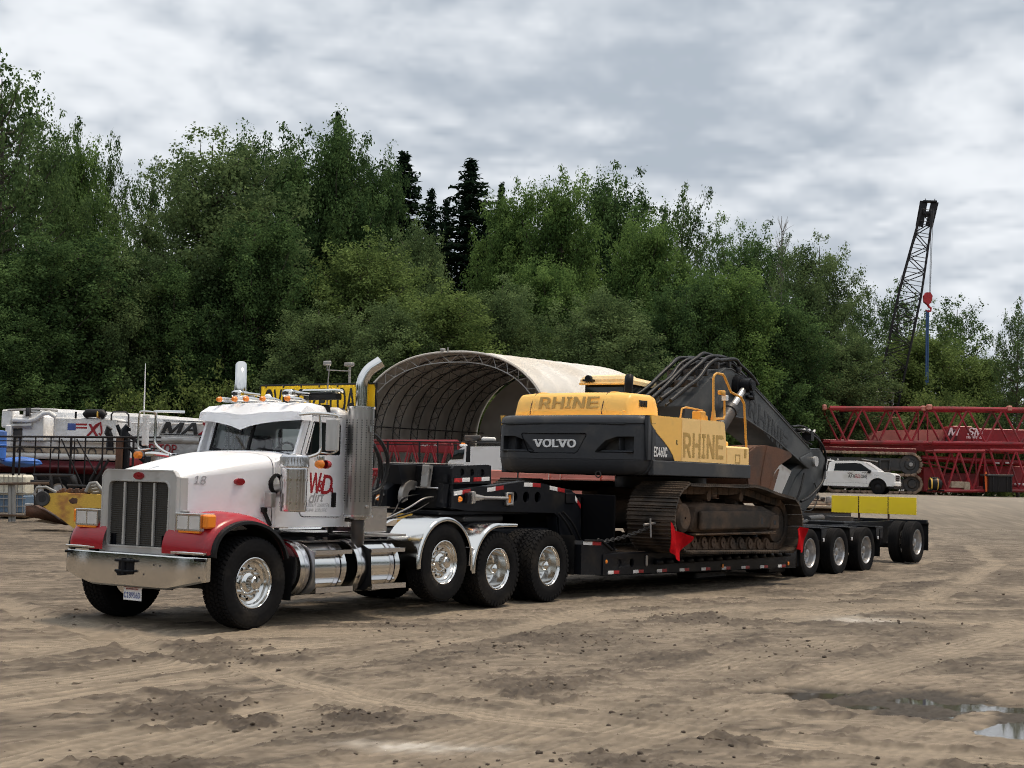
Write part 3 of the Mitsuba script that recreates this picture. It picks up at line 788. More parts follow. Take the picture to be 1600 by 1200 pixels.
part(t, 'engine_block', MB().bx(-.55, .9, -.36, .36, .72, 1.62, .05).bx(-.66, -.56, -.5, .5, .9, 1.68), 'cabin_dark', 0)
# hood: rings from the grille to the cowl
def hood_ring(x):
    u = (x + .735) / 1.295
    w = .575 + .275 * u ** .92; zt = 1.79 + .27 * u ** .85; r = .075 + .09 * u; cr = .035
    zb = .86 if x < -.6 else np.interp(x, [-.6, -.2, .45], [.95, 1.10, 1.16])
    pts = [(-w, zb), (-w - .003, (zb + zt) / 2), (-w, zt - r - cr)]
    for a in np.linspace(10, 80, 6):
        q = math.radians(a); pts.append((-w + r - r * math.cos(q), zt - cr - r + r * math.sin(q)))
    for y in (-.62, -.3):
        pts.append((y * w, zt - cr * (abs(y)) ** 2.2))
    pts.append((0, zt))
    return [(x, y, z) for y, z in pts] + [(x, -y, z) for y, z in pts[-2::-1]]
hd = MB().loft([hood_ring(x) for x in (-.735, -.72, -.6, -.45, -.25, 0, .2, .40, .55, .56)], closed=False)
hood = part(t, 'hood', hd, 'white_paint', 50)
part(hood, 'front_panel', MB().prism([(y, z) for _, y, z in hood_ring(-.72)], 'x', -.722, -.70), 'white_paint')
cowl = MB().loft([hood_ring(.572), [(p[0] + .36, p[1] * 1.0, p[2] + .03) for p in hood_ring(.572)]], closed=False)
part(t, 'cowl', cowl, 'white_paint', 50)
em = MB(); e_ = [(-.02 + .075 * math.cos(a), 1.70 + .040 * math.sin(a)) for a in np.linspace(0, 6.28, 25)[:-1]]
em.prism([(a + .11, b) for a, b in e_], 'y', -.785, -.70)
emk = part(hood, 'side_emblem', em, 'emblem_red', label='dark red oval emblem on the hood side')
part(emk, 'script', MB().text('Peterbilt', .026, (.032, -.786, 1.69), (1, 0, 0), (.1, 0, 1), .003, width=.116), 'reflector_red')
part(hood, 'unit_number', MB().text('18', .10, (-.54, -.638, 1.66), (1, -.22, 0), (.22, 0, 1), .004), 'ink_grey', label='grey slanted number 18')
part(hood, 'latch', MB().beam((.43, -.85, 1.36), (.52, -.88, 1.18), .05, .03).bx(.40, .46, -.88, -.83, 1.34, 1.40), 'black_plastic')
# grille
gs = MB(); o_ = [(-.635, .835), (.635, .835), (.635, 1.74), (.60, 1.79), (.56, 1.815), (-.56, 1.815), (-.60, 1.79), (-.635, 1.74)]
i_ = [(-.50, .925), (.50, .925), (.505, 1.60), (.485, 1.655), (.44, 1.675), (-.44, 1.675), (-.485, 1.655), (-.505, 1.60)]
gs.prism(sg.Polygon(o_).buffer(.012), 'x', -.755, -.60, [i_]) if False else None
P_ = sg.Polygon(o_).difference(sg.Polygon(i_)); gs.prism(P_, 'x', -.775, -.735)
P2_ = sg.Polygon(o_).difference(sg.Polygon(o_).buffer(-.022)); gs.prism(P2_.buffer(-.004), 'x', -.783, -.72)
gs.prism(sg.Polygon(i_).buffer(.018).difference(sg.Polygon(i_)), 'x', -.787, -.73)
grk = part(t, 'grille_surround', gs, 'satin_alloy', 30, label='brushed metal grille surround')
for q, s in enumerate((-1, 1)):
    part(grk, 'side_trim', MB().bx(-.735, -.60, s * .60, s * .642, .86, 1.74, .012), 'satin_alloy')
gm = MB().bx(-.735, -.72, -.50, .50, .925, 1.67)
for k in range(30):
    gm.bx(-.748, -.73, -.49, .49, .935 + k * .0245, .946 + k * .0245)
part(t, 'grille_mesh', gm, 'grille_mesh', 0, label='dark fine grille mesh')
for y in (-.25, 0, .25):
    part(t, 'grille_bar', MB().bx(-.775, -.74, y - .014, y + .014, .93, 1.665, .005), 'satin_alloy')
oe = [(.085 * math.cos(a), 1.742 + .042 * math.sin(a)) for a in np.linspace(0, 6.28, 25)[:-1]]
ge = part(t, 'grille_emblem', MB().prism(oe, 'x', -.793, -.76), 'emblem_red', label='red oval emblem above the grille')
part(ge, 'script', MB().text('Peterbilt', .03, (-.794, .062, 1.732), (0, -1, 0), (0, -.1, 1), .003, width=.125), 'reflector_red')
part(t, 'hood_ornament', MB().loft([[(-.62, -.03, 1.80), (-.62, .03, 1.80), (-.62, 0, 1.83)], [(-.50, -.07, 1.825), (-.50, .07, 1.825), (-.50, 0, 1.865)], [(-.40, -.04, 1.845), (-.40, .04, 1.845), (-.40, 0, 1.855)]]), 'chrome')
# front fenders
fp = [(-.80, .87), (-.80, .95), (-.765, 1.06), (-.68, 1.165), (-.54, 1.245), (-.36, 1.295), (-.17, 1.305), (.02, 1.275), (.20, 1.21), (.36, 1.10), (.47, .97), (.53, .83)]
fp = smooth_path([(a, 0, b) for a, b in fp], 34)[:, [0, 2]]
def fender(s):
    rings = []
    nrm = np.gradient(fp, axis=0); nrm = np.stack([-nrm[:, 1], nrm[:, 0]], 1); nrm /= np.linalg.norm(nrm, axis=1, keepdims=True)
    for (x, z), (nx, nz) in zip(fp, nrm):
        u = np.clip((x + .8) / 1.33, 0, 1); out = 1.185
        sec = [(.50, .05), (.75, .045), (.95, .035), (1.06, .022), (1.13, 0), (1.17, -.03), (out, -.07), (out, -.09)]
        rings.append([(x + nx * d, s * y, z + nz * d) for y, d in sec])
    mb = MB().loft(np.array(rings) if s > 0 else np.array(rings)[::-1], closed=False)
    return mb
for s in (-1, 1):
    fk = part(t, 'fender', fender(s), 'red_paint', 60, label='glossy red front fender')
    lip = MB(); c = np.array([(x, s * 1.19, z) for x, z in fp]); ctr = np.array([-.05, 0, .62]); c[:, [0, 2]] = ctr[[0, 2]] + (c[:, [0, 2]] - ctr[[0, 2]]) * .885
    rr_ = []
    for x, y, z in c:
        d = np.array([x + .05, 0, z - .62]); d /= np.linalg.norm(d)
        rr_.append([np.array([x, s * 1.16, z]) + d * .035, np.array([x, s * 1.235, z]) + d * .025, np.array([x, s * 1.24, z]) - d * .01, np.array([x, s * 1.16, z]) - d * .02])
    lip.loft(np.array(rr_))
    part(fk, 'rubber_lip', lip, 'black_plastic', 40)
    lin = MB(); lr = []
    for x, z in fp:
        d = np.array([x + .05, z - .62]) * .93; lr.append([(-.05 + d[0], s * .45, .62 + d[1]), (-.05 + d[0], s * 1.17, .62 + d[1])])
    part(fk, 'wheel_well', lin.loft(np.array(lr), closed=False), 'black_plastic', 60)
    part(fk, 'front_strip', MB().bx(-.85, -.785, s * .64, s * 1.165, .868, .900, .008), 'chrome')
part(t, 'step_plate', MB().bx(-.845, -.70, -1.17, 1.17, .80, .832), 'black_plastic', 0)
for s in (-1, 1):
    part(t, 'mud_flap', MB().prism([(.60, .30), (.66, .82), (.675, .82), (.615, .30)], 'y', min(s * .84, s * 1.16), max(s * .84, s * 1.16)), 'rubber', 0)
# headlamps
for s in (-1, 1):
    y0 = s * .70
    hl = part(t, 'headlight', MB().prism(sg.Polygon([(s * .665, 1.135), (s * 1.055, 1.135), (s * 1.055, 1.325), (s * .665, 1.325)]).difference(sg.box(min(s * .68, s * .855), 1.15, max(s * .68, s * .855), 1.305)).difference(sg.box(min(s * .868, s * 1.042), 1.15, max(s * .868, s * 1.042), 1.305)), 'x', -.80, -.60)
              .bx(-.66, -.60, s * .67, s * 1.05, 1.14, 1.32).bx(-.81, -.58, s * .655, s * 1.06, 1.318, 1.334, .006), 'chrome', 30)
    for a, b in ((.68, .855), (.868, 1.042)):
        y1, y2 = s * a, s * b
        rings = [[(x, (y1 + y2) / 2 + (yy - (y1 + y2) / 2) * q, 1.2275 + (zz - 1.2275) * q) for yy, zz in ((y1, 1.15), (y2, 1.15), (y2, 1.305), (y1, 1.305))] for x, q in ((-.785, 1), (-.80, .9))]
        part(hl, 'lens', MB().loft(rings), 'lamp_glass', 20)
    part(hl, 'turn_signal', MB().bx(-.78, -.62, s * 1.055, s * 1.135, 1.165, 1.325, .02), 'amber')
    part(hl, 'marker_strip', MB().bx(-.795, -.70, s * .70, s * 1.03, 1.112, 1.134), 'amber')
    part(hl, 'bracket', MB().bx(-.72, -.62, s * .58, s * .70, 1.10, 1.36, .01), 'brushed')
# cab shell: laid out 1.97 m wide, narrowed and set back to its place
CABF = TRUCK @ np.array([[1, 0, 0, .145], [0, .87, 0, 0], [0, 0, 1, 0], [0, 0, 0, 1.0]])
place[t] = CABF
wall_ = [(.48, 1.16), (1.86, 1.15), (1.865, 2.42), (1.855, 2.52), (1.80, 2.58), (1.05, 2.56), (.96, 2.50), (.80, 2.06), (.47, 1.95)]
win_ = rounded([(.955, 2.045), (1.625, 2.06), (1.625, 2.455), (1.10, 2.47)], .03)
door_ = rounded([(.905, 1.29), (1.70, 1.28), (1.70, 2.535), (1.075, 2.535), (.905, 2.05)], .07)
cab = MB()
for s in (-1, 1):
    lo, hi = (-.985, -.94) if s < 0 else (.94, .985)
    cab.prism(sg.Polygon(wall_).difference(win_.buffer(.03)), 'y', lo, hi)
cab.prism(sg.box(-.95, 1.15, .95, 2.56).difference(rounded([(-.5, 2.05), (.5, 2.05), (.5, 2.40), (-.5, 2.40)], .05)), 'x', 1.82, 1.865)
cab.bx(.45, 1.85, -.95, .95, 1.15, 1.22).bx(.47, .50, -.95, .95, 1.2, 1.95).bx(.50, .95, -.93, .93, 1.93, 1.99)
cabk = part(t, 'cab', cab, 'white_paint', 25)
rf = []
for x, z, w in ((.84, 2.545, .86), (.86, 2.61, .88), (.93, 2.665, .91), (1.05, 2.705, .935), (1.25, 2.725, .945), (1.42, 2.715, .945), (1.47, 2.66, .95), (1.475, 2.54, .955)):
    rf.append([(x, -w, 2.52), (x, -w + .015, min(2.585, z)), (x, -w + .07, max(z - .05, 2.53)), (x, -w + .17, max(z - .018, 2.535)), (x, -.4, max(z - .004, 2.54)), (x, 0, max(z, 2.54)), (x, .4, max(z - .004, 2.54)), (x, w - .17, max(z - .018, 2.535)), (x, w - .07, max(z - .05, 2.53)), (x, w - .015, min(2.585, z)), (x, w, 2.52)])
part(cabk, 'roof', MB().loft(np.array(rf), closed=False), 'white_paint', 50)
wd = []
for x, z in ((1.60, 2.53), (1.62, 2.64), (1.66, 2.685), (1.80, 2.675), (1.865, 2.60), (1.868, 2.50)):
    wd.append([(x, -.97, 2.50), (x, -.955, min(z, 2.60)), (x, -.88, max(z - .012, 2.505)), (x, 0, z), (x, .88, max(z - .012, 2.505)), (x, .955, min(z, 2.60)), (x, .97, 2.50)])
part(cabk, 'rear_roof', MB().loft(np.array(wd), closed=False).bx(1.44, 1.64, -.94, .94, 2.50, 2.545), 'white_paint', 50)
part(t, 'roof_box', MB().bx(1.47, 1.62, -.80, .70, 2.545, 2.70, .015), 'black_plastic', 20)
# windscreen frame, panes, pillars
fw_ = MB(); A0, A1 = np.array([.84, 2.04]), np.array([1.00, 2.545])
def ws(y, q):
    v = abs(y) / .92; return np.array([A0[0] + .10 * v ** 1.6 + (A1[0] - A0[0]) * q, y, A0[1] + (A1[1] - A0[1]) * q])
for s in (-1, 1):
    fw_.beam(ws(s * .925, 0), ws(s * .925, 1), .055, .06, up=(0, 1, 0), c=.015).beam(ws(s * .945, 0) + [.05, 0, 0], ws(s * .945, 1) + [.05, 0, 0], .09, .06, up=(1, 0, 0), c=.02)
    fw_.beam(ws(0, .02), ws(s * .92, .02), .05, .07).beam(ws(0, .985), ws(s * .92, .985), .05, .09)
part(cabk, 'windshield_frame', fw_, 'white_paint', 25)
for s in (-1, 1):
    a, b, c, d = ws(s * .025, .09), ws(s * .875, .09), ws(s * .875, .95), ws(s * .025, .95)
    part(t, 'windshield_pane', MB().add(np.array([a, b, c, d]), [[0, 1, 2, 3]]), 'clear_glass', False)
    g = MB().beam(a, b, .022, .03).beam(b, c, .022, .03, up=(0, 1, 0)).beam(d, c, .022, .03)
    part(cabk, 'windshield_gasket', g, 'black_plastic', 0)
    wp_ = MB().tube([ws(s * .52 - .25, .0) + [-.03, 0, .0], ws(s * .52 - .1, .05) + [-.035, 0, .01], ws(s * .52 + .22, .12) + [-.03, 0, .02]], .009, 6).beam(ws(s * .52 - .12, .06) + [-.03, 0, 0], ws(s * .52 + .30, .16) + [-.025, 0, 0], .014, .02).bx(.80, .86, s * .52 - .29, s * .52 - .22, 2.01, 2.06)
    part(t, 'wiper', wp_, 'black_plastic')
part(cabk, 'windshield_divider', MB().beam(ws(0, .03), ws(0, .97), .04, .035, up=(0, 1, 0)), 'black_plastic', 0)
# sun visor
vis = MB(); cols_ = [-1.06, -1.03, -.85, -.62, -.40, -.18, 0, .18, .40, .62, .85, 1.03, 1.06]; up_, lo_ = [], []
for k, y in enumerate(cols_):
    a = abs(y); up_.append((1.0 - .12 * (1 - a / 1.06) ** .7 if a < 1.04 else 1.12, y * .95, 2.66 + .03 * (1 - a) if a < 1.04 else 2.60))
    lo_.append((.70 + .16 * (a / 1.06) ** 2 if a < 1.04 else 1.0, y, np.interp(a, [0, .18, .40, .62, .85, 1.03, 1.06], [2.345, 2.392, 2.425, 2.45, 2.465, 2.475, 2.47])))
mid_ = [tuple((np.array(p) * .5 + np.array(q) * .5) + [-.045 - .02 * (k % 2), 0, .02 - .012 * (k % 2)]) for k, (p, q) in enumerate(zip(up_, lo_))]
vis.loft(np.array([up_, mid_, lo_]), closed=False).loft(np.array([[np.array(q) + [.018, 0, .004] for q in lo_], [np.array(q) + [.018, 0, .004] for q in mid_], [np.array(q) + [.018, 0, -.004] for q in up_]]), closed=False).loft(np.array([lo_, [np.array(q) + [.018, 0, .004] for q in lo_]]), closed=False)
part(t, 'sun_visor', vis, 'white_paint', 12, label='creased white sun visor drooping in a point over the windshield')
# doors
for s in (-1, 1):
    lo, hi = (-1.0, -.975) if s < 0 else (.975, 1.0)
    d_ = part(t, 'door', MB().prism(door_.difference(win_), 'y', lo, hi), 'white_paint', 25)
    e = MB().prism(door_.buffer(.010).difference(door_.buffer(-.001)), 'y', s * .9855 - .002, s * .9855 + .002)
    part(d_, 'seal', e, 'black_plastic', 0)
    part(d_, 'window', MB().prism(win_.buffer(.012), 'y', s * .958 - .002, s * .958 + .002), 'clear_glass' if s > 0 else 'dark_glass', False)
    part(d_, 'window_trim', MB().prism(win_.difference(win_.buffer(-.016)), 'y', s * .985 - .012, s * .985 + .010), 'black_plastic', 0)
    part(d_, 'vent_bar', MB().beam((1.09, s * .965, 2.04), (1.12, s * .965, 2.47), .02, .02), 'black_plastic', 0)
    part(d_, 'handle', MB().bx(1.475, 1.565, s * 1.0, s * 1.012, 1.40, 1.585, .02).bx(1.51, 1.54, s * 1.012, s * 1.025, 1.43, 1.55, .005), 'black_plastic', label='black recessed door handle')
    if s < 0:
        lt = MB().text('W', .24, (1.04, -1.0005, 1.585), (1, 0, 0), (.10, 0, 1), .004, True, .22).text('&', .13, (1.195, -1.0012, 1.60), (1, 0, 0), (.2, 0, 1), .004, True).text('D', .235, (1.275, -1.0009, 1.575), (1, 0, -.05), (.22, 0, 1), .004, True, .19).tube([(1.45, -1.003, 1.61), (1.49, -1.003, 1.59), (1.485, -1.003, 1.65)], .014, 6)
        part(d_, 'lettering', lt, 'ink_red', 0, label='large red script letters on the door')
        part(d_, 'lettering', MB().text('dirt', .125, (1.045, -1.0005, 1.455), (1, 0, .06), (.35, 0, 1), .004, True, .27), 'ink_grey', 0, label='grey slanted word under the red letters')
        part(d_, 'lettering', MB().text('USDOT 3005274', .042, (1.02, -1.0005, 1.405), (1, 0, 0), (.2, 0, 1), .003, width=.42).text('GVW 105,500', .042, (1.02, -1.0005, 1.345), (1, 0, 0), (.2, 0, 1), .003, width=.38), 'ink_grey', 0)
# inside of the cab
ins = MB().bx(.56, .80, -.9, .9, 1.6, 2.02, .03).bx(1.45, 1.60, -.75, -.25, 1.55, 2.30, .06).bx(1.45, 1.60, .25, .75, 1.55, 2.30, .06).bx(1.1, 1.55, -.75, -.25, 1.45, 1.62, .05).bx(1.1, 1.55, .25, .75, 1.45, 1.62, .05)
part(t, 'cab_interior', ins, 'cabin_dark')
part(t, 'steering_wheel', MB().tube([(1.02 + .09 * math.sin(a), -.5 + .2 * math.cos(a), 2.02 + .18 * math.sin(a)) for a in np.linspace(0, 6.28, 24)[:-1]], .014, 6, closed=True).tube([(1.02, -.5, 2.02), (.8, -.5, 1.9)], .03, 6), 'black_plastic')
place[t] = TRUCK
# roof lamps, horns
for y in (.59, .32, .12, -.17, -.59):
    lm = part(t, 'roof_lamp', MB().loft([[(x, y + r * math.cos(a), z + r * .9 * math.sin(a)) for a in np.linspace(0, 2 * math.pi, 13)[:-1]] for x, r, z in ((1.07, .030, 2.745), (1.11, .038, 2.747), (1.26, .034, 2.745), (1.40, .013, 2.735))]), 'chrome', 45)
    part(lm, 'amber_lens', MB().lathe([(1.015, .006), (1.02, .024), (1.04, .033), (1.075, .036)], (0, y, 2.745), 'x', 14), 'amber', 45)
for y, x0, x1 in ((.47, 1.18, 1.66), (-.42, 1.18, 1.72)):
    hn = part(t, 'air_horn', MB().bx(x0 + .02, x0 + .14, y - .085, y + .085, 2.775, 2.875, .03).tube([(x0 + .12, y, 2.83), (x0 + .3, y, 2.835), (x1, y, 2.835)], [.05, .028, .022], 10).bx(x0 + .05, x0 + .1, y - .02, y + .02, 2.70, 2.78).bx(x1 - .1, x1 - .06, y - .02, y + .02, 2.70, 2.83), 'chrome', 40)
    part(hn, 'trumpet_mouth', MB().prism([(y + .045 * math.cos(a), 2.825 + .024 * math.sin(a)) for a in np.linspace(0, 6.28, 17)[:-1]], 'x', x0 + .012, x0 + .03), 'cabin_dark')
part(t, 'light_bar', MB().bx(1.62, 1.78, -.90, -.30, 2.84, 2.90, .02), 'chrome', label='chrome lamp bar at the rear of the roof')
part(t, 'light_bar_base', MB().bx(1.64, 1.76, -.88, -.32, 2.765, 2.838, .01), 'black_plastic', 20)
part(t, 'roof_dome', MB().lathe([(0, .055), (.04, .05), (.07, .03), (.078, .001)], (1.35, .02, 2.75), 'z', 14).bx(1.3, 1.4, -.03, .07, 2.70, 2.76), 'ink_white', 45)
part(t, 'cab_antenna', MB().tube([(1.72, -.66, 2.55), (1.72, -.67, 3.0), (1.72, -.69, 3.28)], [.012, .008, .005], 6), 'steel')
# mirrors
for s in (-1,):
    y = s * 1.20
    arm = MB().tube(smooth_path([(.88, s * .96, 2.535), (.98, s * 1.10, 2.555), (1.12, y + s * .03, 2.55), (1.24, y + s * .06, 2.53), (1.255, y + s * .06, 2.44)], 16), .018, 8).tube([(1.05, s * 1.13, 2.555), (1.07, s * 1.14, 2.45), (1.07, s * 1.16, 2.10)], .014, 8).tube(smooth_path([(1.07, s * 1.16, 2.12), (1.04, s * 1.14, 2.06), (.95, s * 1.04, 2.01), (.86, s * .97, 1.985)], 12), .020, 8).tube([(1.07, s * 1.16, 2.075), (1.2, y, 2.065), (1.26, y + s * .04, 2.09), (1.255, y + s * .05, 2.2)], .012, 8)
    mk = part(t, 'mirror_arm', arm, 'chrome')
    part(mk, 'mirror', MB().bx(1.17, 1.235, s * 1.13, s * 1.32, 2.10, 2.50, .015), 'satin_alloy', label='tall brushed metal door mirror')
    part(mk, 'mirror_glass', MB().bx(1.236, 1.24, s * 1.145, s * 1.305, 2.12, 2.48), 'polished', 0)
    part(t, 'lamp_pod', MB().lathe([(-.05, .001), (-.045, .05), (.0, .062), (.05, .058)], (1.20, s * 1.03, 1.985), 'z', 16), 'chrome', 45)
    part(t, 'pod_lens', MB().lathe([(-.11, .005), (-.10, .04), (-.06, .052), (-.02, .055)], (1.22, s * 1.06, 1.935), 'x', 14), 'amber', 45, label='amber lens of the door lamp pod')
    part(t, 'pod_lens', MB().lathe([(-.02, .055), (.02, .052), (.06, .04), (.07, .005)], (1.29, s * 1.06, 1.935), 'x', 14), 'red_lens', 45, label='red lens of the door lamp pod')
fm = MB().tube(smooth_path([(.55, .93, 2.0), (.45, 1.12, 2.02), (.42, 1.22, 2.02)], 8), .028, 8).tube(smooth_path([(.55, .93, 2.02), (.50, 1.02, 2.07), (.46, 1.10, 2.15), (.46, 1.11, 2.3), (.46, 1.11, 2.52), (.46, 1.11, 2.56), (.8, .95, 2.57)], 20), .018, 8).tube(smooth_path([(.46, 1.13, 2.55), (.42, 1.32, 2.56), (.41, 1.36, 2.52), (.41, 1.37, 2.3), (.41, 1.36, 2.10), (.42, 1.32, 2.07), (.44, 1.17, 2.08)], 24), .013, 8)
fk_ = part(t, 'mirror_arm', fm, 'chrome', 40)
part(fk_, 'mirror', MB().bx(.40, .44, 1.19, 1.30, 2.12, 2.52, .012), 'crane_white')
part(fk_, 'turn_signal', MB().lathe([(-.05, .005), (-.04, .045), (.03, .05), (.05, .03)], (.36, 1.30, 2.0), 'x', 14), 'amber', 45)
part(t, 'whip_antenna', MB().tube([(.44, 1.31, 2.53), (.44, 1.315, 2.8), (.44, 1.32, 3.18)], [.010, .008, .005], 6), 'ink_white')
# air cleaners
for s in (-1, 1):
    c = (.65, s * 1.12, 0)
    acl = part(t, 'air_cleaner', MB().lathe([(1.355, .02), (1.355, .14), (1.36, .155), (1.38, .16), (1.86, .16), (1.88, .155)], c, 'z', 40), 'polished', 40, label='polished cylindrical air cleaner beside the cowl')
    part(acl, 'cap', MB().lathe([(1.885, .172), (1.90, .177), (2.02, .165), (2.035, .15), (2.04, .02)], c, 'z', 40), 'polished', 40)
    for z in (1.44, 1.72):
        part(acl, 'strap', MB().lathe([(z, .162), (z, .166), (z + .03, .166), (z + .03, .162)], c, 'z', 40), 'chrome', 30)
    sc = MB()
    for k in range(60):
        a = k * math.pi / 30; sc.bx(c[0] + .170 * math.cos(a) - .005, c[0] + .170 * math.cos(a) + .005, c[1] + .170 * math.sin(a) - .005, c[1] + .170 * math.sin(a) + .005, 1.905, 2.01)
    part(acl, 'intake_screen', sc, 'brushed', 0)
    part(t, 'intake_duct', MB().tube([(.62, s * 1.1, 1.6), (.62, s * .80, 1.6)], .08, 12).bx(.38, .46, s * .90, s * 1.02, 1.40, 1.58, .01), 'brushed')
    part(t, 'duct_hose', MB().lathe([(s * .88, .10), (s * .92, .13), (s * .96, .10)], (.56, 0, 1.68), 'y', 18), 'rubber')
# exhaust stacks
for s in (-1, 1):
    y = s * 1.07; x = 1.92
    sk = sub(t, 'exhaust_stack')
    part(sk, 'muffler', MB().lathe([(1.25, .11), (1.27, .125), (2.62, .125), (2.70, .075)], (x, y, 0), 'z', 24), 'brushed', 40)
    guard = sg.Point(0, 0).buffer(.178, 32).difference(sg.Point(0, 0).buffer(.172, 32)).difference(sg.box(.03, -.3, .3, .3) if s < 0 else sg.box(.03, -.3, .3, .3))
    gm_ = MB()
    g0 = [(.178 * math.cos(a), .178 * math.sin(a)) for a in np.linspace(math.radians(70), math.radians(290), 24)]
    gm_.loft(np.array([[(x + a, y + b, z) for a, b in g0] for z in (1.30, 1.32, 2.64, 2.67)]), closed=False)
    part(sk, 'heat_shield', gm_, 'brushed', 40)
    dots = MB()
    for a in np.linspace(math.radians(110), math.radians(282), 10):
        for z in np.linspace(1.48, 2.50, 34):
            dots.bx(x + .179 * math.cos(a) - .006, x + .179 * math.cos(a) + .006, y + .179 * math.sin(a) - .006, y + .179 * math.sin(a) + .006, z, z + .014)
    part(sk, 'shield_slots', dots, 'cabin_dark', 0, kind='stuff')
    part(sk, 'shield_rim', MB().lathe([(2.655, .17), (2.655, .186), (2.685, .186), (2.685, .165)], (x, y, 0), 'z', 30), 'polished'); part(sk, 'shield_rim', MB().lathe([(1.285, .17), (1.285, .19), (1.31, .19), (1.31, .17)], (x, y, 0), 'z', 30), 'polished')
    part(sk, 'shield_bolt', MB().cyl((x - .05, y + s * .172, 1.42), (x - .05, y + s * .20, 1.42), .02).bx(x - .06, x - .02, y + s * .172, y + s * .2, 2.36, 2.44), 'chrome')
    tip = MB(); r_ = .080
    path = [(x, y, 2.64), (x, y, 2.80), (x, y, 2.93)] + [(x + .71 * (.34 - .34 * math.cos(q)), y + s * .71 * (.34 - .34 * math.cos(q)), 2.93 + .34 * math.sin(q)) for q in np.radians([8, 16, 24, 32, 40, 48])] + [(x + .165, y + s * .165, 3.27)]
    tip.tube(path, r_, 20, cap=False).tube(path, r_ - .004, 20, cap=False)
    part(sk, 'pipe', tip, 'chrome', 60, label='curved chrome exhaust tip')
    part(sk, 'elbow', MB().tube(smooth_path([(x, y, 1.28), (x, y, 1.10), (x + .03, y * .98, .98), (x + .10, y * .88, .86), (x + .12, y * .6, .74), (x + .05, y * .35, .70)], 18), .085, 16), 'dark_steel', 50, label='dark exhaust elbow below the stack')
    part(sk, 'bracket', MB().bx(1.80, x + .1, s * .95, s * 1.02, 1.22, 1.27).bx(1.80, x, s * .95, s * 1.0, 2.2, 2.25), 'dark_steel', 0)
# headache rack boxes behind the cab
part(t, 'rear_cabinet', MB().bx(2.12, 2.62, -.98, -.35, 1.08, 1.40, .01).bx(2.10, 2.64, -1.0, -.33, 1.40, 1.415), 'polished', 20, label='polished step box behind the stack')
part(t, 'cabinet_opening', MB().cyl((2.119, -.62, 1.30), (2.10, -.62, 1.30), .06), 'cabin_dark')
part(t, 'deck_plate', MB().bx(2.05, 3.0, -1.0, 1.0, 1.02, 1.05), 'dull_alloy', 0)
part(t, 'sign_mast', MB().bx(2.06, 2.10, -.5, -.44, 1.06, 2.98).bx(2.06, 2.10, .44, .5, 1.06, 2.98).bx(2.05, 2.11, -1.02, .92, 2.53, 2.57), 'dark_steel', 0)
part(t, 'work_lamp', MB().tube([(2.08, -.72, 2.95), (2.08, -.72, 3.23)], .016, 8).bx(2.03, 2.10, -.79, -.65, 3.22, 3.27, .012).bx(2.04, 2.09, -.40, -.28, 3.24, 3.30, .012).tube([(2.07, -.72, 3.16), (2.07, -.34, 3.18), (2.07, -.34, 3.25)], .008, 6), 'steel')
# fuel tanks with steps
for s in (-1, 1):
    y = s * .86; R = .335
    def body(x0, x1):
        return MB().lathe([(x0 + .035, .001), (x0 + .025, R * .55), (x0 + .008, R * .9), (x0 + .02, R), (x1 - .02, R), (x1 - .008, R * .9), (x1 - .025, R * .55), (x1 - .035, .001)], (0, y, .66), 'x', 56)
    for x0, x1 in ((.72, 1.60), (1.78, 2.66)):
        tk = part(t, 'fuel_tank', body(x0, x1), 'chrome', 40, label='polished round fuel tank under the cab door' if x0 < 1 else 'polished round fuel tank behind the exhaust elbow')
        for x in (x0 + .10, x1 - .22):
            part(tk, 'strap', MB().lathe([(x, R), (x, R + .010), (x + .07, R + .010), (x + .07, R)], (0, y, .66), 'x', 56), 'polished', 30)
        part(tk, 'rubber_band', MB().lathe([(x0 + .172, R), (x0 + .172, R + .006), (x0 + .20, R + .006), (x0 + .20, R)], (0, y, .66), 'x', 56).lathe([(x1 - .14, R), (x1 - .14, R + .006), (x1 - .12, R + .006), (x1 - .12, R)], (0, y, .66), 'x', 56), 'rubber', 30)
        xa, xb = x0 + .22, x1 + .02
        sp = MB().bx(xa, xb, s * 1.10, s * 1.24, .86, .885, .006).bx(xa, xb, s * 1.232, s * 1.245, .835, .885)
        sp2 = MB().bx(xa - .01, xb, s * 1.16, s * 1.27, .40, .43, .006).bx(xa - .01, xb, s * 1.262, s * 1.275, .375, .44)
        part(tk, 'step', sp, 'polished', 20); part(tk, 'step', sp2, 'polished', 20)
        br = MB().prism([(s * .88, 1.0), (s * 1.06, .95), (s * 1.235, .87), (s * 1.265, .44), (s * 1.16, .36), (s * 1.0, .36), (s * 1.19, .62), (s * 1.1, .9)], 'x', xa - .02, xa - .005)
        part(tk, 'step_bracket', br, 'dull_alloy' if x0 < 1 else 'black_paint', 0)
        part(tk, 'top_plate', MB().bx(xa, xb, s * .72, s * 1.05, .975, .99).cyl((xa + .25, s * .93, .99), (xa + .25, s * .93, 1.035), .05).cyl((xb - .18, s * .95, .99), (xb - .18, s * .95, 1.03), .03), 'dark_steel', 30)
    part(t, 'end_panel', MB().lathe([(.718, .30), (.712, .27), (.708, .001)], (0, y, .66), 'x', 40), 'dull_alloy', 30)
part(t, 'air_tanks', MB().cyl((1.1, -.35, .60), (2.9, -.35, .60), .16).cyl((1.1, .35, .60), (2.9, .35, .60), .16).bx(.7, 3.0, -.55, .55, .72, 1.02), 'black_paint')
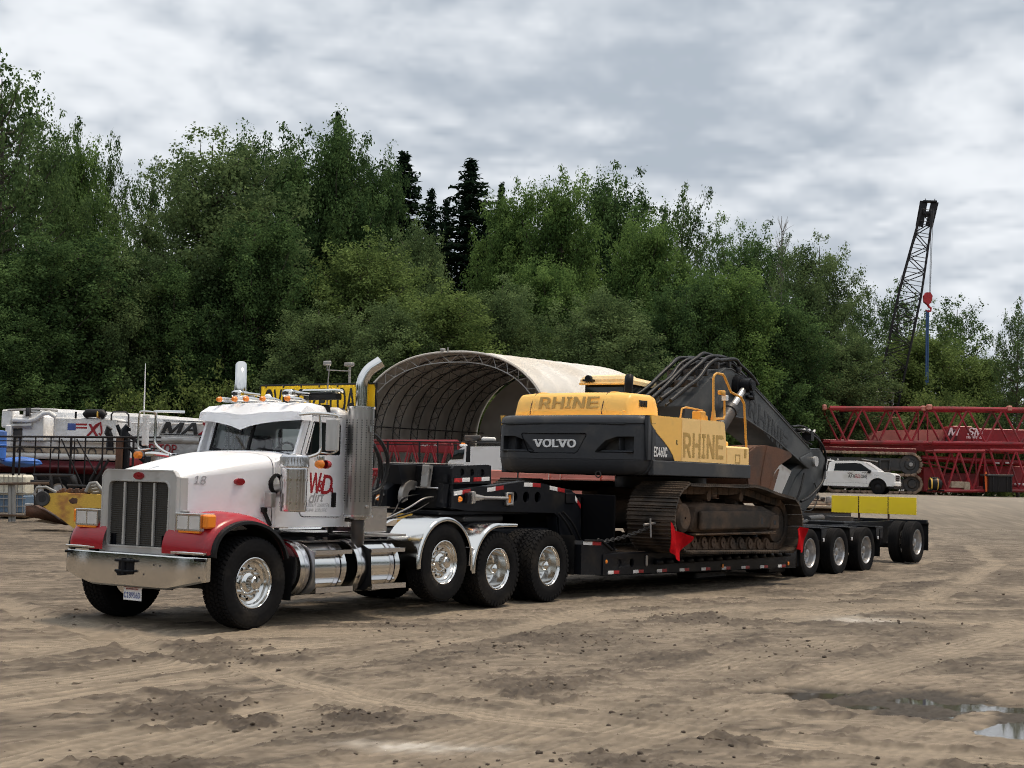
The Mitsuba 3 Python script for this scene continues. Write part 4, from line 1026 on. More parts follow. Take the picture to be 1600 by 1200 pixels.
# rear fenders
def half_fender(x, z, a0, a1, R, tail=0):
    path = arc(x, z, R, a0, a1, 22)
    if tail:
        path = path + [(path[-1][0] + tail, path[-1][1] - .012)]
    return path
for s in (-1, 1):
    for path in (half_fender(3.60, .66, 186, -12, .61), half_fender(4.86, .54, 184, 88, .635, .42)):
        pp = np.array(path); rings = []
        c0 = np.array([3.6, .66]) if pp[0, 0] < 3.5 else np.array([4.86, .54])
        for x, z in path:
            d = np.array([x, z]) - c0; d = d / np.linalg.norm(d)
            rings.append([(x + d[0] * e, s * y, z + d[1] * e) for y, e in ((.62, 0), (.64, .012), (1.0, .016), (1.19, .014), (1.225, .006), (1.24, -.014), (1.235, -.045))])
        part(t, 'rear_fender', MB().loft(np.array(rings if s > 0 else rings[::-1]), closed=False), 'chrome', 60, label='polished half-round rear fender')
    part(t, 'fender_bracket', MB().bx(4.18, 4.26, s * .6, s * 1.2, .60, .86, .01), 'polished')
    part(t, 'rear_mud_flap', MB().bx(6.86, 6.875, s * .62, s * 1.22, .38, .98), 'rubber', 0)
# wheels
for near in (True, False):
    s = -1 if near else 1
    wheel(t, 'steer', -.04, s * 1.03, .535, near)
    wheel(t, 'pusher', 3.60, s * 1.07, .665, near)
    for x in (4.86, 6.20):
        wheel(t, 'drive', x, s * 1.09, .535, near); wheel(t, 'drive', x, s * .76, .535, near, full=False)
# hoses between the tractor and the trailer
for k, (pts, r) in enumerate([([(2.12, -.80, 2.34), (2.45, -.82, 2.36), (2.70, -.82, 2.20), (2.82, -.80, 1.98), (2.74, -.78, 1.68), (2.52, -.76, 1.58), (2.30, -.72, 1.64)], .026), ([(2.12, -.74, 2.30), (2.42, -.76, 2.30), (2.66, -.76, 2.08), (2.72, -.74, 1.80), (2.66, -.70, 1.45), (2.78, -.6, 1.2), (3.0, -.5, 1.12)], .022), ([(2.12, -.68, 2.34), (2.5, -.70, 2.32), (2.82, -.68, 2.0), (2.88, -.66, 1.6), (2.84, -.6, 1.3), (2.7, -.5, 1.1)], .024), ([(2.12, -.62, 2.2), (2.4, -.62, 2.1), (2.55, -.6, 1.8), (2.6, -.58, 1.4), (2.6, -.5, 1.1)], .020)]):
    part(t, 'coiled_hose', MB().tube(smooth_path(pts, 26), r, 8), 'hose', 60)

sgn = thing('oversize_load_sign', 'yellow OVERSIZE LOAD banner standing behind the white cab', 'sign', TRUCK)
SX = 2.03
part(sgn, 'panel', MB().bx(SX, SX + .02, -1.21, .80, 2.56, 2.985, .004), 'sign_yellow', 0)
part(sgn, 'border', MB().prism(sg.box(-1.225, 2.545, .815, 3.0).difference(sg.box(-1.202, 2.568, .792, 2.977)), 'x', SX - .006, SX + .012), 'ink', 0)
part(sgn, 'lettering', MB().text('OVERSIZE LOAD', .31, (SX - .001, .72, 2.615), (0, -1, 0), (0, 0, 1), .004, True, 1.74), 'ink', 0)
bp = MB()
for y in np.linspace(.7, -1.2, 7):
    bp.bx(SX - .012, SX, y - .008, y + .008, 2.95, 2.99)
part(sgn, 'clip', bp, 'dark_steel', 0)
# ------------------------------------------------------------------ the lowboy trailer
def pieces(parent, name, mbs, bsdf, smooth=30, **kw):
    for q in mbs:
        part(parent, name, q, bsdf, smooth, **kw)


def solid(mb):
    import manifold3d as m3
    v, f = mb.mesh()
    m = trimesh.Trimesh(v, f, process=True); m.merge_vertices(digits_vertex=5)
    return m3.Manifold(m3.Mesh(np.asarray(m.vertices, np.float32), np.asarray(m.faces, np.uint32)))


def reflector(parent, x0, z0, x1, z1, y, h, first='white'):
    """A strip of red and white conspicuity tape on a face at y, running from (x0, z0) to (x1, z1)."""
    xm, zm = (x0 + x1) / 2, (z0 + z1) / 2
    for (a, b, c, d), col in zip(((x0, z0, xm, zm), (xm, zm, x1, z1)), ('white', 'red') if first == 'white' else ('red', 'white')):
        part(parent, 'reflector', MB().prism([(a, b - h / 2), (c, d - h / 2), (c, d + h / 2), (a, b + h / 2)], 'y', y - .005, y + .001), 'reflector_' + col, 0)


t = thing('lowboy_trailer', 'long black lowboy trailer with gooseneck and rear booster axle, carrying the digger', 'trailer', TRUCK)
for s in (-1, 1):
    y = s * .60
    pl_ = sg.Polygon([(4.50, 1.38), (4.50, 1.60), (5.0, 1.665), (5.6, 1.70), (6.39, 1.775), (6.9, 1.755), (7.74, 1.645), (8.0, 1.42), (8.04, .80), (7.45, .50), (7.35, 1.22), (7.22, 1.30), (4.9, 1.34)])
    for hx in (6.09, 6.41, 6.73):
        pl_ = pl_.difference(sg.Point(hx, 1.545).buffer(.085, 12))
    gb = part(t, 'gooseneck_beam', MB().prism(pl_, 'y', y - .02, y + .02), 'black_paint', 20)
    part(gb, 'lower_flange', MB().beam((4.5, y - s * .08, 1.385), (7.2, y - s * .08, 1.30), .18, .03).beam((7.3, y - s * .08, 1.24), (7.42, y - s * .08, .52), .18, .03), 'black_paint', 0)
    part(gb, 'upper_flange', MB().beam((4.5, y - s * .07, 1.60), (6.39, y - s * .07, 1.78), .16, .025).beam((6.39, y - s * .07, 1.785), (7.74, y - s * .07, 1.65), .16, .025), 'black_paint', 0)
    if s < 0:
        for x0, z0, x1, z1 in ((4.55, 1.585, 4.95, 1.628), (5.37, 1.645, 5.79, 1.685), (6.34, 1.735, 6.80, 1.73), (7.06, 1.695, 7.50, 1.65)):
            reflector(gb, x0, z0, x1, z1, y - .022, .062)
        reflector(gb, 7.76, 1.58, 7.99, 1.40, y - .022, .07)
        part(gb, 'marker_lamp', MB().lathe([(-.03, .001), (-.028, .03), (-.01, .04), (.005, .045)], (4.70, y - .022, 1.505), 'y', 16), 'amber', 45)
        part(gb, 'marker_lamp', MB().bx(5.87, 5.97, y - .05, y - .02, 1.455, 1.58, .01), 'amber', 20)
        part(gb, 'marker_guard', MB().prism(sg.box(5.83, 1.42, 6.01, 1.615).difference(sg.box(5.865, 1.45, 5.975, 1.585)), 'y', y - .07, y - .02), 'steel', 0)
        part(gb, 'link_arm', MB().tube([(4.95, y - .06, 1.535), (5.10, y - .06, 1.532), (5.25, y - .06, 1.53), (5.85, y - .06, 1.525)], [.06, .045, .026, .026], 10).bx(4.90, 4.98, y - .11, y - .02, 1.45, 1.62, .01), 'steel', 40)
        part(gb, 'link_socket', MB().bx(4.80, 4.90, y - .09, y - .02, 1.45, 1.60, .01), 'black_paint')
        part(gb, 'document_box', MB().bx(7.52, 7.78, y - .05, y - .02, 1.45, 1.62, .01), 'black_paint')
        part(gb, 'hose', MB().tube(smooth_path([(7.30, y - .05, 1.30), (7.5, y - .1, 1.1), (7.8, y - .08, .8)], 10), .018, 6).tube(smooth_path([(7.42, y - .05, 1.32), (7.65, y - .1, 1.12), (7.95, y - .08, .82)], 10), .018, 6), 'hose', 40, kind='stuff')
    up_ = sg.Polygon([(4.50, 1.72), (4.50, 1.94), (4.56, 1.985), (5.40, 2.015), (5.46, 2.00), (5.47, 1.74), (5.0, 1.73)])
    for hx in (4.74, 4.98, 5.24):
        up_ = up_.difference(sg.Point(hx, 1.895).buffer(.055, 12))
    ub = part(t, 'lift_frame', MB().prism(up_, 'y', s * .60 - .02, s * .60 + .02), 'black_paint', 20)
    if s < 0:
        reflector(ub, 4.55, 1.775, 4.93, 1.79, y - .022, .06, 'red'); reflector(ub, 5.02, 1.795, 5.42, 1.81, y - .022, .06, 'red')
        part(ub, 'hole_backing', MB().bx(4.7, 5.3, y + .03, y + .04, 1.82, 1.96), 'cabin_dark', 0)
nb = MB().bx(4.52, 4.60, -.58, .50, 1.36, 1.98, .01).bx(4.6, 7.4, -.56, .56, 1.36, 1.42).bx(5.4, 5.46, -.58, .58, 1.74, 2.0).bx(4.6, 7.6, -.5, .5, 1.60, 1.64).bx(7.55, 7.62, -.58, .58, .7, 1.6)
part(t, 'gooseneck_cross_plates', nb, 'black_paint', 0)
nz = part(t, 'gooseneck_nose', MB().prism([(4.08, 1.36), (4.08, 1.62), (4.30, 1.72), (4.30, 1.90), (4.16, 1.985), (4.62, 2.0), (4.62, 1.36)], 'y', .22, .50).prism([(4.20, 1.70), (4.10, 1.98), (4.60, 2.0), (4.60, 1.72)], 'y', .05, .22), 'black_paint', 12)
part(nz, 'nose_edge', MB().beam((4.1, .36, 2.0), (5.45, .36, 2.02), .10, .02).beam((4.5, -.1, 2.0), (5.45, -.1, 2.02), .06, .016), 'steel', 0)
part(nz, 'nose_lamp', MB().lathe([(4.045, .001), (4.05, .04), (4.08, .045)], (0, .36, 1.5), 'x', 14), 'amber')
part(t, 'kingpin_plate', MB().bx(4.3, 6.6, -.55, .55, 1.28, 1.34, .01).cyl((5.5, 0, 1.1), (5.5, 0, 1.3), .12), 'black_paint')
part(t, 'fifth_wheel', MB().bx(5.0, 6.0, -.5, .5, 1.16, 1.27, .03).prism([(4.9, 1.07), (5.2, 1.2), (5.8, 1.2), (6.1, 1.07)], 'y', -.45, -.35).prism([(4.9, 1.07), (5.2, 1.2), (5.8, 1.2), (6.1, 1.07)], 'y', .35, .45), 'dark_steel')
lk = part(t, 'lift_link', MB().prism(rounded([(4.36, 1.66), (4.44, 1.66), (4.50, 1.98), (4.40, 1.99)], .02).difference(sg.Polygon([(4.40, 1.74), (4.43, 1.74), (4.455, 1.93), (4.42, 1.93)])), 'y', -.28, -.16), 'steel')
qd = MB(); qd.prism(sg.Polygon(arc(4.42, 1.52, .24, 60, 200, 14) + [(4.42, 1.52)]).difference(sg.Point(4.42, 1.52).buffer(.11)), 'y', .02, .10)
part(t, 'quadrant_plate', qd, 'steel', 20)
part(t, 'lift_rod', MB().cyl((4.44, -.02, 1.66), (4.46, -.5, 1.655), .018).cyl((4.40, .2, 1.72), (4.44, .48, 1.72), .014), 'polished')
part(t, 'nose_ram', MB().cyl((4.44, -.50, 1.45), (4.44, -.52, 1.72), .075).bx(4.38, 4.5, -.56, -.44, 1.38, 1.5, .01).cyl((4.46, -.53, 1.75), (4.46, -.53, 1.86), .035), 'black_paint', 40)
for k, pts in enumerate(([(4.40, .26, 1.55), (4.05, .28, 1.54), (3.85, .28, 1.42), (3.78, .2, 1.12)], [(4.44, -.10, 1.56), (4.15, -.08, 1.52), (4.1, .02, 1.42), (3.95, -.02, 1.30), (3.75, .05, 1.1)], [(4.44, -.34, 1.53), (4.2, -.34, 1.50), (3.95, -.25, 1.36), (3.6, .0, 1.16), (3.2, .2, 1.07)], [(2.7, .2, 1.2), (3.1, .25, 1.12), (3.5, .1, 1.14), (4.1, -.2, 1.3), (4.4, -.3, 1.44)])):
    part(t, 'air_line', MB().tube(smooth_path(pts, 22), .014, 7), 'hose' if k in (1, 3) else 'steel', 60)
# main deck
part(t, 'gap_shade_slab', MB().bx(8.10, 8.16, -1.18, 1.18, .62, 1.60, .01).bx(7.9, 8.1, -.6, .6, .5, 1.55), 'matt_black', 0)  # slab added to fill the gap; its black stands in for shade
dk = MB()
part(t, 'deck_nose', MB().prism([(6.98, .38), (6.98, .84), (7.05, .895), (7.56, .875), (7.88, .725), (8.25, .70), (8.25, .36), (7.6, .355)], 'y', -1.28, 1.28), 'black_paint', 20)
part(t, 'nose_ramp_edge', MB().beam((7.03, -1.29, .905), (7.57, -1.29, .885), .03, .03).beam((7.57, -1.29, .885), (7.9, -1.29, .735), .03, .03), 'black_paint', 0)
reflector(t, 7.02, .862, 7.55, .845, -1.283, .055)
part(t, 'nose_lamp', MB().lathe([(-.03, .001), (-.025, .03), (.0, .04)], (7.70, -1.28, .56), 'y', 14), 'amber')
for s in (-1, 1):
    y = s * 1.28
    b = sg.Polygon([(7.60, .35), (7.60, .67), (8.2, .70), (14.9, .56), (14.9, .235), (8.5, .335)])
    for hx in (8.1, 8.5):
        b = b.difference(sg.Point(hx, .52).buffer(.07, 10))
    db = part(t, 'deck_beam', MB().prism(b, 'y', y - .02, y + .02), 'black_paint', 0)
    part(db, 'lower_flange', MB().beam((7.6, y - s * .05, .35), (14.9, y - s * .05, .235), .14, .02), 'black_paint', 0)
    if s < 0:
        for k in range(9):
            x = 7.75 + k * .79; z = .345 - (x - 7.6) * .0157 + .045
            reflector(db, x, z, x + .34, z - .005, y - .022, .052)
        part(db, 'tie_ring', MB().bx(8.93, 8.99, y - .05, y - .02, .45, .63, .02), 'steel')
        part(db, 'side_marker', MB().bx(11.7, 11.76, y - .04, y - .02, .33, .40, .01), 'amber')
        part(db, 'side_marker', MB().bx(14.5, 14.56, y - .04, y - .02, .29, .36, .01), 'amber')
        og = MB()
        for k in range(15):
            x = 9.2 + k * .36; og.prism([(x, .47), (x + .2, .47), (x + .16, .56), (x + .04, .56)], 'y', y - .12, y - .02)
        part(db, 'outrigger', og, 'black_paint', 0, kind='stuff')
cr = MB()
for k in range(20):
    x = 8.0 + k * .35; cr.bx(x, x + .09, -1.27, 1.27, .42 - .0157 * (x - 8), .63 - .014 * (x - 8))
for y in (-.75, .75):
    cr.beam((8.0, y, .50), (14.9, y, .40), .2, .28)
part(t, 'deck_frame', cr, 'black_paint', 0, kind='stuff')
for k in range(9):
    y = -1.12 + k * .28
    part(t, 'deck_plank', MB().beam((8.0, y, .672), (14.8, y, .565), .26, .05), 'timber', 0)
part(t, 'landing_skid', MB().bx(11.3, 12.5, -1.0, -.6, .12, .26, .03).bx(14.3, 15.1, -1.0, -.5, .12, .24, .03), 'black_paint')
# rear frame and axles
rf_ = MB()
for s in (-1, 1):
    rf_.prism([(14.4, .30), (14.9, .95), (15.1, 1.0), (19.6, 1.0), (19.6, .74), (15.0, .70), (14.9, .28)], 'y', s * .50 - .06, s * .50 + .06)
    rf_.prism([(14.85, .25), (14.85, .60), (15.0, .96), (15.1, .96), (15.1, .25)], 'y', min(s * .5, s * 1.28), max(s * .5, s * 1.28))
rf_.bx(15.0, 19.5, -.55, .55, .93, .97).bx(19.4, 19.55, -1.2, 1.2, .82, 1.0)
part(t, 'rear_frame', rf_, 'black_paint', 0)
for k, x in enumerate((15.75, 17.25, 18.75)):
    a = sub(t, 'axle_set')
    part(a, 'axle', MB().cyl((x, -1.1, .485), (x, 1.1, .485), .07).bx(x - .5, x + .3, -.6, -.4, .45, .70).bx(x - .5, x + .3, .4, .6, .45, .70), 'black_paint')
    for s in (-1, 1):
        part(a, 'fender', MB().bx(x + .52, x + 1.0, s * .62, s * 1.22, .96, .985, .005).prism([(x + .60, .72), (x + .60, .96), (x + .9, .96), (x + .74, .72)], 'y', s * 1.20 - .012, s * 1.20 + .012).prism([(x + .60, .74), (x + .62, .98), (x + .66, .98), (x + .64, .74)], 'y', min(s * .66, s * 1.18), max(s * .66, s * 1.18)), 'black_paint', 0)
        part(a, 'brake_pod', MB().cyl((x + .3, s * .3, .62), (x + .5, s * .3, .7), .09), 'dark_steel')
    part(a, 'side_lamp', MB().bx(x + .66, x + .72, -1.235, -1.21, .70, .77, .01), 'lamp_glass')
    for near in (True, False):
        s = -1 if near else 1
        wheel(t, 'trailer', x, s * 1.12, .485, near); wheel(t, 'trailer', x, s * .82, .485, near, full=False)
for x in (15.2, 16.4, 17.9):
    part(t, 'air_bag', MB().lathe([(.98, .10), (1.0, .14), (1.06, .15), (1.1, .12), (1.11, .001)], (x + .35, .45, 0), 'z', 18), 'rubber')
part(t, 'top_pipe', MB().tube([(15.2, -.2, 1.04), (17.6, -.25, 1.05), (18.6, .1, 1.06)], .045, 8).tube([(16.0, .3, 1.05), (17.6, .5, 1.07)], .03, 8).bx(17.0, 18.1, .1, .9, 1.0, 1.16, .02).cyl((15.6, .2, 1.06), (16.0, .55, 1.06), .12), 'dark_steel', kind='stuff')
part(t, 'mud_flap', MB().bx(19.56, 19.575, -1.22, -.62, .32, .92), 'rubber', 0); part(t, 'mud_flap', MB().bx(19.56, 19.575, .62, 1.22, .32, .92), 'rubber', 0)
bz = part(t, 'booster_frame', MB().bx(19.4, 20.1, -.45, .45, .86, 1.06, .02).prism([(19.9, .62), (19.9, 1.04), (22.7, 1.06), (22.7, .92), (21.2, .86), (20.8, .62)], 'y', -.46, -.34).prism([(19.9, .62), (19.9, 1.04), (22.7, 1.06), (22.7, .92), (21.2, .86), (20.8, .62)], 'y', .34, .46).bx(22.55, 22.66, -1.22, 1.2, 1.0, 1.10, .01).bx(20.3, 20.6, -.9, .9, .68, .95, .02), 'black_paint', 20)
part(bz, 'booster_pivot', MB().cyl((20.2, 0, 1.05), (20.2, 0, 1.16), .32).cyl((19.8, .6, 1.05), (20.6, .6, 1.08), .10), 'dark_steel')
part(bz, 'axle', MB().cyl((22.03, -1.1, .50), (22.03, 1.1, .50), .07).bx(21.5, 22.4, -.45, -.35, .5, .9).bx(21.5, 22.4, .35, .45, .5, .9), 'black_paint')
for near in (True, False):
    s = -1 if near else 1
    wheel(t, 'trailer', 22.03, s * 1.08, .585, near); wheel(t, 'trailer', 22.03, s * .76, .585, near)
    part(bz, 'mud_flap', MB().bx(22.62, 22.64, s * .62, s * 1.24, .38, 1.02).bx(22.58, 22.66, s * .62, s * 1.24, .98, 1.04), 'rubber', 0)
sg_ = thing('yellow_banner_board', 'plain yellow board in three panels across the rear of the trailer', 'sign', TRUCK)
for a, b in ((1.15, .46), (.445, -.285), (-.30, -.99)):
    part(sg_, 'panel', MB().bx(22.50, 22.52, b, a, 1.21, 1.62, .004), 'board_yellow', 0)
for y in (.452, -.292):
    part(sg_, 'post', MB().bx(22.49, 22.53, y - .006, y + .006, 1.20, 1.625).bx(22.52, 22.56, y - .02, y + .02, 1.05, 1.60), 'rust_brown', 0)

# ------------------------------------------------------------------ the digger
x = thing('excavator', 'big yellow and charcoal tracked digger chained onto the lowboy trailer', 'excavator', TRUCK)
# tracks
def track_path(front, rear, R0, R1, tops):
    (fx, fz), (rx, rz) = front, rear
    p = [(fx + R0 * math.cos(q), fz + R0 * math.sin(q)) for q in np.radians(np.linspace(270, 95, 16))]
    p += tops
    p += [(rx + R1 * math.cos(q), rz + R1 * math.sin(q)) for q in np.radians(np.linspace(85, -90, 16))]
    d = smooth_path([(a, 0, b) for a, b in p], 600)[:, [0, 2]]; d = np.vstack([d, d[:1]])
    L = np.concatenate([[0], np.cumsum(np.linalg.norm(np.diff(d, axis=0), axis=1))]); n = int(round(L[-1] / .216))
    q = np.arange(n) * L[-1] / n
    P = np.stack([np.interp(q, L, d[:, k]) for k in (0, 1)], 1)
    Q = np.stack([np.interp((q + .02) % L[-1], L, d[:, k]) for k in (0, 1)], 1)
    return P, (Q - P) / np.linalg.norm(Q - P, axis=1, keepdims=True)
SW = .90
shoe = MB().bx(-.105, .105, -SW / 2, SW / 2, 0, .022)
for q in (-.085, -.012, .06):
    shoe.prism([(q, .02), (q + .028, .02), (q + .020, .052), (q + .008, .052)], 'y', -SW / 2, SW / 2)
SHOE = mikit.ply(shoe.mesh(), 'track_steel', smooth=False)
LINK = mikit.ply(MB().bx(-.10, .10, -.16, -.11, -.13, -.002, .01).bx(-.10, .10, .11, .16, -.13, -.002, .01).cyl((-.1, -.17, -.07), (-.1, .17, -.07), .03, n=8).mesh(), 'track_dirt', smooth=False)
for s in (-1, 1):
    yc = s * 1.44
    tr = sub(x, 'track')
    P, D = track_path((9.40, 1.245), (13.38, 1.10), .53, .47, [(9.9, 1.765), (10.6, 1.77), (11.3, 1.76), (11.75, 1.775), (12.2, 1.735), (12.8, 1.64)])
    for (px_, pz_), (dx, dz) in zip(P, D):
        m = np.eye(4); m[:3, 0] = (dx, 0, dz); m[:3, 1] = (0, 1, 0); m[:3, 2] = (-dz, 0, dx); m[:3, 3] = (px_, yc, pz_)
        put(numbered(tr + '__shoe'), SHOE, None, TRUCK @ m, 0)
    lk_ = [(TRUCK @ np.eye(4))]
    lm = MB()
    for (px_, pz_), (dx, dz) in zip(P, D):
        m = np.eye(4); m[:3, 0] = (dx, 0, dz); m[:3, 2] = (-dz, 0, dx); m[:3, 3] = (px_, yc, pz_)
        lm.bx(-.10, .10, -.16, -.11, -.13, -.002, .01, m).bx(-.10, .10, .11, .16, -.13, -.002, .01, m)
    part(tr, 'chain_links', lm, 'track_dirt', 0, kind='stuff')
    fr_ = MB().prism([(9.75, 1.05), (9.95, 1.42), (10.3, 1.50), (12.5, 1.44), (13.1, 1.30), (13.15, .98), (12.9, .92), (9.9, 1.0)], 'y', yc - .24, yc + .24)
    fr_.bx(10.0, 12.7, yc + s * .24, yc + s * .33, 1.04, 1.36, .03).bx(12.75, 13.15, yc + s * .24, yc + s * .30, 1.02, 1.28, .02).bx(9.85, 13.0, yc - .3, yc + .3, .94, .98)
    part(tr, 'track_frame', fr_, 'track_dirt', 0)
    part(tr, 'frame_slot', MB().bx(12.3, 12.38, yc + s * .331, yc + s * .334, 1.12, 1.24).bx(12.9, 13.0, yc + s * .301, yc + s * .304, 1.1, 1.18), 'cabin_dark', 0)
    for k in range(9):
        a = 10.0 + k * .36; z = .845 - (a - 9.4) * .035
        part(tr, 'roller', MB().lathe([(-.20, .02), (-.20, .09), (-.17, .09), (-.16, .12), (-.10, .12), (-.09, .10), (.09, .10), (.10, .12), (.16, .12), (.17, .09), (.20, .09), (.20, .02)], (a, yc, z + .02), 'y', 18), 'track_dirt')
    for a in (10.5, 11.75):
        part(tr, 'carrier_roller', MB().cyl((a, yc - .2, 1.60), (a, yc + .2, 1.60), .08).bx(a - .06, a + .06, yc - .1, yc + .1, 1.4, 1.6), 'track_dirt')
    part(tr, 'sprocket', MB().lathe([(-.34, .02), (-.34, .18), (-.30, .24), (-.14, .26), (-.10, .40), (.10, .40), (.14, .26), (.30, .24), (.34, .18), (.34, .02)], (9.40, yc, 1.245), 'y', 28), 'track_dirt', label='round sprocket at the tail end of the track')
    part(tr, 'idler', MB().lathe([(-.14, .02), (-.14, .2), (-.13, .33), (-.06, .36), (.06, .36), (.13, .33), (.14, .2), (.14, .02)], (13.38, yc, 1.10), 'y', 28), 'track_dirt')
part(x, 'carbody', MB().bx(10.4, 12.9, -1.2, 1.2, 1.05, 1.55, .1).bx(10.8, 12.5, -.8, .8, 1.5, 1.72, .05), 'track_dirt', 0)
part(x, 'swing_ring', MB().lathe([(1.70, .80), (1.72, .84), (1.92, .84), (1.93, .8)], (11.75, 0, 0), 'z', 40), 'dark_steel')
# house
hs = MB().bx(8.9, 12.4, -1.42, 1.42, 1.93, 2.06).bx(8.8, 11.4, -1.44, 1.44, 2.06, 2.88, .03)
part(x, 'house_frame', hs, 'black_paint', 0)
part(x, 'swing_motor', MB().cyl((11.2, -.3, 2.0), (11.2, -.3, 2.95), .2).bx(11.45, 12.35, -1.0, -.5, 2.06, 2.40, .03), 'rust_brown')
# counterweight
def cw_outline(n=70):
    w, r = 1.50, .30; pts = [(8.74, w)]
    for y in np.linspace(w, -w, 44):
        a = abs(y); base = 8.40 + .10 * (a / w) ** 2
        if a > w - r:
            q = (a - (w - r)) / r; base = 8.40 + .10 + (r + .05) * (1 - math.sqrt(max(0, 1 - q * q)))
        pts.append((base, y))
    pts.append((8.74, -w)); return np.array(pts)
ol_ = cw_outline(); cn = np.gradient(ol_, axis=0); cn = np.stack([cn[:, 1], -cn[:, 0]], 1); cn /= np.linalg.norm(cn, axis=1, keepdims=True)
cn[0] = (0, -1); cn[-1] = (0, 1); cn[1:3] = (0.1, -1); cn[-3:-1] = (0.1, 1)
inw = np.array([8.9, 0]) - ol_; cn *= np.sign((cn * inw).sum(1, keepdims=True)); cn[0, 0] = cn[-1, 0] = 0
rings = []
for z, d in ((1.93, .22), (1.95, .14), (2.0, .075), (2.08, .03), (2.165, .012), (2.172, .016), (2.18, .004), (2.4, .0), (2.60, .002), (2.70, .006), (2.735, .006), (2.745, .030), (2.765, .030), (2.775, .004), (2.82, .012), (2.86, .030), (2.89, .065), (2.905, .12), (2.91, .20)):
    o = ol_ + cn * d
    rings.append([(a, b, z) for a, b in o])
cwm = solid(MB().loft(np.array(rings)[:, ::-1]))
if cwm.volume() < 0 or cwm.is_empty():
    cwm = solid(MB().loft(np.array(rings)))
def cutter(poly, x0, x1):
    return solid(MB().prism(poly, 'x', x0, x1))
pan = rounded([(.88, 2.60), (-.46, 2.60), (-.28, 2.30), (-.22, 2.27), (.66, 2.27), (.72, 2.30)], .03)
cwm = cwm - cutter(pan, 8.0, 8.440)
for s in (-1, 1):
    pk = sg.Polygon([(s * 1.27, 2.54), (s * 1.0, 2.535), (s * .80, 2.47), (s * .62, 2.30), (s * 1.27, 2.30)]).buffer(.015)
    cwm = cwm - cutter(pk, 8.0, 8.66)
cw = part(x, 'counterweight', MB().add(np.array(cwm.to_mesh().vert_properties[:, :3]), np.array(cwm.to_mesh().tri_verts)), 'cw_grey', 30, label='charcoal counterweight with white lettering')
vt = MB(); xo = .52
vt.text('VOLVO', .126, (8.436, .60, 2.368), (0, -1, 0), (0, 0, 1), .010, True, .82)
vt.text('VOLVO', .126, (8.4355, .588, 2.369), (0, -1, 0), (0, 0, 1), .010, True, .82)
for yv in (.585, .475, .12, .025, -.105):
    vt.bx(8.424, 8.436, yv - .04, yv + .04, 2.474, 2.494)
vt.bx(8.424, 8.436, .255, .335, 2.474, 2.494)
part(cw, 'lettering', vt, 'ink_white', 0)
pc_ = np.array(pan.exterior.coords); part(cw, 'panel_edge', MB().tube([(8.405 + .10 * (y / 1.5) ** 2, y, z) for y, z in pc_[:-1]], .009, 5, closed=True), 'matt_black', 40)
for s in (-1, 1):
    part(cw, 'pocket_ledge', MB().prism([(s * 1.28, 2.285), (s * .60, 2.285), (s * .72, 2.325), (s * 1.25, 2.325)], 'x', 8.47, 8.67), 'cw_grey', 0)
    part(cw, 'pocket_rib', MB().bx(8.50, 8.66, s * 1.02 - .012, s * 1.02 + .012, 2.31, 2.53), 'cw_grey', 0)
part(cw, 'top_line', MB().bx(8.44, 8.47, -1.15, 1.2, 2.742, 2.765), 'cabin_dark', 0)
part(cw, 'hook_eye', MB().tube([(8.52, -.62 + .05 * math.cos(a), 1.93 + .05 * math.sin(a)) for a in np.linspace(0, 6.28, 13)[:-1]], .012, 6, closed=True), 'dark_steel')
seam = [(8.70, 2.912), (8.74, 2.74), (8.90, 2.62), (9.10, 2.52), (9.30, 2.40), (9.45, 2.28), (9.52, 2.185)]
for s in (-1, 1):
    y0, y1 = (s * 1.44, s * 1.495)
    lo, hi = min(y0, y1), max(y0, y1)
    sm = sg.Polygon(seam + [(9.745, 2.185), (9.745, 2.912)])
    part(x, 'side_panel', MB().prism(sm, 'y', lo, hi), 'yellow_paint', 20, label='deep yellow rear side panel with a swept edge')
    for (a, b) in ((9.758, 10.415), (10.430, 11.30)):
        pd = sg.Polygon([(a, 2.185), (b, 2.185 - .0), (b + (.12 if b > 11 else 0), 2.185), (b + (.10 if b > 11 else 0), 2.60), (b + (.04 if b > 11 else 0), 2.88), (b - (.02 if b > 11 else 0), 2.915), (a, 2.915)])
        part(x, 'side_door', MB().prism(pd, 'y', lo, hi), 'faded_yellow', 20)
    part(x, 'step_box', MB().bx(11.43, 12.37, s * .95, s * 1.49, 2.15, 2.50, .03), 'faded_yellow', 20, label='faded yellow step box at the front corner')
    part(x, 'lower_skirt', MB().bx(8.78, 12.40, s * 1.40, s * 1.505, 1.935, 2.178, .012), 'cw_grey', 20)
    if s < 0:
        part(x, 'side_filler', MB().prism([(8.62, 2.18), (9.60, 2.18), (9.52, 2.28), (9.35, 2.40), (9.1, 2.55), (8.8, 2.68), (8.68, 2.8), (8.66, 2.9), (8.60, 2.9)], 'y', -1.487, -1.43), 'cw_grey', 0)
        part(x, 'side_lettering', MB().word('RHINE', .40, (9.80, -1.4955, 2.262), (1, 0, 0), (0, 0, 1), .003, 1.50), 'ghost_yellow', 0, label='faded ghost letters on the yellow side')
        part(x, 'model_lettering', MB().text('EC460C', .155, (8.80, -1.4985, 2.24), (1, 0, 0), (0, 0, 1), .004, True, .44), 'ink_white', 0, label='white letters on the charcoal corner')
        part(x, 'door_latch', MB().bx(9.56, 9.585, -1.50, -1.494, 2.46, 2.54).bx(9.585, 9.62, -1.50, -1.494, 2.46, 2.475), 'ink', 0)
        part(x, 'step_latch', MB().prism(sg.box(11.78, 2.20, 11.98, 2.36).difference(sg.box(11.80, 2.22, 11.96, 2.34)), 'y', -1.496, -1.488).bx(12.15, 12.24, -1.495, -1.488, 2.30, 2.46), 'ghost_yellow', 0)
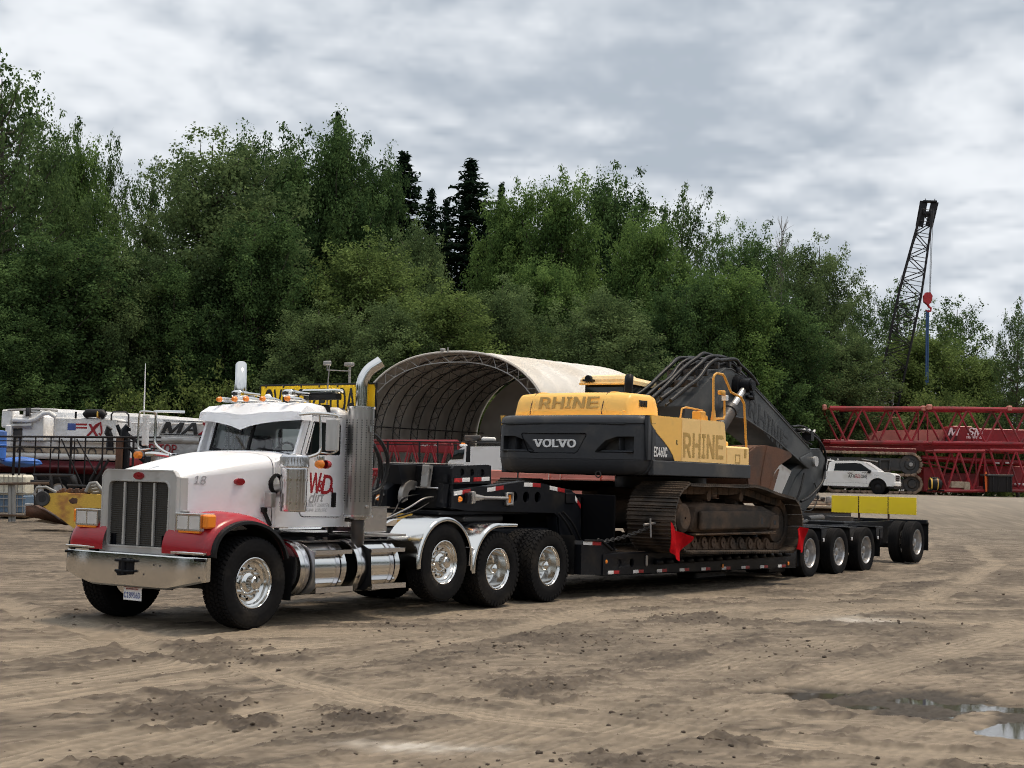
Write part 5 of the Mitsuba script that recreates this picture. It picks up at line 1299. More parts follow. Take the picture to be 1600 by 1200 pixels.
part(x, 'top_deck', MB().bx(8.75, 11.35, -1.45, 1.45, 2.88, 2.913), 'faded_yellow', 0)
# engine hood
def hood_sec(xx, top, ins):
    y0, y1 = -.93 + ins, 1.42 - ins; z0 = 2.905; r = .10
    pts = [(y0, z0), (y0 + .01, top - .15)]
    pts += [(y0 + .03 + r - r * math.cos(q), top - r + r * math.sin(q)) for q in np.radians([20, 45, 70])]
    pts += [(y0 + .3, top + .012), ((y0 + y1) / 2, top + .02), (y1 - .3, top + .012)]
    pts += [(y1 - .03 - r + r * math.cos(q), top - r + r * math.sin(q)) for q in np.radians([70, 45, 20])]
    pts += [(y1 - .01, top - .15), (y1, z0)]
    return [(xx, a, b) for a, b in pts]
hoodm = MB().loft([[(a, b, c - (.06 if c < 2.95 else 0)) for a, b, c in hood_sec(8.95, 2.99, .07)], hood_sec(8.98, 3.09, .04), hood_sec(9.01, 3.16, .03), hood_sec(9.06, 3.24, .015), hood_sec(9.13, 3.295, .005), hood_sec(9.25, 3.31, 0), hood_sec(9.80, 3.31, 0), hood_sec(9.93, 3.29, .02), hood_sec(9.99, 3.22, .03), hood_sec(10.03, 3.05, .05)])
eh = part(x, 'engine_hood', hoodm, 'yellow_paint', 50, label='rounded yellow engine hood on top of the house')
part(eh, 'hood_lettering', MB().word('RHINE', .20, (8.958, .88, 3.045), (0, -1, 0), (.30, 0, 1), .006, 1.20), 'ghost_yellow', 0, label='faded ghost letters on the rear of the hood')
for yv in (.99, -.45):
    for d in (0, .05):
        part(eh, 'seam_strip', MB().tube([(8.945, yv + d, 2.94), (8.985, yv + d, 3.12), (9.075, yv + d, 3.25), (9.14, yv + d, 3.312), (9.25, yv + d, 3.332), (9.8, yv + d, 3.332)], .012, 5), 'rust_brown' if d else 'yellow_paint', 40)
vn = MB()
for k in range(5):
    vn.bx(9.30 + k * .055, 9.325 + k * .055, -.938, -.90, 3.08, 3.19)
part(eh, 'vent_slots', vn, 'cabin_dark', 0, kind='stuff')
for a in (-.8, .85):
    part(eh, 'hood_latch', MB().tube([(9.0, a - .05, 2.93), (8.97, a - .05, 3.0), (8.97, a + .05, 3.0), (9.0, a + .05, 2.93)], .014, 6), 'yellow_paint')
part(x, 'exhaust_pipe', MB().tube(smooth_path([(9.62, -.52, 3.25), (9.62, -.52, 3.45), (9.63, -.52, 3.55), (9.68, -.50, 3.62)], 10), .075, 14), 'black_paint', 60, label='black exhaust pipe on the hood')
part(x, 'hood_rail', MB().tube([(10.05, -1.3, 2.92), (10.1, -1.3, 3.09), (10.25, -1.3, 3.12), (10.9, -1.28, 3.10), (10.95, -1.26, 2.95)], .016, 7), 'handrail_yellow', 50)
part(x, 'filler_cap', MB().bx(10.65, 10.85, -1.38, -1.2, 2.91, 3.08, .02).bx(10.86, 10.98, -1.36, -1.24, 2.91, 3.01, .02), 'handrail_yellow')
# cab
cs = sg.Polygon([(11.22, 2.0), (11.22, 3.62), (11.28, 3.66), (12.3, 3.66), (12.95, 3.50), (13.1, 2.9), (12.9, 2.0)])
ck = sub(x, 'operator_cab')
part(ck, 'shell', MB().prism(cs.buffer(-.045), 'y', .47, 1.37).bx(11.22, 13.0, .44, 1.40, 2.0, 2.75, .03), 'black_paint', 20)
part(ck, 'roof', MB().loft([[(a, y, z) for a, y, z in ((x0, .42 + i, zz), (x0, 1.42 - i, zz), (x1, 1.42 - i, zz - dz), (x1, .42 + i, zz - dz))] for x0, x1, i, zz, dz in ((11.17, 12.60, 0, 3.625, .05), (11.17, 12.62, 0, 3.70, .06), (11.22, 12.5, .05, 3.765, .06), (11.4, 12.3, .15, 3.80, .05))]), 'cream_paint', 25, label='yellow cab roof')
part(ck, 'roof_lip', MB().bx(11.12, 11.2, .42, 1.42, 3.60, 3.645, .01), 'faded_yellow')
part(ck, 'rear_window', MB().bx(11.235, 11.25, .52, 1.32, 3.0, 3.56), 'dark_glass', 0)
part(ck, 'side_window', MB().prism(rounded([(11.40, 3.0), (11.40, 3.56), (12.28, 3.58), (12.75, 3.48), (12.85, 3.0)], .05), 'y', .425, .45), 'dark_glass', 0)
part(ck, 'window_post', MB().prism([(11.22, 2.9), (11.22, 3.64), (11.38, 3.64), (11.38, 2.9)], 'y', .418, .46).prism([(12.35, 3.62), (12.42, 3.62), (13.08, 2.95), (13.0, 2.95)], 'y', .418, .46), 'faded_yellow', 0)
part(ck, 'work_lamp', MB().cyl((11.18, 1.22, 3.72), (11.10, 1.22, 3.72), .06).bx(11.05, 11.25, 1.1, 1.3, 3.66, 3.70).bx(11.2, 11.3, .42, .5, 3.66, 3.74), 'black_paint')
# handrails
part(x, 'handrail', MB().tube([(11.05, -1.42, 2.92), (11.04, -1.42, 3.10), (11.02, -1.42, 3.66), (11.06, -1.42, 3.73), (11.15, -1.42, 3.765), (11.38, -1.42, 3.765), (11.46, -1.42, 3.72), (11.72, -1.42, 3.47), (12.12, -1.42, 3.40), (12.25, -1.42, 3.30), (12.29, -1.42, 3.1), (12.38, -1.42, 2.47)], .022, 9).tube([(11.05, -1.42, 2.9), (11.05, -1.42, 3.12)], [.06, .028], 8), 'handrail_yellow', 60, label='tall bent yellow handrail at the front corner')
part(x, 'inner_handrail', MB().tube([(11.1, -1.40, 2.96), (11.48, -1.40, 2.98), (11.52, -1.40, 3.05), (11.51, -1.40, 3.40), (11.35, -1.40, 3.45)], .022, 8).bx(11.30, 11.48, -1.44, -1.36, 3.40, 3.48, .015), 'handrail_yellow', 60)
part(x, 'work_light', MB().bx(11.46, 11.55, -1.46, -1.36, 3.30, 3.40, .01), 'lamp_glass')
part(x, 'front_peg', MB().cyl((12.3, -1.0, 2.5), (12.3, -1.0, 2.78), .018).cyl((12.05, -.9, 2.45), (12.3, -.9, 2.62), .10), 'handrail_yellow')
part(x, 'tool_box', MB().bx(11.6, 12.3, -1.1, -.55, 2.48, 2.60, .02).bx(11.7, 12.0, -.9, -.5, 2.6, 2.85, .05), 'yellow_paint')
# boom
bn = [(11.75, 2.60), (11.87, 3.24), (12.85, 3.81), (13.25, 4.00), (13.45, 4.06), (13.71, 4.06), (14.19, 3.96), (15.20, 3.60), (16.4, 3.10), (17.55, 2.60), (17.72, 2.42), (17.68, 2.24), (17.45, 2.20), (16.93, 2.36), (15.6, 2.80), (14.8, 3.03), (14.33, 3.12), (13.8, 3.13), (13.2, 2.95), (12.2, 2.40)]
bm = part(x, 'boom', MB().prism(rounded(bn, .06), 'y', -.43, .43), 'boom_grey', 25, label='dark grey bent boom reaching over the trailer rear')
part(bm, 'side_plate', MB().prism(rounded([(16.9, 2.40), (17.55, 2.56), (17.7, 2.42), (17.66, 2.24), (17.45, 2.20)], .03), 'y', -.452, -.43), 'boom_grey', 0)
part(bm, 'edge_weld', MB().tube([(12.85, -.435, 3.80), (13.45, -.435, 4.045), (13.71, -.435, 4.05), (14.19, -.435, 3.955), (17.5, -.435, 2.62)], .014, 6).tube([(13.25, -.435, 2.98), (13.8, -.435, 3.135), (14.35, -.435, 3.12), (15.6, -.435, 2.81), (16.93, -.435, 2.37), (17.4, -.435, 2.21)], .016, 6), 'boom_grey')
part(bm, 'boom_lettering', MB().word('RHINE', .42, (14.50, -.4325, 3.19), (1, 0, -.42), (.10, 0, 1), .003, 2.0), 'ghost_grey', 0, label='dark faded letters along the boom')
part(bm, 'bracket', MB().bx(14.35, 14.62, -.50, -.43, 3.52, 3.58).bx(14.55, 14.62, -.50, -.43, 3.5, 3.66).bx(14.25, 14.45, -.5, -.43, 3.8, 3.9).bx(13.9, 14.0, -.47, -.43, 4.0, 4.1), 'black_paint', 0)
part(bm, 'cylinder_pin', MB().cyl((13.95, -.75, 3.74), (13.95, .75, 3.74), .14).cyl((13.95, -.80, 3.74), (13.95, -.74, 3.74), .10).cyl((13.95, -.43, 3.74), (13.95, -.55, 3.74), .22), 'black_paint')
for s in (-1, 1):
    y = s * .62
    part(bm, 'lift_ram_rod', MB().cyl((13.92, y, 3.70), (13.30, y, 3.22), .062), 'bright_wear', 50, label='bright ram rod of the boom')
    part(bm, 'lift_ram_barrel', MB().cyl((13.36, y, 3.27), (12.3, y, 2.42), .135).cyl((13.36, y, 3.27), (13.27, y, 3.20), .155), 'dark_steel', 50)
# hydraulic lines over the boom
top = [(11.35, 3.20), (11.9, 3.46), (12.4, 3.72), (12.8, 3.95), (13.1, 4.08), (13.4, 4.14), (13.9, 4.15), (14.2, 4.06), (14.6, 3.90), (15.0, 3.74)]
for k, yv in enumerate((-.40, -.32, -.22, -.12, 0., .10, .20, .30, .40)):
    lift = (.10, .02, .14, .05, .15, .03, .12, .05, .14)[k]
    pts = [(a, yv + .02 * math.sin(3 * i + k), b + lift + (.05 * math.sin(i * 2.1 + k) if i in (2, 5) else 0)) for i, (a, b) in enumerate(top)]
    part(bm, 'hydraulic_line', MB().tube(smooth_path(pts, 60), .026 if k % 2 else .038, 8), 'hose', 60)
for a, z in ((12.35, 3.72), (12.75, 3.95), (13.2, 4.12), (13.7, 4.17), (14.15, 4.10), (14.6, 3.92)):
    part(bm, 'hose_clamp', MB().bx(a - .04, a + .04, -.42, .44, z - .10, z + .03, .01).cyl((a, -.36, z), (a, -.36, z + .12), .02).cyl((a, .1, z), (a, .1, z + .14), .02), 'dark_steel', 0)
for k, yv in enumerate((-.34, -.26, -.05, .22, .33)):
    pts = [(14.9, yv, 3.80), (15.4, yv, 3.60), (16.2, yv, 3.28), (17.0, yv, 2.94), (17.4, yv, 2.80), (17.8, yv, 2.72 + .08 * (k % 2))]
    part(bm, 'hydraulic_line', MB().tube(smooth_path(pts, 30), .022, 7), 'hose', 60)
part(bm, 'stick_ram', MB().cyl((14.6, .1, 4.05), (16.6, .1, 3.22), .13).cyl((16.6, .1, 3.22), (17.5, .1, 2.9), .06), 'dark_steel', 50)
part(bm, 'hose_bundle', MB().tube(smooth_path([(17.0, -.35, 3.02), (17.5, -.38, 2.98), (18.1, -.42, 2.78), (18.4, -.42, 2.5), (18.4, -.40, 2.2)], 18), .026, 7).tube(smooth_path([(17.1, -.2, 3.08), (17.7, -.2, 3.1), (18.3, -.3, 2.85), (18.5, -.3, 2.4), (18.45, -.38, 2.0)], 18), .026, 7).tube(smooth_path([(17.3, .1, 3.0), (17.9, .1, 3.02), (18.4, .0, 2.7)], 14), .024, 7).bx(17.45, 17.9, -.3, .3, 2.98, 3.06, .02).bx(17.6, 17.75, -.42, -.2, 2.80, 3.0), 'hose', 60, kind='stuff')
for k in range(7):
    part(bm, 'hose_fitting', MB().cyl((17.3 + .09 * k, -.36 + .08 * (k % 3), 2.98 + .03 * (k % 2)), (17.42 + .09 * k, -.34 + .08 * (k % 3), 3.03), .028, n=8), 'bright_wear')
# stick and bucket
sp_ = [(17.25, 2.30), (17.75, 2.62), (18.25, 2.66), (18.62, 2.40), (18.63, 2.04), (18.02, 1.56), (17.3, 1.18), (16.9, 1.20), (15.95, 1.60), (15.88, 1.70), (16.80, 2.16)]
st = part(x, 'stick', MB().prism(rounded(sp_, .05), 'y', -.33, .33), 'boom_grey', 25, label='dark grey stick folded back under the boom')
part(st, 'stick_plate', MB().prism(rounded([(17.0, 2.0), (17.6, 2.30), (18.2, 2.20), (17.9, 1.70), (17.2, 1.35), (16.5, 1.5)], .08), 'y', -.345, -.33), 'boom_grey', 20)
part(st, 'stick_pin', MB().cyl((17.72, -.50, 2.36), (17.72, .50, 2.36), .11).cyl((16.9, -.42, 1.42), (16.9, .42, 1.42), .09), 'bright_wear')
part(st, 'stick_hose', MB().tube(smooth_path([(18.45, -.38, 2.2), (18.2, -.42, 1.9), (17.6, -.42, 1.62), (17.1, -.42, 1.50)], 18), .030, 7).tube(smooth_path([(17.3, -.4, 2.1), (17.1, -.42, 1.8), (16.95, -.40, 1.55)], 12), .022, 7).tube(smooth_path([(17.95, -.36, 1.9), (18.05, -.4, 1.6), (17.7, -.4, 1.32), (17.1, -.4, 1.34), (16.9, -.36, 1.45)], 16), .012, 6), 'hose', 60, kind='stuff')
part(st, 'crowd_ram', MB().cyl((16.3, 0, 2.30), (17.4, 0, 2.55), .10), 'bright_wear')
bp_ = [(13.70, 1.62), (13.55, 2.05), (13.62, 2.44), (13.95, 2.56), (14.35, 2.60), (14.9, 2.57), (15.5, 2.50), (15.62, 2.42), (15.35, 2.33), (15.0, 2.22), (14.78, 2.08), (14.55, 1.68), (14.5, 1.55), (13.9, 1.5)]
bk = sub(x, 'bucket')
for s in (-1, 1):
    part(bk, 'side_plate', MB().prism(rounded(bp_, .03), 'y', min(s * .84, s * .88), max(s * .84, s * .88)), 'rust_brown', 20)
    part(bk, 'side_cutter', MB().tube([(14.4, s * .885, 2.57), (14.15, s * .885, 1.95), (14.1, s * .885, 1.55)], .02, 6).prism(rounded([(14.7, 2.0), (15.0, 2.2), (14.6, 1.58), (14.42, 1.58)], .02), 'y', min(s * .88, s * .90), max(s * .88, s * .90)), 'rust_brown', 20)
bs = MB(); oc = smooth_path([(14.5, 0, 1.55), (13.9, 0, 1.5), (13.70, 0, 1.62), (13.55, 0, 2.05), (13.62, 0, 2.44), (13.95, 0, 2.56), (14.35, 0, 2.60), (14.9, 0, 2.57), (15.5, 0, 2.50)], 40)
bs.loft(np.array([[(a, -.84, b), (a, .84, b), (a + .03, .84, b - .03), (a + .03, -.84, b - .03)] for a, _, b in oc]))
part(bk, 'shell', bs, 'rust_brown', 50)
part(bk, 'worn_lip', MB().prism([(15.7, 1.62), (15.2, 1.50), (15.05, 1.60), (15.24, 2.08), (15.55, 2.30), (16.2, 2.13)], 'y', -.60, .60), 'bright_wear', 20, label='bright worn steel curl of the bucket')
for k in range(5):
    y = -.7 + k * .35
    part(bk, 'tooth', MB().loft([[(15.5, y - .06, 2.46), (15.5, y + .06, 2.46), (15.5, y + .06, 2.54), (15.5, y - .06, 2.54)], [(15.72, y - .03, 2.40), (15.72, y + .03, 2.40), (15.72, y + .03, 2.42), (15.72, y - .03, 2.42)]]), 'bright_wear', 0)

# ------------------------------------------------------------------ flags and chains
def flag(pts, y, name_label):
    """A cloth that hangs in folds from its top corner."""
    P = sg.Polygon(pts); cx, cz = P.centroid.x, P.centroid.y; g = []; n = 16
    edge = [P.exterior.interpolate(k / 48, normalized=True) for k in range(48)]
    e = np.array([(q.x, q.y) for q in edge]); rings = []
    for u in np.linspace(1, .02, 10):
        rr_ = np.array([cx, cz]) + (e - [cx, cz]) * u
        rings.append([(a, y + .045 * math.sin(9 * a + 4 * b) + .02 * math.sin(23 * a - 6 * b), b) for a, b in rr_])
    back = [[(a, b + .008, c) for a, b, c in r] for r in rings]
    mb = MB().loft(np.array(rings + back[::-1]), cap=False)
    return single('warning_flag', name_label, 'flag', mb, 'flag_red', TRUCK, 'red cloth flags tied to the digger tracks', 60)
flag([(8.62, 1.20), (8.70, 1.08), (9.22, .95), (8.80, .56), (8.48, .72), (8.54, 1.08)], -1.98, 'red cloth flag hanging at the sprocket end of the digger track')
flag([(13.50, 1.02), (13.66, 1.07), (13.93, 1.03), (13.78, .66), (13.66, .58), (13.40, .66)], -1.96, 'red cloth flag at the idler end of the track, before the trailer wheels')


def chain(a, b, sag, label):
    a, b = np.array(a), np.array(b); L = np.linalg.norm(b - a); n = int(L / .062); mb = MB()
    q = np.linspace(0, 1, n + 1)[:, None]; P = a + (b - a) * q - np.array([0, 0, 1.0]) * sag * 4 * q * (1 - q)
    for i in range(n):
        c = (P[i] + P[i + 1]) / 2; d = P[i + 1] - P[i]; d /= np.linalg.norm(d)
        u = np.cross(d, [0, 0, 1.0]); u /= np.linalg.norm(u); v = np.cross(u, d); w = u if i % 2 else v
        mb.tube([c + d * .050 * math.cos(t_) + w * .028 * math.sin(t_) for t_ in np.linspace(0, 6.283, 9)[:-1]], .009, 5, closed=True)
    return single('tie_down_chain', label, 'chain', mb, 'dark_steel', TRUCK, None, 50)
chain((7.75, -1.15, .86), (9.05, -1.5, 1.18), .05, 'chain from the trailer nose up to the digger sprocket')
chain((7.6, -1.2, .90), (8.35, -1.1, .72), .03, 'slack chain lying down the slope of the trailer nose')
chain((7.75, .9, .90), (8.9, 1.2, 1.2), .05, 'chain on the far side of the trailer nose')
single('chain_binder', 'grey lever binder in the chain by the digger sprocket', 'chain binder', MB().cyl((8.72, -1.50, 1.24), (8.72, -1.52, .93), .016).cyl((8.60, -1.45, 1.13), (8.84, -1.52, 1.16), .022), 'steel', TRUCK)
# ------------------------------------------------------------------ things around the yard, each at its own distance
def sb(mb, x0, y0, x1, y1, Z, depth, c=0.0):
    """A box whose front face covers the surveyed rectangle at distance Z and which is "depth" metres deep."""
    a, b = at(x0, y1, Z), at(x1, y0, Z); y = min(a[1], b[1])
    return mb.bx(a[0], b[0], y, y + depth, a[2], b[2], c)


def tubes(mb, pts, Z, r, n=6, dz=0.0):
    return mb.tube([at(p[0], p[1], Z if len(p) < 3 else p[2]) + [0, dz, 0] for p in pts], r, n)


def lattice(mb_fn, a, b, w, h, bays, rc, rw, up=(0, 0, 1), taper=None):
    """Four chords and zigzag webs between a and b; mb_fn(kind) gives the mesh that takes a piece."""
    a, b = np.asarray(a, float), np.asarray(b, float); x = (b - a) / np.linalg.norm(b - a)
    y = np.cross(up, x); y /= np.linalg.norm(y); z = np.cross(x, y)
    s = np.linspace(0, 1, bays + 1); tw = np.ones(bays + 1) if taper is None else np.interp(s, *taper)
    C = {(i, j): [a + (b - a) * q + y * (i * w / 2 * k) + z * (j * h / 2 * k) for q, k in zip(s, tw)] for i in (-1, 1) for j in (-1, 1)}
    for c in C.values():
        mb_fn('chord').tube(c, rc, 7)
    for k in range(bays):
        for f in (((-1, -1), (-1, 1)), ((1, -1), (1, 1)), ((-1, 1), (1, 1)), ((-1, -1), (1, -1))):
            p, q = (f[0], f[1]) if k % 2 else (f[1], f[0])
            mb_fn('web').tube([C[p][k], C[q][k + 1]], rw, 5, cap=False)
            if f[0][0] != f[1][0] or k == bays - 1 or taper is not None:
                mb_fn('web').tube([C[f[0]][k + 1], C[f[1]][k + 1]], rw * .7, 5, cap=False)
    return C


# --- fabric shelter
TZ, TYAW, TW, TL = 70.0, 40.0, 12.0, 8.9
ta = at(702, 548, TZ); tg = float(ground_z(0, TZ))
m = np.eye(4); ya = math.radians(TYAW); m[:3, 0] = (math.cos(ya), -math.sin(ya), 0); m[:3, 1] = (math.sin(ya), math.cos(ya), 0); m[:3, 3] = (ta[0], ta[1], tg - .1)
TENT = m; TH_ = ta[2] - tg + .1; SPR = 2.9
def tent_arc(off=0.0, n=33):
    pts = [(-TW / 2 + off, 0), (-TW / 2 + off, SPR * .5)]
    for q in np.linspace(180, 0, n):
        c, s = math.cos(math.radians(q)), math.sin(math.radians(q)); e = .86
        pts.append((math.copysign(abs(c) ** e, c) * (TW / 2 - off), SPR + (TH_ - SPR - off) * abs(s) ** .92))
    pts += [(TW / 2 - off, SPR * .5), (TW / 2 - off, 0)]
    return np.array(pts)
tn = thing('fabric_shelter', 'arched shelter of pale cloth over steel trusses, open towards the yard', 'shelter', TENT)
oa = tent_arc(); rings = []; NB = 7
for k in range(NB * 8 + 1):
    v = k / 8 * TL / NB; sag = .10 * math.sin(math.pi * ((k / 8) % 1)) ** 2
    c = tent_arc(sag); c = c + (np.array([0, 2.0]) - c) * 0
    wob = np.array([[.035 * math.sin(5 * a + 9 * v) * math.sin(3.1 * b + 2 * v), 0] for a, b in c]) * (c[:, 1:] < SPR + 1.5)
    rings.append([(a + w[0], v, b) for (a, b), w in zip(c, wob)])
part(tn, 'cover', MB().loft(np.array(rings), closed=False), 'tent_cloth', 60)
shade_lin_ = [[(a, v_, b) for (a, b), (_, v_, _) in zip(tent_arc(.10 * math.sin(math.pi * ((k / 8) % 1)) ** 2 + .03), r_)] for k, r_ in enumerate(rings)]
part(tn, 'shade_liner', MB().loft(np.array(shade_lin_[:-1]), closed=False), 'tent_wall', 60)  # added darker layer under the cover: interior shade put into its colour
em_ = MB(); e0, e1 = tent_arc(0), tent_arc(.09)
em_.loft(np.array([[(a, -.02, b) for a, b in e0], [(a, -.05, b) for a, b in (e0 + e1) / 2], [(a, -.02, b) for a, b in e1]]), closed=False)
part(tn, 'front_hem', em_, 'tent_cloth', 40)
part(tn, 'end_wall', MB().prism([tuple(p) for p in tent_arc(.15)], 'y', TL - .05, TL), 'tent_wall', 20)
for i in range(NB + 1):
    v = i * TL / NB + (.06 if i == 0 else 0); tr_ = MB(); o, n_ = tent_arc(.08, 41), tent_arc(.52, 41)
    if i < NB:
        tr_.tube([(a, v, b) for a, b in o], .028, 5); tr_.tube([(a, v, b) for a, b in n_], .028, 5)
        for k in range(1, len(o) - 2):
            p, q = (o[k], n_[k + 1]) if k % 2 else (n_[k], o[k + 1])
            tr_.tube([(p[0], v, p[1]), (q[0], v, q[1])], .016, 4, cap=False)
        part(tn, 'truss', tr_, 'dark_steel' if i else 'steel', 40)
for z0 in (.9, 3.4):
    for s in (-1, 1):
        part(tn, 'tie_rail', MB().tube([(s * (TW / 2 - .55), v, z0) for v in (0.05, TL - .1)], .03, 5), 'dark_steel')
part(tn, 'ridge_lamp', MB().tube([(0, -.1, TH_ - .1), (0, -.1, TH_ + .15)], .04, 6).bx(-.5, -.3, -.1, .1, TH_ + .0, TH_ + .12, .03), 'steel')
part(tn, 'stored_goods', MB().bx(-5.2, -3.5, 4, 6, 0, .9, .1).bx(2, 4.5, 5, 7.5, 0, 1.8, .1), 'dark_steel', 0, kind='stuff')

# --- white mobile crane on the left
CZ = 57.0
wc = thing('white_mobile_crane', 'white telescopic crane with flag and X emblem on its side, boom lying level', 'crane')
bmr = []
for px, yt, yb in ((60, 637, 690), (200, 645, 697), (340, 656, 702), (470, 667, 708), (560, 675, 712)):
    a, b = at(px, yb, CZ + 1.2), at(px, yt, CZ + 1.2); h = b[2] - a[2]; y0 = a[1]; d = 1.0
    bmr.append([(a[0], y0 + .12, b[2]), (a[0], y0 + .02, b[2] - .10 * h), (a[0], y0, b[2] - .30 * h), (a[0], y0, b[2] - .72 * h), (a[0], y0 + .10, b[2] - .94 * h), (a[0], y0 + .25, a[2]), (a[0], y0 + d - .25, a[2]), (a[0], y0 + d, b[2] - .72 * h), (a[0], y0 + d, b[2] - .1 * h), (a[0], y0 + d - .12, b[2])])
bmk = part(wc, 'boom', MB().loft(bmr), 'crane_white', 25, label='long white telescopic boom')
rb = MB()
for y in (664, 700):
    rb.tube([at(205, y - 10 + 7, CZ + 1.15), at(340, y - 1, CZ + 1.15)], .03, 5)
for k in range(5):
    x0 = 205 + k * 9
    rb.beam(at(x0, 694, CZ + 1.17), at(x0 + 16, 660, CZ + 1.17), .10, .05)
part(bmk, 'boom_ribs', rb, 'crane_white', 0)
p0 = at(252, 676.5, CZ + 1.10)
mx = MB().text('MA', .44, p0, (1, 0, -.005), (.38, 0, 1), .03, True, 1.36).text('MA', .43, p0 + [.03, -.002, .01], (1, 0, -.005), (.38, 0, 1), .03, True, 1.36)
part(bmk, 'boom_lettering', mx, 'ink', 0, label='slanted black letters on the white boom')
part(bmk, 'boom_lettering', MB().text('X', .46, p0 + [1.40, 0, -.02], (1, 0, -.005), (.30, 0, 1), .03, True, .56).text('X', .45, p0 + [1.43, -.002, -.01], (1, 0, -.005), (.30, 0, 1), .03, True, .56), 'ink_red', 0, label='slanted red letter X on the boom')
part(bmk, 'lettering_line', MB().beam(at(250, 678.5, CZ + 1.1), at(338, 680.5, CZ + 1.1), .03, .04).beam(at(255, 657.5, CZ + 1.1), at(338, 659.5, CZ + 1.1), .02, .03), 'ink', 0)
part(wc, 'engine_cover', sb(MB(), 84, 654, 184, 690, CZ, 1.6, .05), 'crane_white', 20)
part(wc, 'cabin_cover', MB().prism([(at(53, 0, CZ - .1)[0], at(53, 690, CZ)[2]), (at(85, 0, CZ - .1)[0], at(85, 690, CZ)[2]), (at(85, 0, CZ)[0], at(85, 652, CZ)[2]), (at(76, 0, CZ)[0], at(76, 645, CZ)[2]), (at(66, 0, CZ)[0], at(66, 647, CZ)[2]), (at(53, 0, CZ)[0], at(53, 657, CZ)[2])], 'y', CZ - .1, CZ + 1.4), 'crane_white', 20)
tubes_ = MB(); tubes(tubes_, [(20, 656), (45, 657), (56, 655), (68, 646), (77, 645), (87, 651)], CZ - .2, .09, 8)
part(wc, 'curved_fender', tubes_, 'crane_white', 50)
part(wc, 'cover_seam', sb(MB(), 83.5, 654, 85, 690, CZ - .12, .06), 'ink_grey', 0)
fl = MB(); part(wc, 'flag_decal', sb(MB(), 105.5, 661.5, 137, 680.5, CZ - .02, .03), 'ink_white', 0, label='flag decal with red and white stripes')
fs = MB()
for k in range(4):
    sb(fs, 105.5 if k > 1 else 118.5, 661.8 + k * 5.3, 136, 664.4 + k * 5.3, CZ - .032, .02)
part(wc, 'flag_stripes', fs, 'reflector_red', 0, kind='stuff')
part(wc, 'flag_canton', sb(MB(), 105.5, 661.5, 118.5, 672, CZ - .036, .02), 'ink_blue', 0)
p0 = at(135.5, 680.5, CZ - .04)
part(wc, 'x_emblem', MB().text('X', .42, p0, (1, 0, 0), (.12, 0, 1), .03, True, .42), 'ink_red', 0, label='red letter X emblem with a crane hook')
hkx = MB(); tubes(hkx, [(143, 672), (150, 664), (157, 660), (158, 668), (159, 676), (157, 680), (154.5, 677)], CZ - .05, .035, 6)
part(wc, 'emblem_hook', hkx, 'ink_red', 30)
deckm = MB(); sb(deckm, -40, 686, 184, 700, CZ + .2, 2.2, .02)
part(wc, 'deck', deckm, 'crane_white', 0)
part(wc, 'deck_skirt', sb(MB(), -40, 700, 184, 711, CZ + .15, 2.2), 'pale_timber', 0)
ar_ = MB()
for k in range(8):
    tubes(ar_, [(4 + 28 * k + 6 * math.cos(q), 709 - 9 * math.sin(q)) for q in np.linspace(0, math.pi, 9)], CZ + .12, .025, 5)
part(wc, 'skirt_arch', ar_, 'dark_steel', 30, kind='stuff')
part(wc, 'white_rail', sb(MB(), -40, 711, 184, 714.5, CZ + .0, .3), 'crane_white', 0)
part(wc, 'red_chassis', MB().bx(*[at(-40, 735, CZ)[0], at(420, 735, CZ)[0]], CZ, CZ + 2.4, at(180, 742, CZ)[2], at(180, 722, CZ)[2]), 'dark_maroon', 0)
part(wc, 'dark_underframe', MB().bx(at(-40, 735, CZ)[0], at(420, 735, CZ)[0], CZ + .3, CZ + 2.2, at(180, 780, CZ)[2], at(180, 712, CZ)[2]), 'black_paint', 0)
for px in (60, 96, 190, 226, 262):
    p = at(px, 782, CZ); g = float(ground_z(0, CZ))
    part(wc, 'wheel', MB().lathe([(-.2, .02), (-.2, .35), (-.25, .5), (-.22, .64), (.22, .64), (.25, .5), (.2, .02)], (p[0], CZ, g + .64), 'y', 28), 'rubber', 30)
    part(wc, 'wheel_disc', MB().lathe([(-.22, .02), (-.21, .28), (-.24, .33)], (p[0], CZ - .02, g + .64), 'y', 24), 'dull_alloy', 30)
part(wc, 'engine_bits', sb(sb(sb(MB(), 2, 640, 18, 668, CZ - .1, 1, .05), 20, 648, 40, 664, CZ + .1, .8, .08), 36, 640, 46, 650, CZ, .5, .05), 'crane_white', 20, kind='stuff')
eb = MB(); tubes(eb, [(10, 641), (60, 639), (90, 642)], CZ, .05); tubes(eb, [(46, 643), (70, 645)], CZ, .06); tubes(eb, [(14, 666), (50, 665)], CZ - .2, .10); tubes(eb, [(12, 641), (30, 640)], CZ - .1, .03)
part(wc, 'pipes', eb, 'steel', 40, kind='stuff')
part(wc, 'dark_engine', sb(sb(sb(MB(), 20, 656, 42, 663, CZ - .15, .4), 18, 670, 50, 684, CZ - .1, .8, .03), 40, 637, 46, 650, CZ - .3, .2), 'dark_steel', 0, kind='stuff')
part(wc, 'outrigger_post', sb(MB(), 7, 664, 17, 700, CZ - .4, .5, .04), 'crane_white', 0)
ph_ = MB(); tubes(ph_, [(174, 657), (174, 648), (177, 643.5), (196, 643.5), (201, 648), (201, 667)], CZ - .2, .035, 6); tubes(ph_, [(183, 659), (201, 660)], CZ - .2, .02)
part(wc, 'grab_rail', ph_, 'dark_steel', 40)
bd = MB().tube([at(132, 650, CZ), at(137, 646, CZ), at(150, 645.5, CZ), at(160, 646.5, CZ), at(165, 650, CZ)], [.12, .17, .15, .17, .12], 9)
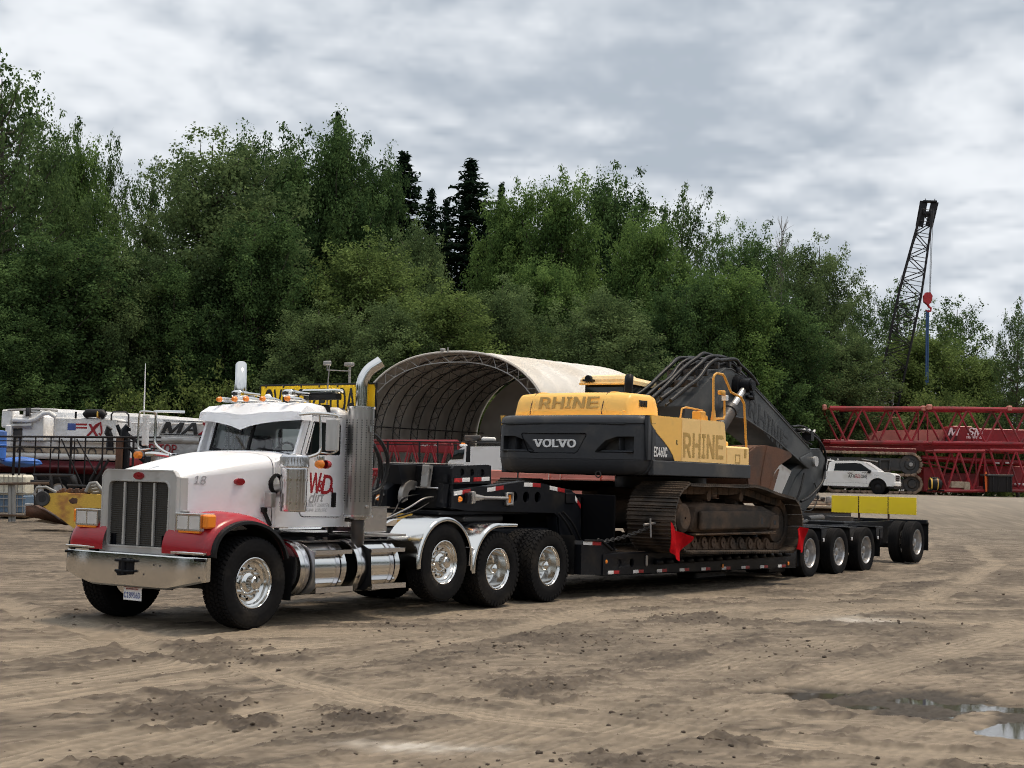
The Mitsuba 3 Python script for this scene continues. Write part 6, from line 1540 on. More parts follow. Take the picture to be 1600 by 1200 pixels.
part(wc, 'rolled_bundle', bd, 'black_plastic', 50, label='black rolled bundle strapped on the white cover'); part(wc, 'bundle_strap', sb(MB(), 150.5, 643, 153, 653, CZ - .2, .4, .02), 'old_yellow', 0)
part(wc, 'stub_antenna', sb(MB(), 116.5, 643, 119.5, 654, CZ - .1, .1, .02), 'black_plastic', 0)
part(wc, 'side_cabinet', sb(MB(), 208, 684, 312, 726, CZ + .9, 1.0, .03), 'dull_alloy', 0)
part(wc, 'grey_top_band', sb(MB(), 215, 686, 311, 692, CZ + .86, .1), 'steel', 0)
part(wc, 'cabinet_lettering', MB().text('ED TOP', .30, at(224, 706, CZ + .84), (1, 0, 0), (0, 0, 1), .03, True, 1.25), 'emblem_red', 0, label='faded red letters on the grey side cabinet')
part(wc, 'black_gap', sb(MB(), 311, 683, 318, 720, CZ + .9, .6), 'ink', 0)
part(wc, 'ladder_panel', sb(MB(), 198, 682, 207, 718, CZ - .1, .1), 'crane_white', 0)
part(wc, 'red_corner', sb(MB(), 196, 716, 222, 728, CZ - .2, .8, .03), 'crane_red', 0)

tg_ = thing('timber_gallows', 'brown steel posts with braces standing before the white crane', 'post frame')
part(tg_, 'post', sb(MB(), 180, 684, 191, 736, 54, .5, .02), 'rust_brown', 0); part(tg_, 'post', sb(MB(), 192, 681, 199, 736, 54.2, .5, .02), 'black_paint', 0)
g_ = MB()
for (a, b) in (((198, 678), (250, 716)), ((196, 694), (226, 722)), ((183, 664), (191, 684))):
    g_.beam(at(*a, 54.3), at(*b, 54.3), .12, .12)
part(tg_, 'brace', g_, 'black_paint', 0)
part(tg_, 'hook_arm', MB().tube([at(172, 703, 54), at(172, 682, 54), at(169, 676, 54), at(170, 668, 54), at(174, 672, 54)], [.14, .12, .14, .11, .07], 7), 'black_paint', 40)
part(tg_, 'hook_arm', MB().tube([at(195, 682, 54), at(195, 672, 54), at(199, 666, 54), at(201, 668, 54)], [.16, .13, .10, .06], 7).beam(at(190, 672, 54), at(204, 671, 54), .1), 'black_paint', 40)

rl = thing('yard_railing', 'long black pipe railing on the left in front of the white crane', 'railing')
for y0, y1, r in ((682, 683.5, .035), (688.5, 690, .02), (698, 701, .025)):
    part(rl, 'rail', MB().tube([at(-20, y0, 50), at(120, (y0 + y1) / 2, 50.5), at(252, y1, 51)], r, 7), 'crane_black', 40)
for px, r in ((23, .045), (32, .035), (56, .022), (80, .022), (93, .022), (111.5, .04), (117, .02), (134, .025), (161, .03), (209, .04), (228, .03)):
    p = at(px, 683, 50.4); part(rl, 'post', MB().tube([(p[0], p[1], p[2]), (p[0], p[1], p[2] - (1.25 if px < 100 else 1.9))], r, 7), 'crane_black', 40)
for a, b in (((96, 686), (137, 778)), ((120, 686), (150, 740)), ((170, 718), (136, 772)), ((160, 716), (140, 752)), ((92, 745), (103, 775)), ((130, 760), (118, 745))):
    part(rl, 'brace', MB().tube([at(*a, 50.2), at(*b, 50.0)], .045 if a[0] > 150 else .025, 7), 'crane_black', 40)
part(rl, 'low_frame', MB().beam(at(52, 742, 49.5), at(116, 743, 49.5), .10).beam(at(48, 752, 49.3), at(78, 753, 49.3), .10).beam(at(105, 758, 49.3), at(140, 760, 49.3), .08).beam(at(56, 742, 49.5), at(56, 790, 49.5), .10).beam(at(80, 742, 49.5), at(80, 775, 49.5), .12).beam(at(114, 743, 49.5), at(118, 758, 49.5), .18), 'dark_steel', 0, kind='stuff')

for i, (x0, y0, x1, y1, Z, lab) in enumerate(((-14, 676, 6, 718, 55.0, 'tall blue plastic drum at the far left before the white crane'), (18, 715, 48, 723, 55.4, 'blue tarpaulin heap on the red crane chassis'))):
    if i == 0:
        single('blue_drum', lab, 'drum', MB().lathe([(0, .02), (0, .40), (.06, .44), (.5, .45), (.52, .47), (.54, .45), (1.0, .44), (1.05, .3), (1.06, .02)], (at(-10, 718, Z)[0], Z, at(0, 718, Z)[2]), 'z', 24), 'blue_plastic')
    else:
        p = at(33, 722, Z); r_ = np.random.default_rng(2)
        mm = trimesh.creation.icosphere(3, 1.0); v = np.array(mm.vertices); v = v * [.75, .5, .18] * (1 + .35 * (meshkit.fbm(v * 2.2, 3) - .5)[:, None]) + p
        single('blue_tarpaulin', lab, 'tarpaulin', MB().add(v, mm.faces), 'blue_plastic', smooth=60)

bt = thing('liquid_tote', 'caged plastic tote, cream above and blue below, at the left edge', 'tote')
part(bt, 'upper_tank', sb(MB(), -12, 742, 39, 773, 51, 1.1, .08), 'tote_white', 30, label='cream upper half of the tote'); part(bt, 'lower_tank', sb(MB(), -12, 773.5, 38.5, 802, 51, 1.1, .06), 'tote_blue', 30, label='blue filled lower half')
for px in (-2, 6, 13, 20, 27, 35):
    part(bt, 'cage_bar', MB().tube([at(px, 742, 50.95), at(px, 801, 50.95)], .014, 5), 'steel')
for py in (741, 757, 770, 779, 791):
    part(bt, 'cage_bar', MB().tube([at(-12, py, 50.93), at(40, py, 50.93)], .014, 5), 'steel')
part(bt, 'pallet', sb(MB(), -14, 802, 40, 807, 50.9, 1.3), 'pale_timber', 0)
fr2 = thing('pipe_trestle', 'rusty pipe trestle standing right in front of the cream tote', 'trestle')
part(fr2, 'rail', MB().beam(at(-12, 756, 48.8), at(76, 755, 48.8), .10, .08), 'timber', 0); part(fr2, 'rail', MB().beam(at(-12, 804, 48.8), at(52, 806, 48.8), .10, .06), 'timber', 0)
for px in (16, 21.5):
    part(fr2, 'post', MB().beam(at(px, 757, 48.9), at(px, 815, 48.9), .12, .10), 'grey_post', 0)
sc_ = single('white_block', 'small grey concrete block behind the rusty boom end', 'block', sb(MB(), 38, 787, 52, 804, 49.6, .5, .02), 'dull_alloy')

yb = thing('yellow_boom_section', 'worn yellow machine boom lying on the ground left of the tractor', 'machine boom')
YZ = 44.0
pxs = [(64, 778), (68, 773), (76, 771), (100, 770), (158, 773), (200, 778), (200, 850), (165, 850), (146, 835), (122, 828), (92, 806), (68, 790), (63, 785)]
part(yb, 'plate_body', MB().prism(rounded([(at(a, b, YZ)[0], at(a, b, YZ)[2]) for a, b in pxs], .05), 'y', YZ, YZ + .75), 'old_yellow', 20)
part(yb, 'pivot_bore', MB().lathe([(-.04, .10), (-.05, .20), (.0, .22)], (at(69, 779, YZ)[0], YZ, at(69, 779, YZ)[2]), 'y', 24), 'dark_steel', 40)
part(yb, 'bore_hole', MB().cyl((at(69, 779, YZ)[0], YZ - .045, at(69, 779, YZ)[2]), (at(69, 779, YZ)[0], YZ - .01, at(69, 779, YZ)[2]), .11), 'ink')
part(yb, 'welded_rib', MB().tube([at(88, 788, YZ - .02), at(104, 776, YZ - .02), at(150, 778, YZ - .02)], .02, 5).tube([at(88, 789, YZ - .02), at(150, 791, YZ - .02)], .02, 5), 'old_yellow')
part(yb, 'bare_patch', MB().prism([(at(136 + 7 * math.cos(q), 0, YZ)[0], at(136, 783 + 5 * math.sin(q + .4 * math.sin(3 * q)), YZ)[2]) for q in np.linspace(0, 6.1, 12)], 'y', YZ - .006, YZ + .01), 'rust_brown', 0)
hs_ = MB()
for k in range(4):
    tubes(hs_, [(134 + 2 * k, 768), (141 + 2 * k, 755 + 5 * k), (150 + 2 * k, 754 + 5 * k), (160, 766 + 2 * k), (170, 772)], YZ - .1 + .1 * k, .05, 7)
tubes(hs_, [(88, 769), (72, 761), (58, 762), (54, 770), (60, 780), (68, 785)], YZ - .1, .04, 7)
part(yb, 'hose', hs_, 'grey_post', 60, label='grey hoses looped over the boom end', kind='stuff')
ft_ = MB()
for k in range(14):
    p = at(92 + 3.6 * k, 768.5, YZ + .2 + .03 * (k % 4)); ft_.bx(p[0] - .05, p[0] + .04, p[1] - .08, p[1] + .08, p[2] - .07, p[2] + .03 + .04 * (k % 3), .015)
part(yb, 'top_fittings', ft_, 'rust_brown', 0, kind='stuff')
rk = thing('rusty_link_arm', 'rusty steel arm with a bored eye under the yellow boom', 'machine part')
part(rk, 'arm', MB().prism([(at(a, b, YZ + .8)[0], at(a, b, YZ + .8)[2]) for a, b in ((48, 790), (62, 789), (92, 806), (110, 820), (80, 812), (48, 806))], 'y', YZ + .5, YZ + 1.1), 'rust_brown', 0)
part(rk, 'eye', sb(MB(), 50.5, 793, 54.5, 799, YZ + .45, .1), 'ink', 0)
single('plank', 'pale plank on the ground under the rusty arm', 'plank', MB().prism([(at(a, b, 45)[0], at(a, b, 45)[2]) for a, b in ((56, 814), (70, 811), (95, 817), (92, 819))], 'y', 44.9, 45.6), 'pale_timber')

# --- behind the tractor's hitch: red boom sections, rail, white lorry, pale red weights
def new_lattice(label, a, b, w, h, bays, rc, rw, bsdf='lattice_red', name='lattice_boom_section', group=None, taper=None, cat='lattice boom'):
    L = thing(name, label, cat, None, group); ch, wb = [], []
    C = lattice(lambda k: (ch if k == 'chord' else wb).append(MB()) or (ch if k == 'chord' else wb)[-1], a, b, w, h, bays, rc, rw, taper=taper)
    for c in ch:
        part(L, 'chord', c, bsdf, 50)
    for c in wb:
        part(L, 'brace', c, bsdf, 50)
    return L, C
new_lattice('dark red lattice boom section behind the gooseneck, before the shelter', at(586, 716, 63), at(716, 716, 63), 1.6, 1.35, 9, .06, .035)
new_lattice('dark red lattice boom section lying low behind the hoses', at(560, 752, 62), at(690, 754, 62), 1.5, .95, 9, .06, .035)
single('red_boom_plate', 'flat dark red crane boom behind the lattice, with white markings', 'crane boom', sb(MB(), 575, 693, 708, 705, 65, .8, .03), 'crane_red')
mk_ = MB()
for k in range(9):
    sb(mk_, 657 + k * 3.1, 694.5 - (k % 2) * .6, 659 + k * 3.1, 696.5 + (k % 3) * .4, 64.98, .03)
single('boom_marking', 'row of small white marks on the flat dark red boom', 'marking', mk_, 'ink_white', smooth=0, kind='stuff')
r2 = thing('far_railing', 'thin black railing running in front of the red booms by the shelter', 'railing')
for y0, y1, r in ((688.5, 692, .03), (694, 696, .02)):
    part(r2, 'rail', MB().tube([at(560, y0, 60), at(790, y1, 60)], r, 6), 'crane_black')
for px in (606, 655.5, 684, 733):
    part(r2, 'post', MB().tube([at(px, 689, 60), at(px, 760, 60)], .045 if px != 684 else .03, 6), 'crane_black')
lt = thing('white_lorry', 'white lorry cab half hidden behind the charcoal counterweight', 'truck')
LZ = 58.0
cabp = [(a, b) for a, b in ((700, 722), (703, 719), (712, 716), (716, 703), (724, 698), (800, 697), (800, 735), (700, 735))]
part(lt, 'cab', MB().prism([(at(a, b, LZ)[0], at(a, b, LZ)[2]) for a, b in cabp], 'y', LZ, LZ + 2.2), 'crane_white', 20)
part(lt, 'windscreen', MB().prism([(at(a, b, LZ)[0], at(a, b, LZ)[2]) for a, b in ((706, 718), (711, 703), (726, 702), (724, 717))], 'y', LZ - .03, LZ + .02), 'dark_glass', 0)
part(lt, 'pillar', sb(MB(), 728, 697, 735, 722, LZ - .04, .06), 'black_plastic', 0)
part(lt, 'side_window', sb(MB(), 738, 704, 754, 721, LZ - .03, .06, .01), 'dark_glass', 0)
part(lt, 'roof_lamp', sb(MB(), 718, 694, 730, 697.5, LZ + .2, .4, .02), 'crane_white', 0); part(lt, 'roof_box', sb(MB(), 752, 683, 775, 690, LZ + .5, .8, .06), 'crane_white', 0); part(lt, 'amber_beacon', sb(MB(), 720, 692, 727, 695, LZ + .3, .2, .02), 'amber', 0)
part(lt, 'dark_rack', sb(sb(MB(), 725, 680, 752, 688, LZ + 1, .6, .05), 745, 690, 800, 693.5, LZ + .3, .8), 'dark_steel', 0)
part(lt, 'chassis', sb(MB(), 700, 735, 800, 750, LZ + .1, 2.0), 'black_paint', 0)
for px in (716, 778):
    p = at(px, 760, LZ); part(lt, 'wheel', MB().lathe([(-.15, .02), (-.15, .5), (.15, .5), (.15, .02)], (p[0], LZ + .2, float(ground_z(0, LZ)) + .5), 'y', 24), 'rubber', 30)
for i, (x0, x1) in enumerate(((764, 808), (809, 857), (858.5, 875), (876, 938), (939, 962))):
    w_ = thing('pale_red_weight', ['pale red weight box under the left end of the counterweight, first in the row', 'pale red weight box, second in the row behind the gooseneck', 'narrow pale red weight box, third in the row behind the gooseneck', 'wide pale red weight box, fourth in the row behind the gooseneck', 'pale red weight box at the right end of the row, near the tracks'][i], 'weight box', None, 'pale red weight boxes behind the gooseneck')
    part(w_, 'box', sb(MB(), x0, 739 if i else 735, x1, 815, 50, 1.5, .03), 'pale_red', 20); part(w_, 'rib', sb(MB(), x0 + 1, 748, x1 - 1, 750, 49.95, .1), 'pale_red', 0)
single('pale_red_plate', 'pale red flat plate lying behind the rear fenders', 'plate', MB().prism([(at(a, b, 42)[0], at(a, b, 42)[2]) for a, b in ((714, 803), (766, 804), (766, 807), (718, 812))], 'y', 42, 43.2), 'pale_red')
for i, (x0, y0, x1, y1, mt, lb) in enumerate(((620, 798, 660, 822, 'old_yellow', 'rusty yellow box behind the hoses of the gooseneck'), (598, 775, 632, 790, 'pale_timber', 'pale timber offcuts behind the exhaust stack'), (735, 806, 790, 814, 'timber', 'timber offcuts lying behind the second rear fender'))):
    single('yard_scrap', lb, 'scrap', sb(sb(MB(), x0, y0, x1, y1, 40 + i, .8, .03), x0 + 6, y0 - 4, x1 - 8, y0, 40.3 + i, .4, .02), mt, group='odds and ends behind the tractor')

# --- timber pile right of the digger
tp = thing('timber_pile', 'pile of weathered beams beyond the rear trailer axles', 'timber pile')
for i, (x0, y0, x1, y1, mt) in enumerate(((1222, 803, 1330, 809, 'dark_steel'), (1218, 799, 1330, 803, 'timber'), (1222, 796, 1332, 799, 'timber'), (1226, 793, 1332, 795.6, 'pale_timber'), (1230, 791, 1334, 793, 'pale_timber'), (1240, 788, 1334, 790.5, 'timber'), (1258, 785, 1322, 788, 'pale_timber'), (1272, 781, 1290, 789, 'rust_brown'), (1296, 776, 1300, 786, 'steel'), (1276, 774, 1281, 780, 'dark_steel'), (1286, 777, 1290, 781, 'dark_steel'))):
    part(tp, 'beam' if i < 7 else 'offcut', sb(MB(), x0, y0, x1, y1, 44 + .25 * (i % 4), .35 + .1 * (i % 3), .02), mt, 0)

# --- pickup
PK = frame(at(1371, 770, 89) * [1, 1, 0] + [0, 0, float(ground_z(0, 89.2))], -24)
pk = thing('pickup_truck', 'white pickup truck with dark wheels parked before the crawler tracks', 'pickup truck', PK)
bd_ = [(-4.75, .62), (-4.75, 1.27), (-2.95, 1.29), (-2.93, 1.30), (-2.86, 1.80), (-2.65, 1.90), (-1.2, 1.93), (-.85, 1.88), (-.02, 1.36), (.05, 1.32), (.75, 1.24), (.93, 1.16), (.97, .95), (.97, .62), (.90, .48), (.52, .48)] + [(.53 * math.cos(q), .42 + .53 * math.sin(q)) for q in np.radians(np.linspace(8, 172, 14))] + [(-.55, .42), (-3.15, .45)] + [(-3.7 + .53 * math.cos(q), .42 + .53 * math.sin(q)) for q in np.radians(np.linspace(8, 172, 14))] + [(-4.3, .5)]
lower = sg.Polygon([p for p in bd_ if True]).intersection(sg.box(-6, 0, 2, 1.32)); upper = [(-2.93, 1.30), (-2.86, 1.80), (-2.65, 1.90), (-1.2, 1.93), (-.85, 1.88), (-.02, 1.36), (.05, 1.30)]
part(pk, 'body', MB().prism(lower, 'y', 0, 1.98), 'crane_white', 25)
part(pk, 'cab', MB().loft([[(a, y0 + i * (b - 1.3) * .35, b) for a, b in upper] for y0, i in ((.03, 1), (1.95, -1))]), 'crane_white', 20)
part(pk, 'side_windows', MB().add(np.array([(a, .03 + (b - 1.3) * .35 - .012, b) for a, b in ((-2.55, 1.33), (-2.5, 1.76), (-1.30, 1.80), (-1.0, 1.76), (-.36, 1.34), (-.42, 1.20), (-.9, 1.22), (-1.05, 1.33))]), [[0, 1, 2], [0, 2, 7], [2, 3, 7], [3, 4, 7], [4, 5, 6], [4, 6, 7]]), 'tinted_glass', 0)
part(pk, 'windshield', MB().add(np.array([(-.80, .25, 1.87), (-.80, 1.73, 1.87), (-.06, 1.85, 1.395), (-.06, .13, 1.395)]) + [.02, 0, .012], [[0, 1, 2, 3]]), 'lamp_glass', 0)
part(pk, 'grille', MB().bx(.96, .985, .35, 1.63, .78, 1.12, .02), 'black_plastic', 0); part(pk, 'grille_bar', MB().bx(.98, .995, .36, 1.62, .86, .89).bx(.98, .995, .36, 1.62, .99, 1.02), 'dull_alloy', 0)
for y0, y1 in ((.02, .34), (1.64, 1.96)):
    part(pk, 'headlight', MB().bx(.74, .98, y0, y1, .86, 1.12, .03), 'lamp_glass', 20)
    part(pk, 'fog_recess', MB().bx(.96, .985, y0 + .1, y1, .56, .66, .01), 'ink', 0)
part(pk, 'bumper', MB().bx(.90, 1.02, .03, 1.95, .50, .74, .03), 'crane_white', 20); part(pk, 'valance', MB().bx(.6, .95, .1, 1.88, .33, .5, .02), 'black_plastic', 0)
part(pk, 'door_seam', MB().bx(-2.95, -2.935, -.008, .01, .55, 1.28).bx(-.62, -.608, -.006, .01, .6, 1.2).bx(-2.9, -.55, -.006, .01, .63, .642), 'ink_grey', 0)
part(pk, 'door_mirror', MB().bx(-.55, -.38, -.22, .02, 1.22, 1.42, .04), 'black_plastic', 20)
part(pk, 'headache_rack', MB().beam((-3.05, .1, 1.3), (-2.95, .1, 1.98), .06).beam((-3.05, 1.85, 1.3), (-2.95, 1.85, 1.98), .06).beam((-2.98, .05, 1.95), (-2.98, 1.9, 1.95), .06).bx(-2.9, -2.84, .5, .56, 1.9, 2.05).bx(-2.45, -2.40, .5, .56, 1.93, 2.05), 'crane_white', 0)
part(pk, 'door_lettering', MB().text('AFK', .20, (-1.72, -.004, .93), (1, 0, 0), (.2, 0, 1), .006, True, .42).text('OME', .20, (-.98, -.004, .93), (1, 0, 0), (.2, 0, 1), .006, True, .36).bx(-1.72, -1.46, -.009, 0, 1.17, 1.22), 'ink', 0, label='slanted black and red lettering on the door')
part(pk, 'door_lettering', MB().text('RIS', .20, (-1.30, -.004, .93), (1, 0, 0), (.2, 0, 1), .006, True, .30), 'ink_red', 0)
part(pk, 'fender_badge', MB().bx(-.2, .05, -.007, 0, 1.10, 1.125), 'ink_grey', 0)
for xw in (0, -3.7):
    for yw in (.14, 1.84):
        w_ = sub(pk, 'wheel')
        part(w_, 'tyre', MB().lathe([(-.13, .22), (-.14, .30), (-.12, .40), (.12, .40), (.14, .30), (.13, .22)], (xw, yw, .40), 'y', 30), 'rubber', 30)
        part(w_, 'rim', MB().lathe([(-.12, .24), (-.06, .20), (-.09, .07), (-.10, .01)], (xw, yw, .40), 'y', 20), 'black_plastic', 30)
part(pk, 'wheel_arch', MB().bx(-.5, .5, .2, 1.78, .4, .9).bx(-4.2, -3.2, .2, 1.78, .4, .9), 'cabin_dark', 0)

# --- crawler tracks stacked behind the pickup
def crawler(x0, x1, y0, y1, Z, label, with_frame):
    c = thing('crawler_track', label, 'crawler track', None, 'crane crawler tracks stacked behind the pickup')
    a, b = at(x0, y1, Z), at(x1, y0, Z); R = (b[2] - a[2]) / 2 - .06; zc = (a[2] + b[2]) / 2; L = b[0] - a[0]; W = 1.0; P = []
    n = max(10, int(2 * (L - 2 * R) / .38)); n = n // 2
    for k in range(n):
        q = a[0] + R + (L - 2 * R) * (k + .5) / n; P += [((q, zc + R), 0.0), ((q, zc - R), math.pi)]
    for k in range(5):
        for s, xc in ((1, b[0] - R), (-1, a[0] + R)):
            an = math.radians(-72 + 36 * k); P.append(((xc + s * R * math.cos(an), zc + R * math.sin(an)), (an - math.pi / 2) * s if s > 0 else math.pi / 2 - an))
    sh = mikit.ply(MB().bx(-.175, .175, 0, W, -.09, .05, .02).bx(-.05, .05, 0, W, .04, .085).mesh(), 'crawler_brown', smooth=False)
    for (px_, pz_), an in P:
        mm = np.eye(4); mm[:3, 0] = (math.cos(an), 0, math.sin(an)); mm[:3, 2] = (-math.sin(an), 0, math.cos(an)); mm[:3, 3] = (px_, a[1], pz_)
        put(numbered(c + '__shoe'), sh, None, mm, 0)
    part(c, 'frame', MB().bx(a[0] + R * .8, b[0] - R, a[1] + .25, a[1] + .8, zc - R * .62, zc + R * .55, .03), 'dark_steel', 0)
    part(c, 'sprocket', MB().lathe([(-.08, .02), (-.08, R * .45), (0, R * .55), (0, R * .92), (.4, R * .92), (.4, .02)], (b[0] - R, a[1] + .2, zc), 'y', 28), 'dark_steel', 30)
    if with_frame:
        part(c, 'ram', MB().cyl((b[0] - 3.7, a[1] + .1, zc + .25), (b[0] - 2.7, a[1] + .1, zc + .12), .05), 'steel'); part(c, 'side_frame', MB().prism(sg.box(b[0] - 2.6, zc - .5, b[0] - 1.9, zc + .3).difference(sg.box(b[0] - 2.5, zc - .4, b[0] - 2.0, zc + .2)), 'y', a[1] + .05, a[1] + .15), 'dark_steel', 0)
        part(c, 'hub_pin', MB().cyl((b[0] - R, a[1] - .05, zc), (b[0] - R, a[1] + .2, zc), .12), 'steel')
mat('crawler_brown', worn((.30, .21, .15), (.17, .12, .09), 2.5, .35, .7), .75)
crawler(1268, 1441, 707.5, 740.5, 95, 'upper crawler track of the stacked pair behind the pickup', True)
crawler(1290, 1441, 741, 768.5, 95.2, 'lower crawler track of the stacked pair behind the pickup', False)

# --- red lattice sections on the right
G2 = 'red lattice boom sections stacked on the right'
La, C = new_lattice('long red lattice boom section on top of the stack, left one', at(1291, 665, 97.5), at(1442, 666, 97.5), 2.2, 2.15, 6, .13, .07, group=G2)
for a_ in ((1286, 632, 1292, 640), (1440, 634, 1447, 642)):
    part(La, 'end_lug', sb(MB(), *a_, 96.3, .4, .05), 'pale_red', 20)
Lb, C = new_lattice('long red lattice boom section on top of the stack, right one', at(1450, 666, 97.2), at(1640, 668, 97.2), 2.2, 2.15, 7, .13, .07, group=G2)
for a_ in ((1449, 632, 1457, 640), (1575, 634, 1582, 642)):
    part(Lb, 'end_lug', sb(MB(), *a_, 96.0, .4, .05), 'pale_red', 20)
new_lattice('short red lattice section standing on the ground before the red crane parts', at(1453, 736, 95.5), at(1532, 736, 95.5), 1.8, 2.45, 4, .10, .07, group=G2)
new_lattice('red lattice section on the ground behind the black crate', at(1540, 735, 96.5), at(1640, 736, 96.5), 1.8, 2.5, 5, .10, .07, group=G2)
rc = thing('red_crane_parts', 'dark red crane house and boom butt behind the lattice sections', 'crane')
part(rc, 'boom_butt', MB().prism([(at(a, b, 101)[0], at(a, b, 101)[2]) for a, b in ((1350, 692), (1368, 676), (1380, 672), (1475, 671), (1490, 676), (1490, 692))], 'y', 101, 102.6), 'pale_red', 20, label='pale red boom butt')
part(rc, 'house', sb(MB(), 1476, 671, 1484, 696, 100.8, 2, .05), 'crane_red', 20); part(rc, 'house', sb(sb(MB(), 1488, 666, 1520, 694, 100.8, 2.2, .06), 1520, 672, 1640, 694, 100.6, 2.2, .06), 'crane_red', 20)
part(rc, 'lettering_plate', sb(MB(), 1478, 671, 1496, 692, 100.4, .3, .02), 'dark_maroon', 0)
part(rc, 'lettering', MB().text('M', .50, at(1481, 680, 100.3), (1, 0, 0), (.3, 0, 1), .03, True, .62).text('SM', .50, at(1511, 680, 100.3), (1, 0, 0), (.3, 0, 1), .03, True, .95).text('ner Works', .20, at(1510, 685, 100.3), (1, 0, 0), (0, 0, 1), .03, True, 1.05), 'ink_white', 0, label='white letters on the dark red crane house')
part(rc, 'lower_beam', sb(sb(MB(), 1286, 694, 1600, 701, 98.8, 1.2, .04), 1286, 701, 1432, 706, 98.6, 1.2, .04), 'crane_red', 20)
part(rc, 'low_girder', MB().beam(at(1440, 716, 98.6), at(1600, 724, 98.6), .8, .34).beam(at(1440, 722, 98.2), at(1490, 734, 98.2), .1, .1), 'crane_red', 0)
part(rc, 'low_frame', sb(sb(sb(MB(), 1442, 730, 1470, 768, 98.5, 1.6, .05), 1474, 740, 1530, 768, 99.4, 1.0, .05), 1535, 730, 1640, 768, 99.6, 1.2, .05), 'crane_red', 0)
part(rc, 'skid', sb(MB(), 1474, 760, 1536, 768, 97.4, .6, .02), 'crane_red', 0); part(rc, 'skid', sb(MB(), 1575, 757, 1640, 761, 97.6, .4, .02), 'crane_red', 0)
part(rc, 'white_tag', sb(sb(sb(MB(), 1555, 722.5, 1562, 725, 98.1, .1), 1571, 722, 1583, 724.5, 98.1, .1), 1586, 755, 1600, 758, 97.4, .2), 'ink_white', 0)
single('concrete_block', 'brownish concrete block under the short red lattice section', 'block', sb(sb(MB(), 1486, 753, 1516, 762, 94.6, .7, .02), 1507, 753, 1516, 768, 94.5, .7, .02), 'pale_timber')
hr = thing('hose_reel', 'black barrel with yellow stripes on the ground by the red lattice', 'barrel')
p = at(1464, 768, 93.5)
part(hr, 'barrel', MB().lathe([(-.38, .02), (-.36, .26), (-.2, .37), (0, .40), (.2, .37), (.36, .26), (.38, .02)], (p[0], p[1] + .4, p[2] + .45), 'x', 24), 'black_plastic', 40)
part(hr, 'stripe', MB().lathe([(-.22, .372), (-.20, .38), (-.14, .392), (-.12, .388)], (p[0] - .12, p[1] + .4, p[2] + .45), 'x', 24).lathe([(.05, .402), (.12, .396)], (p[0], p[1] + .4, p[2] + .45), 'x', 24), 'old_yellow', 40)
part(hr, 'foot', MB().bx(p[0] - .4, p[0] - .25, p[1], p[1] + .8, p[2], p[2] + .12).bx(p[0] + .2, p[0] + .45, p[1], p[1] + .8, p[2], p[2] + .12).bx(p[0] - .3, p[0] + .15, p[1] + .2, p[1] + .6, p[2] + .80, p[2] + .88, .03), 'black_plastic', 0)
single('orange_post', 'orange marker post left of the black crate', 'post', MB().tube([at(1542, 768, 94), at(1540.5, 742, 94), at(1540.3, 737, 94)], [.09, .085, .03], 10), 'orange_paint')
cr_ = thing('black_crate', 'black waste crate on the ground before the right red lattice', 'crate')
part(cr_, 'body', sb(MB(), 1545, 743, 1582, 768.5, 93.6, 1.3, .03), 'crane_black', 0); part(cr_, 'rim', sb(MB(), 1543, 741.5, 1584, 744, 93.5, 1.5, .02), 'dark_steel', 0)
for px in (1551, 1560, 1573, 1579):
    part(cr_, 'rib', sb(MB(), px, 744, px + 1.2, 768, 93.53, .1), 'dark_steel', 0)

# --- black lattice boom crane
bc = thing('lattice_boom_crane', 'tall black lattice boom crane rising behind the red lattice sections', 'crane')
A_, B_ = at(1382, 650, 112), at(1449, 330, 114); chs, wbs = [], []
C = lattice(lambda k: (chs if k == 'chord' else wbs).append(MB()) or (chs if k == 'chord' else wbs)[-1], A_, B_, 1.6, 1.4, 17, .085, .040, up=(.25, 1, 0), taper=([0, .06, .60, 1], [.8, 1, 1, .52]))
for c in chs:
    part(bc, 'chord', c, 'crane_black', 50)
for c in wbs:
    part(bc, 'brace', c, 'crane_black', 50)
hd_ = MB(); ux = (B_ - A_) / np.linalg.norm(B_ - A_); tipp = B_ + ux * .75
for s in (-.36, .36):
    hd_.beam(B_ - ux * 1.2 + [s, 0, 0], tipp + [s * 1.15, 0, 0], .10, .55, up=(1, 0, 0))
hd_.beam(tipp + [-.5, 0, 0], tipp + [.5, 0, 0], .5, .12).cyl(B_ + [-.38, .1, -.2], B_ + [.38, .1, -.2], .22).beam(tipp + [-.3, 0, 0], tipp + [-.3, 0, .22], .05).beam(tipp + [.4, 0, 0], tipp + [.4, 0, .22], .05)
part(bc, 'head', hd_, 'crane_black', 20)
part(bc, 'pendant_line', MB().tube([at(1409, 430, 113), at(1398, 460, 113.5), at(1340, 640, 116)], .022, 4).tube([at(1440, 345, 113.7), at(1412, 425, 113)], .02, 4), 'crane_black')
part(bc, 'hoist_rope', MB().tube([at(1458, 326, 113.4), at(1453.5, 458, 112)], .022, 5).tube([at(1455, 326, 113.4), at(1452.5, 458, 112)], .022, 5), 'dark_steel')
part(bc, 'house', MB().bx(A_[0] - 3.5, A_[0] + 1.2, A_[1] - 1.4, A_[1] + 1.6, A_[2] - 1.6, A_[2] - .1, .08), 'crane_red', 0)
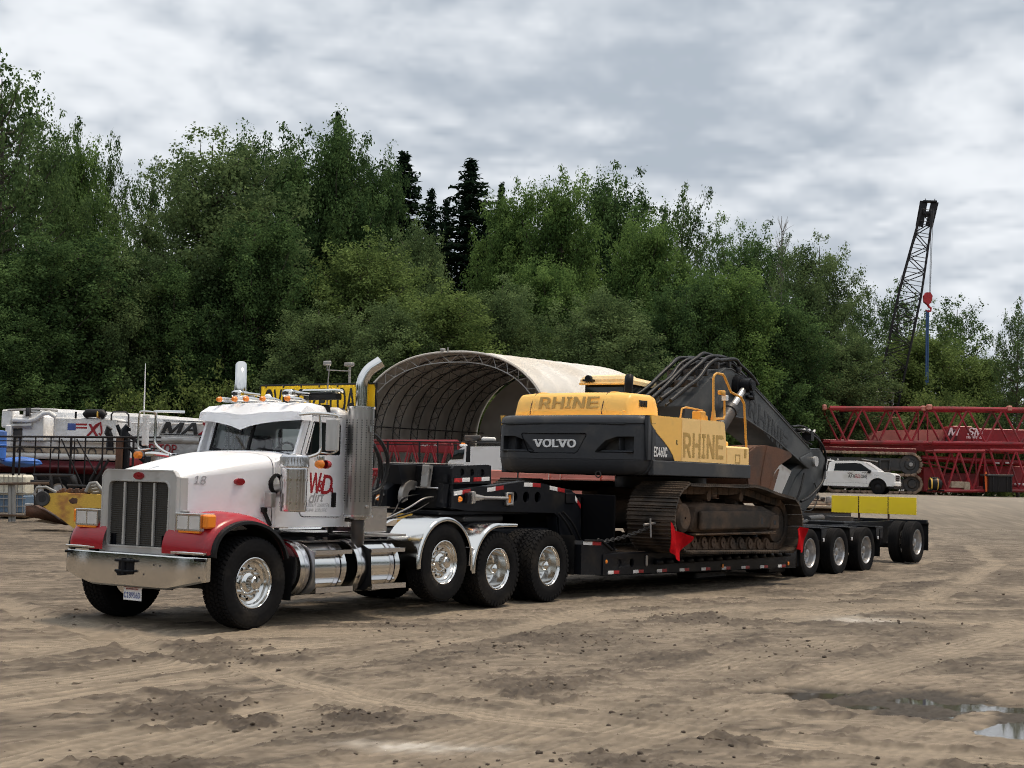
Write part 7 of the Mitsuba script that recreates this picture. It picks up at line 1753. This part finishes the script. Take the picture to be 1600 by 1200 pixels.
part(bc, 'walkway', MB().bx(*sorted((at(1370, 0, 111.5)[0], at(1402, 0, 111.5)[0])), at(1380, 612, 111.5)[1] - .1, at(1380, 612, 111.5)[1] + .8, at(1380, 631, 111.5)[2], at(1380, 629.5, 111.5)[2]).tube([at(1369, 612, 111.5), at(1398, 613.5, 111.5)], .05, 5).tube([at(1370, 612, 111.5), at(1370, 634, 111.5)], .06, 5).tube([at(1396, 613, 111.5), at(1394, 634, 111.5)], .06, 5), 'steel')
hb = thing('hook_block', 'red crane hook block hanging from the black lattice boom', 'hook')
q = at(1449.5, 466, 112)
part(hb, 'block', MB().prism(rounded([(q[0] - .28, q[2] - .3), (q[0] - .32, q[2] + .15), (q[0] - .15, q[2] + .42), (q[0] + .15, q[2] + .42), (q[0] + .32, q[2] + .15), (q[0] + .2, q[2] - .35), (q[0], q[2] - .5)], .06), 'y', q[1] - .2, q[1] + .2), 'hook_red', 20)
part(hb, 'hook', MB().tube([(q[0] + .02, q[1], q[2] - .45), (q[0] + .08, q[1], q[2] - .62), (q[0] + .24, q[1], q[2] - .72), (q[0] + .22, q[1], q[2] - .92), (q[0] + .02, q[1], q[2] - .98), (q[0] - .16, q[1], q[2] - .86)], [.10, .09, .09, .09, .08, .05], 8), 'hook_red', 50)
single('lifting_sling', 'long blue lifting sling hanging from the red hook block', 'sling', MB().bx(q[0] - .13, q[0] - .02, q[1] - .05, q[1] + .05, at(1448, 602, 112)[2], q[2] - .85, .02).bx(q[0] + .0, q[0] + .11, q[1] - .02, q[1] + .06, at(1448, 599, 112)[2], q[2] - .86, .02), 'sling_blue')
lp = thing('lamp_post', 'slim grey post with camera and lamp left of the black lattice boom', 'lamp post')
part(lp, 'post', MB().tube([at(1351, 690, 108), at(1350, 582, 108)], .07, 8), 'grey_post'); part(lp, 'lamp', sb(sb(MB(), 1347.5, 577, 1355, 584, 107.8, .4, .06), 1353, 585, 1364, 589, 107.8, .3, .04), 'steel', 20); part(lp, 'arm', sb(sb(MB(), 1353, 589, 1369, 591.5, 107.9, .2), 1363, 585, 1369, 590, 107.8, .2), 'dark_steel', 0)
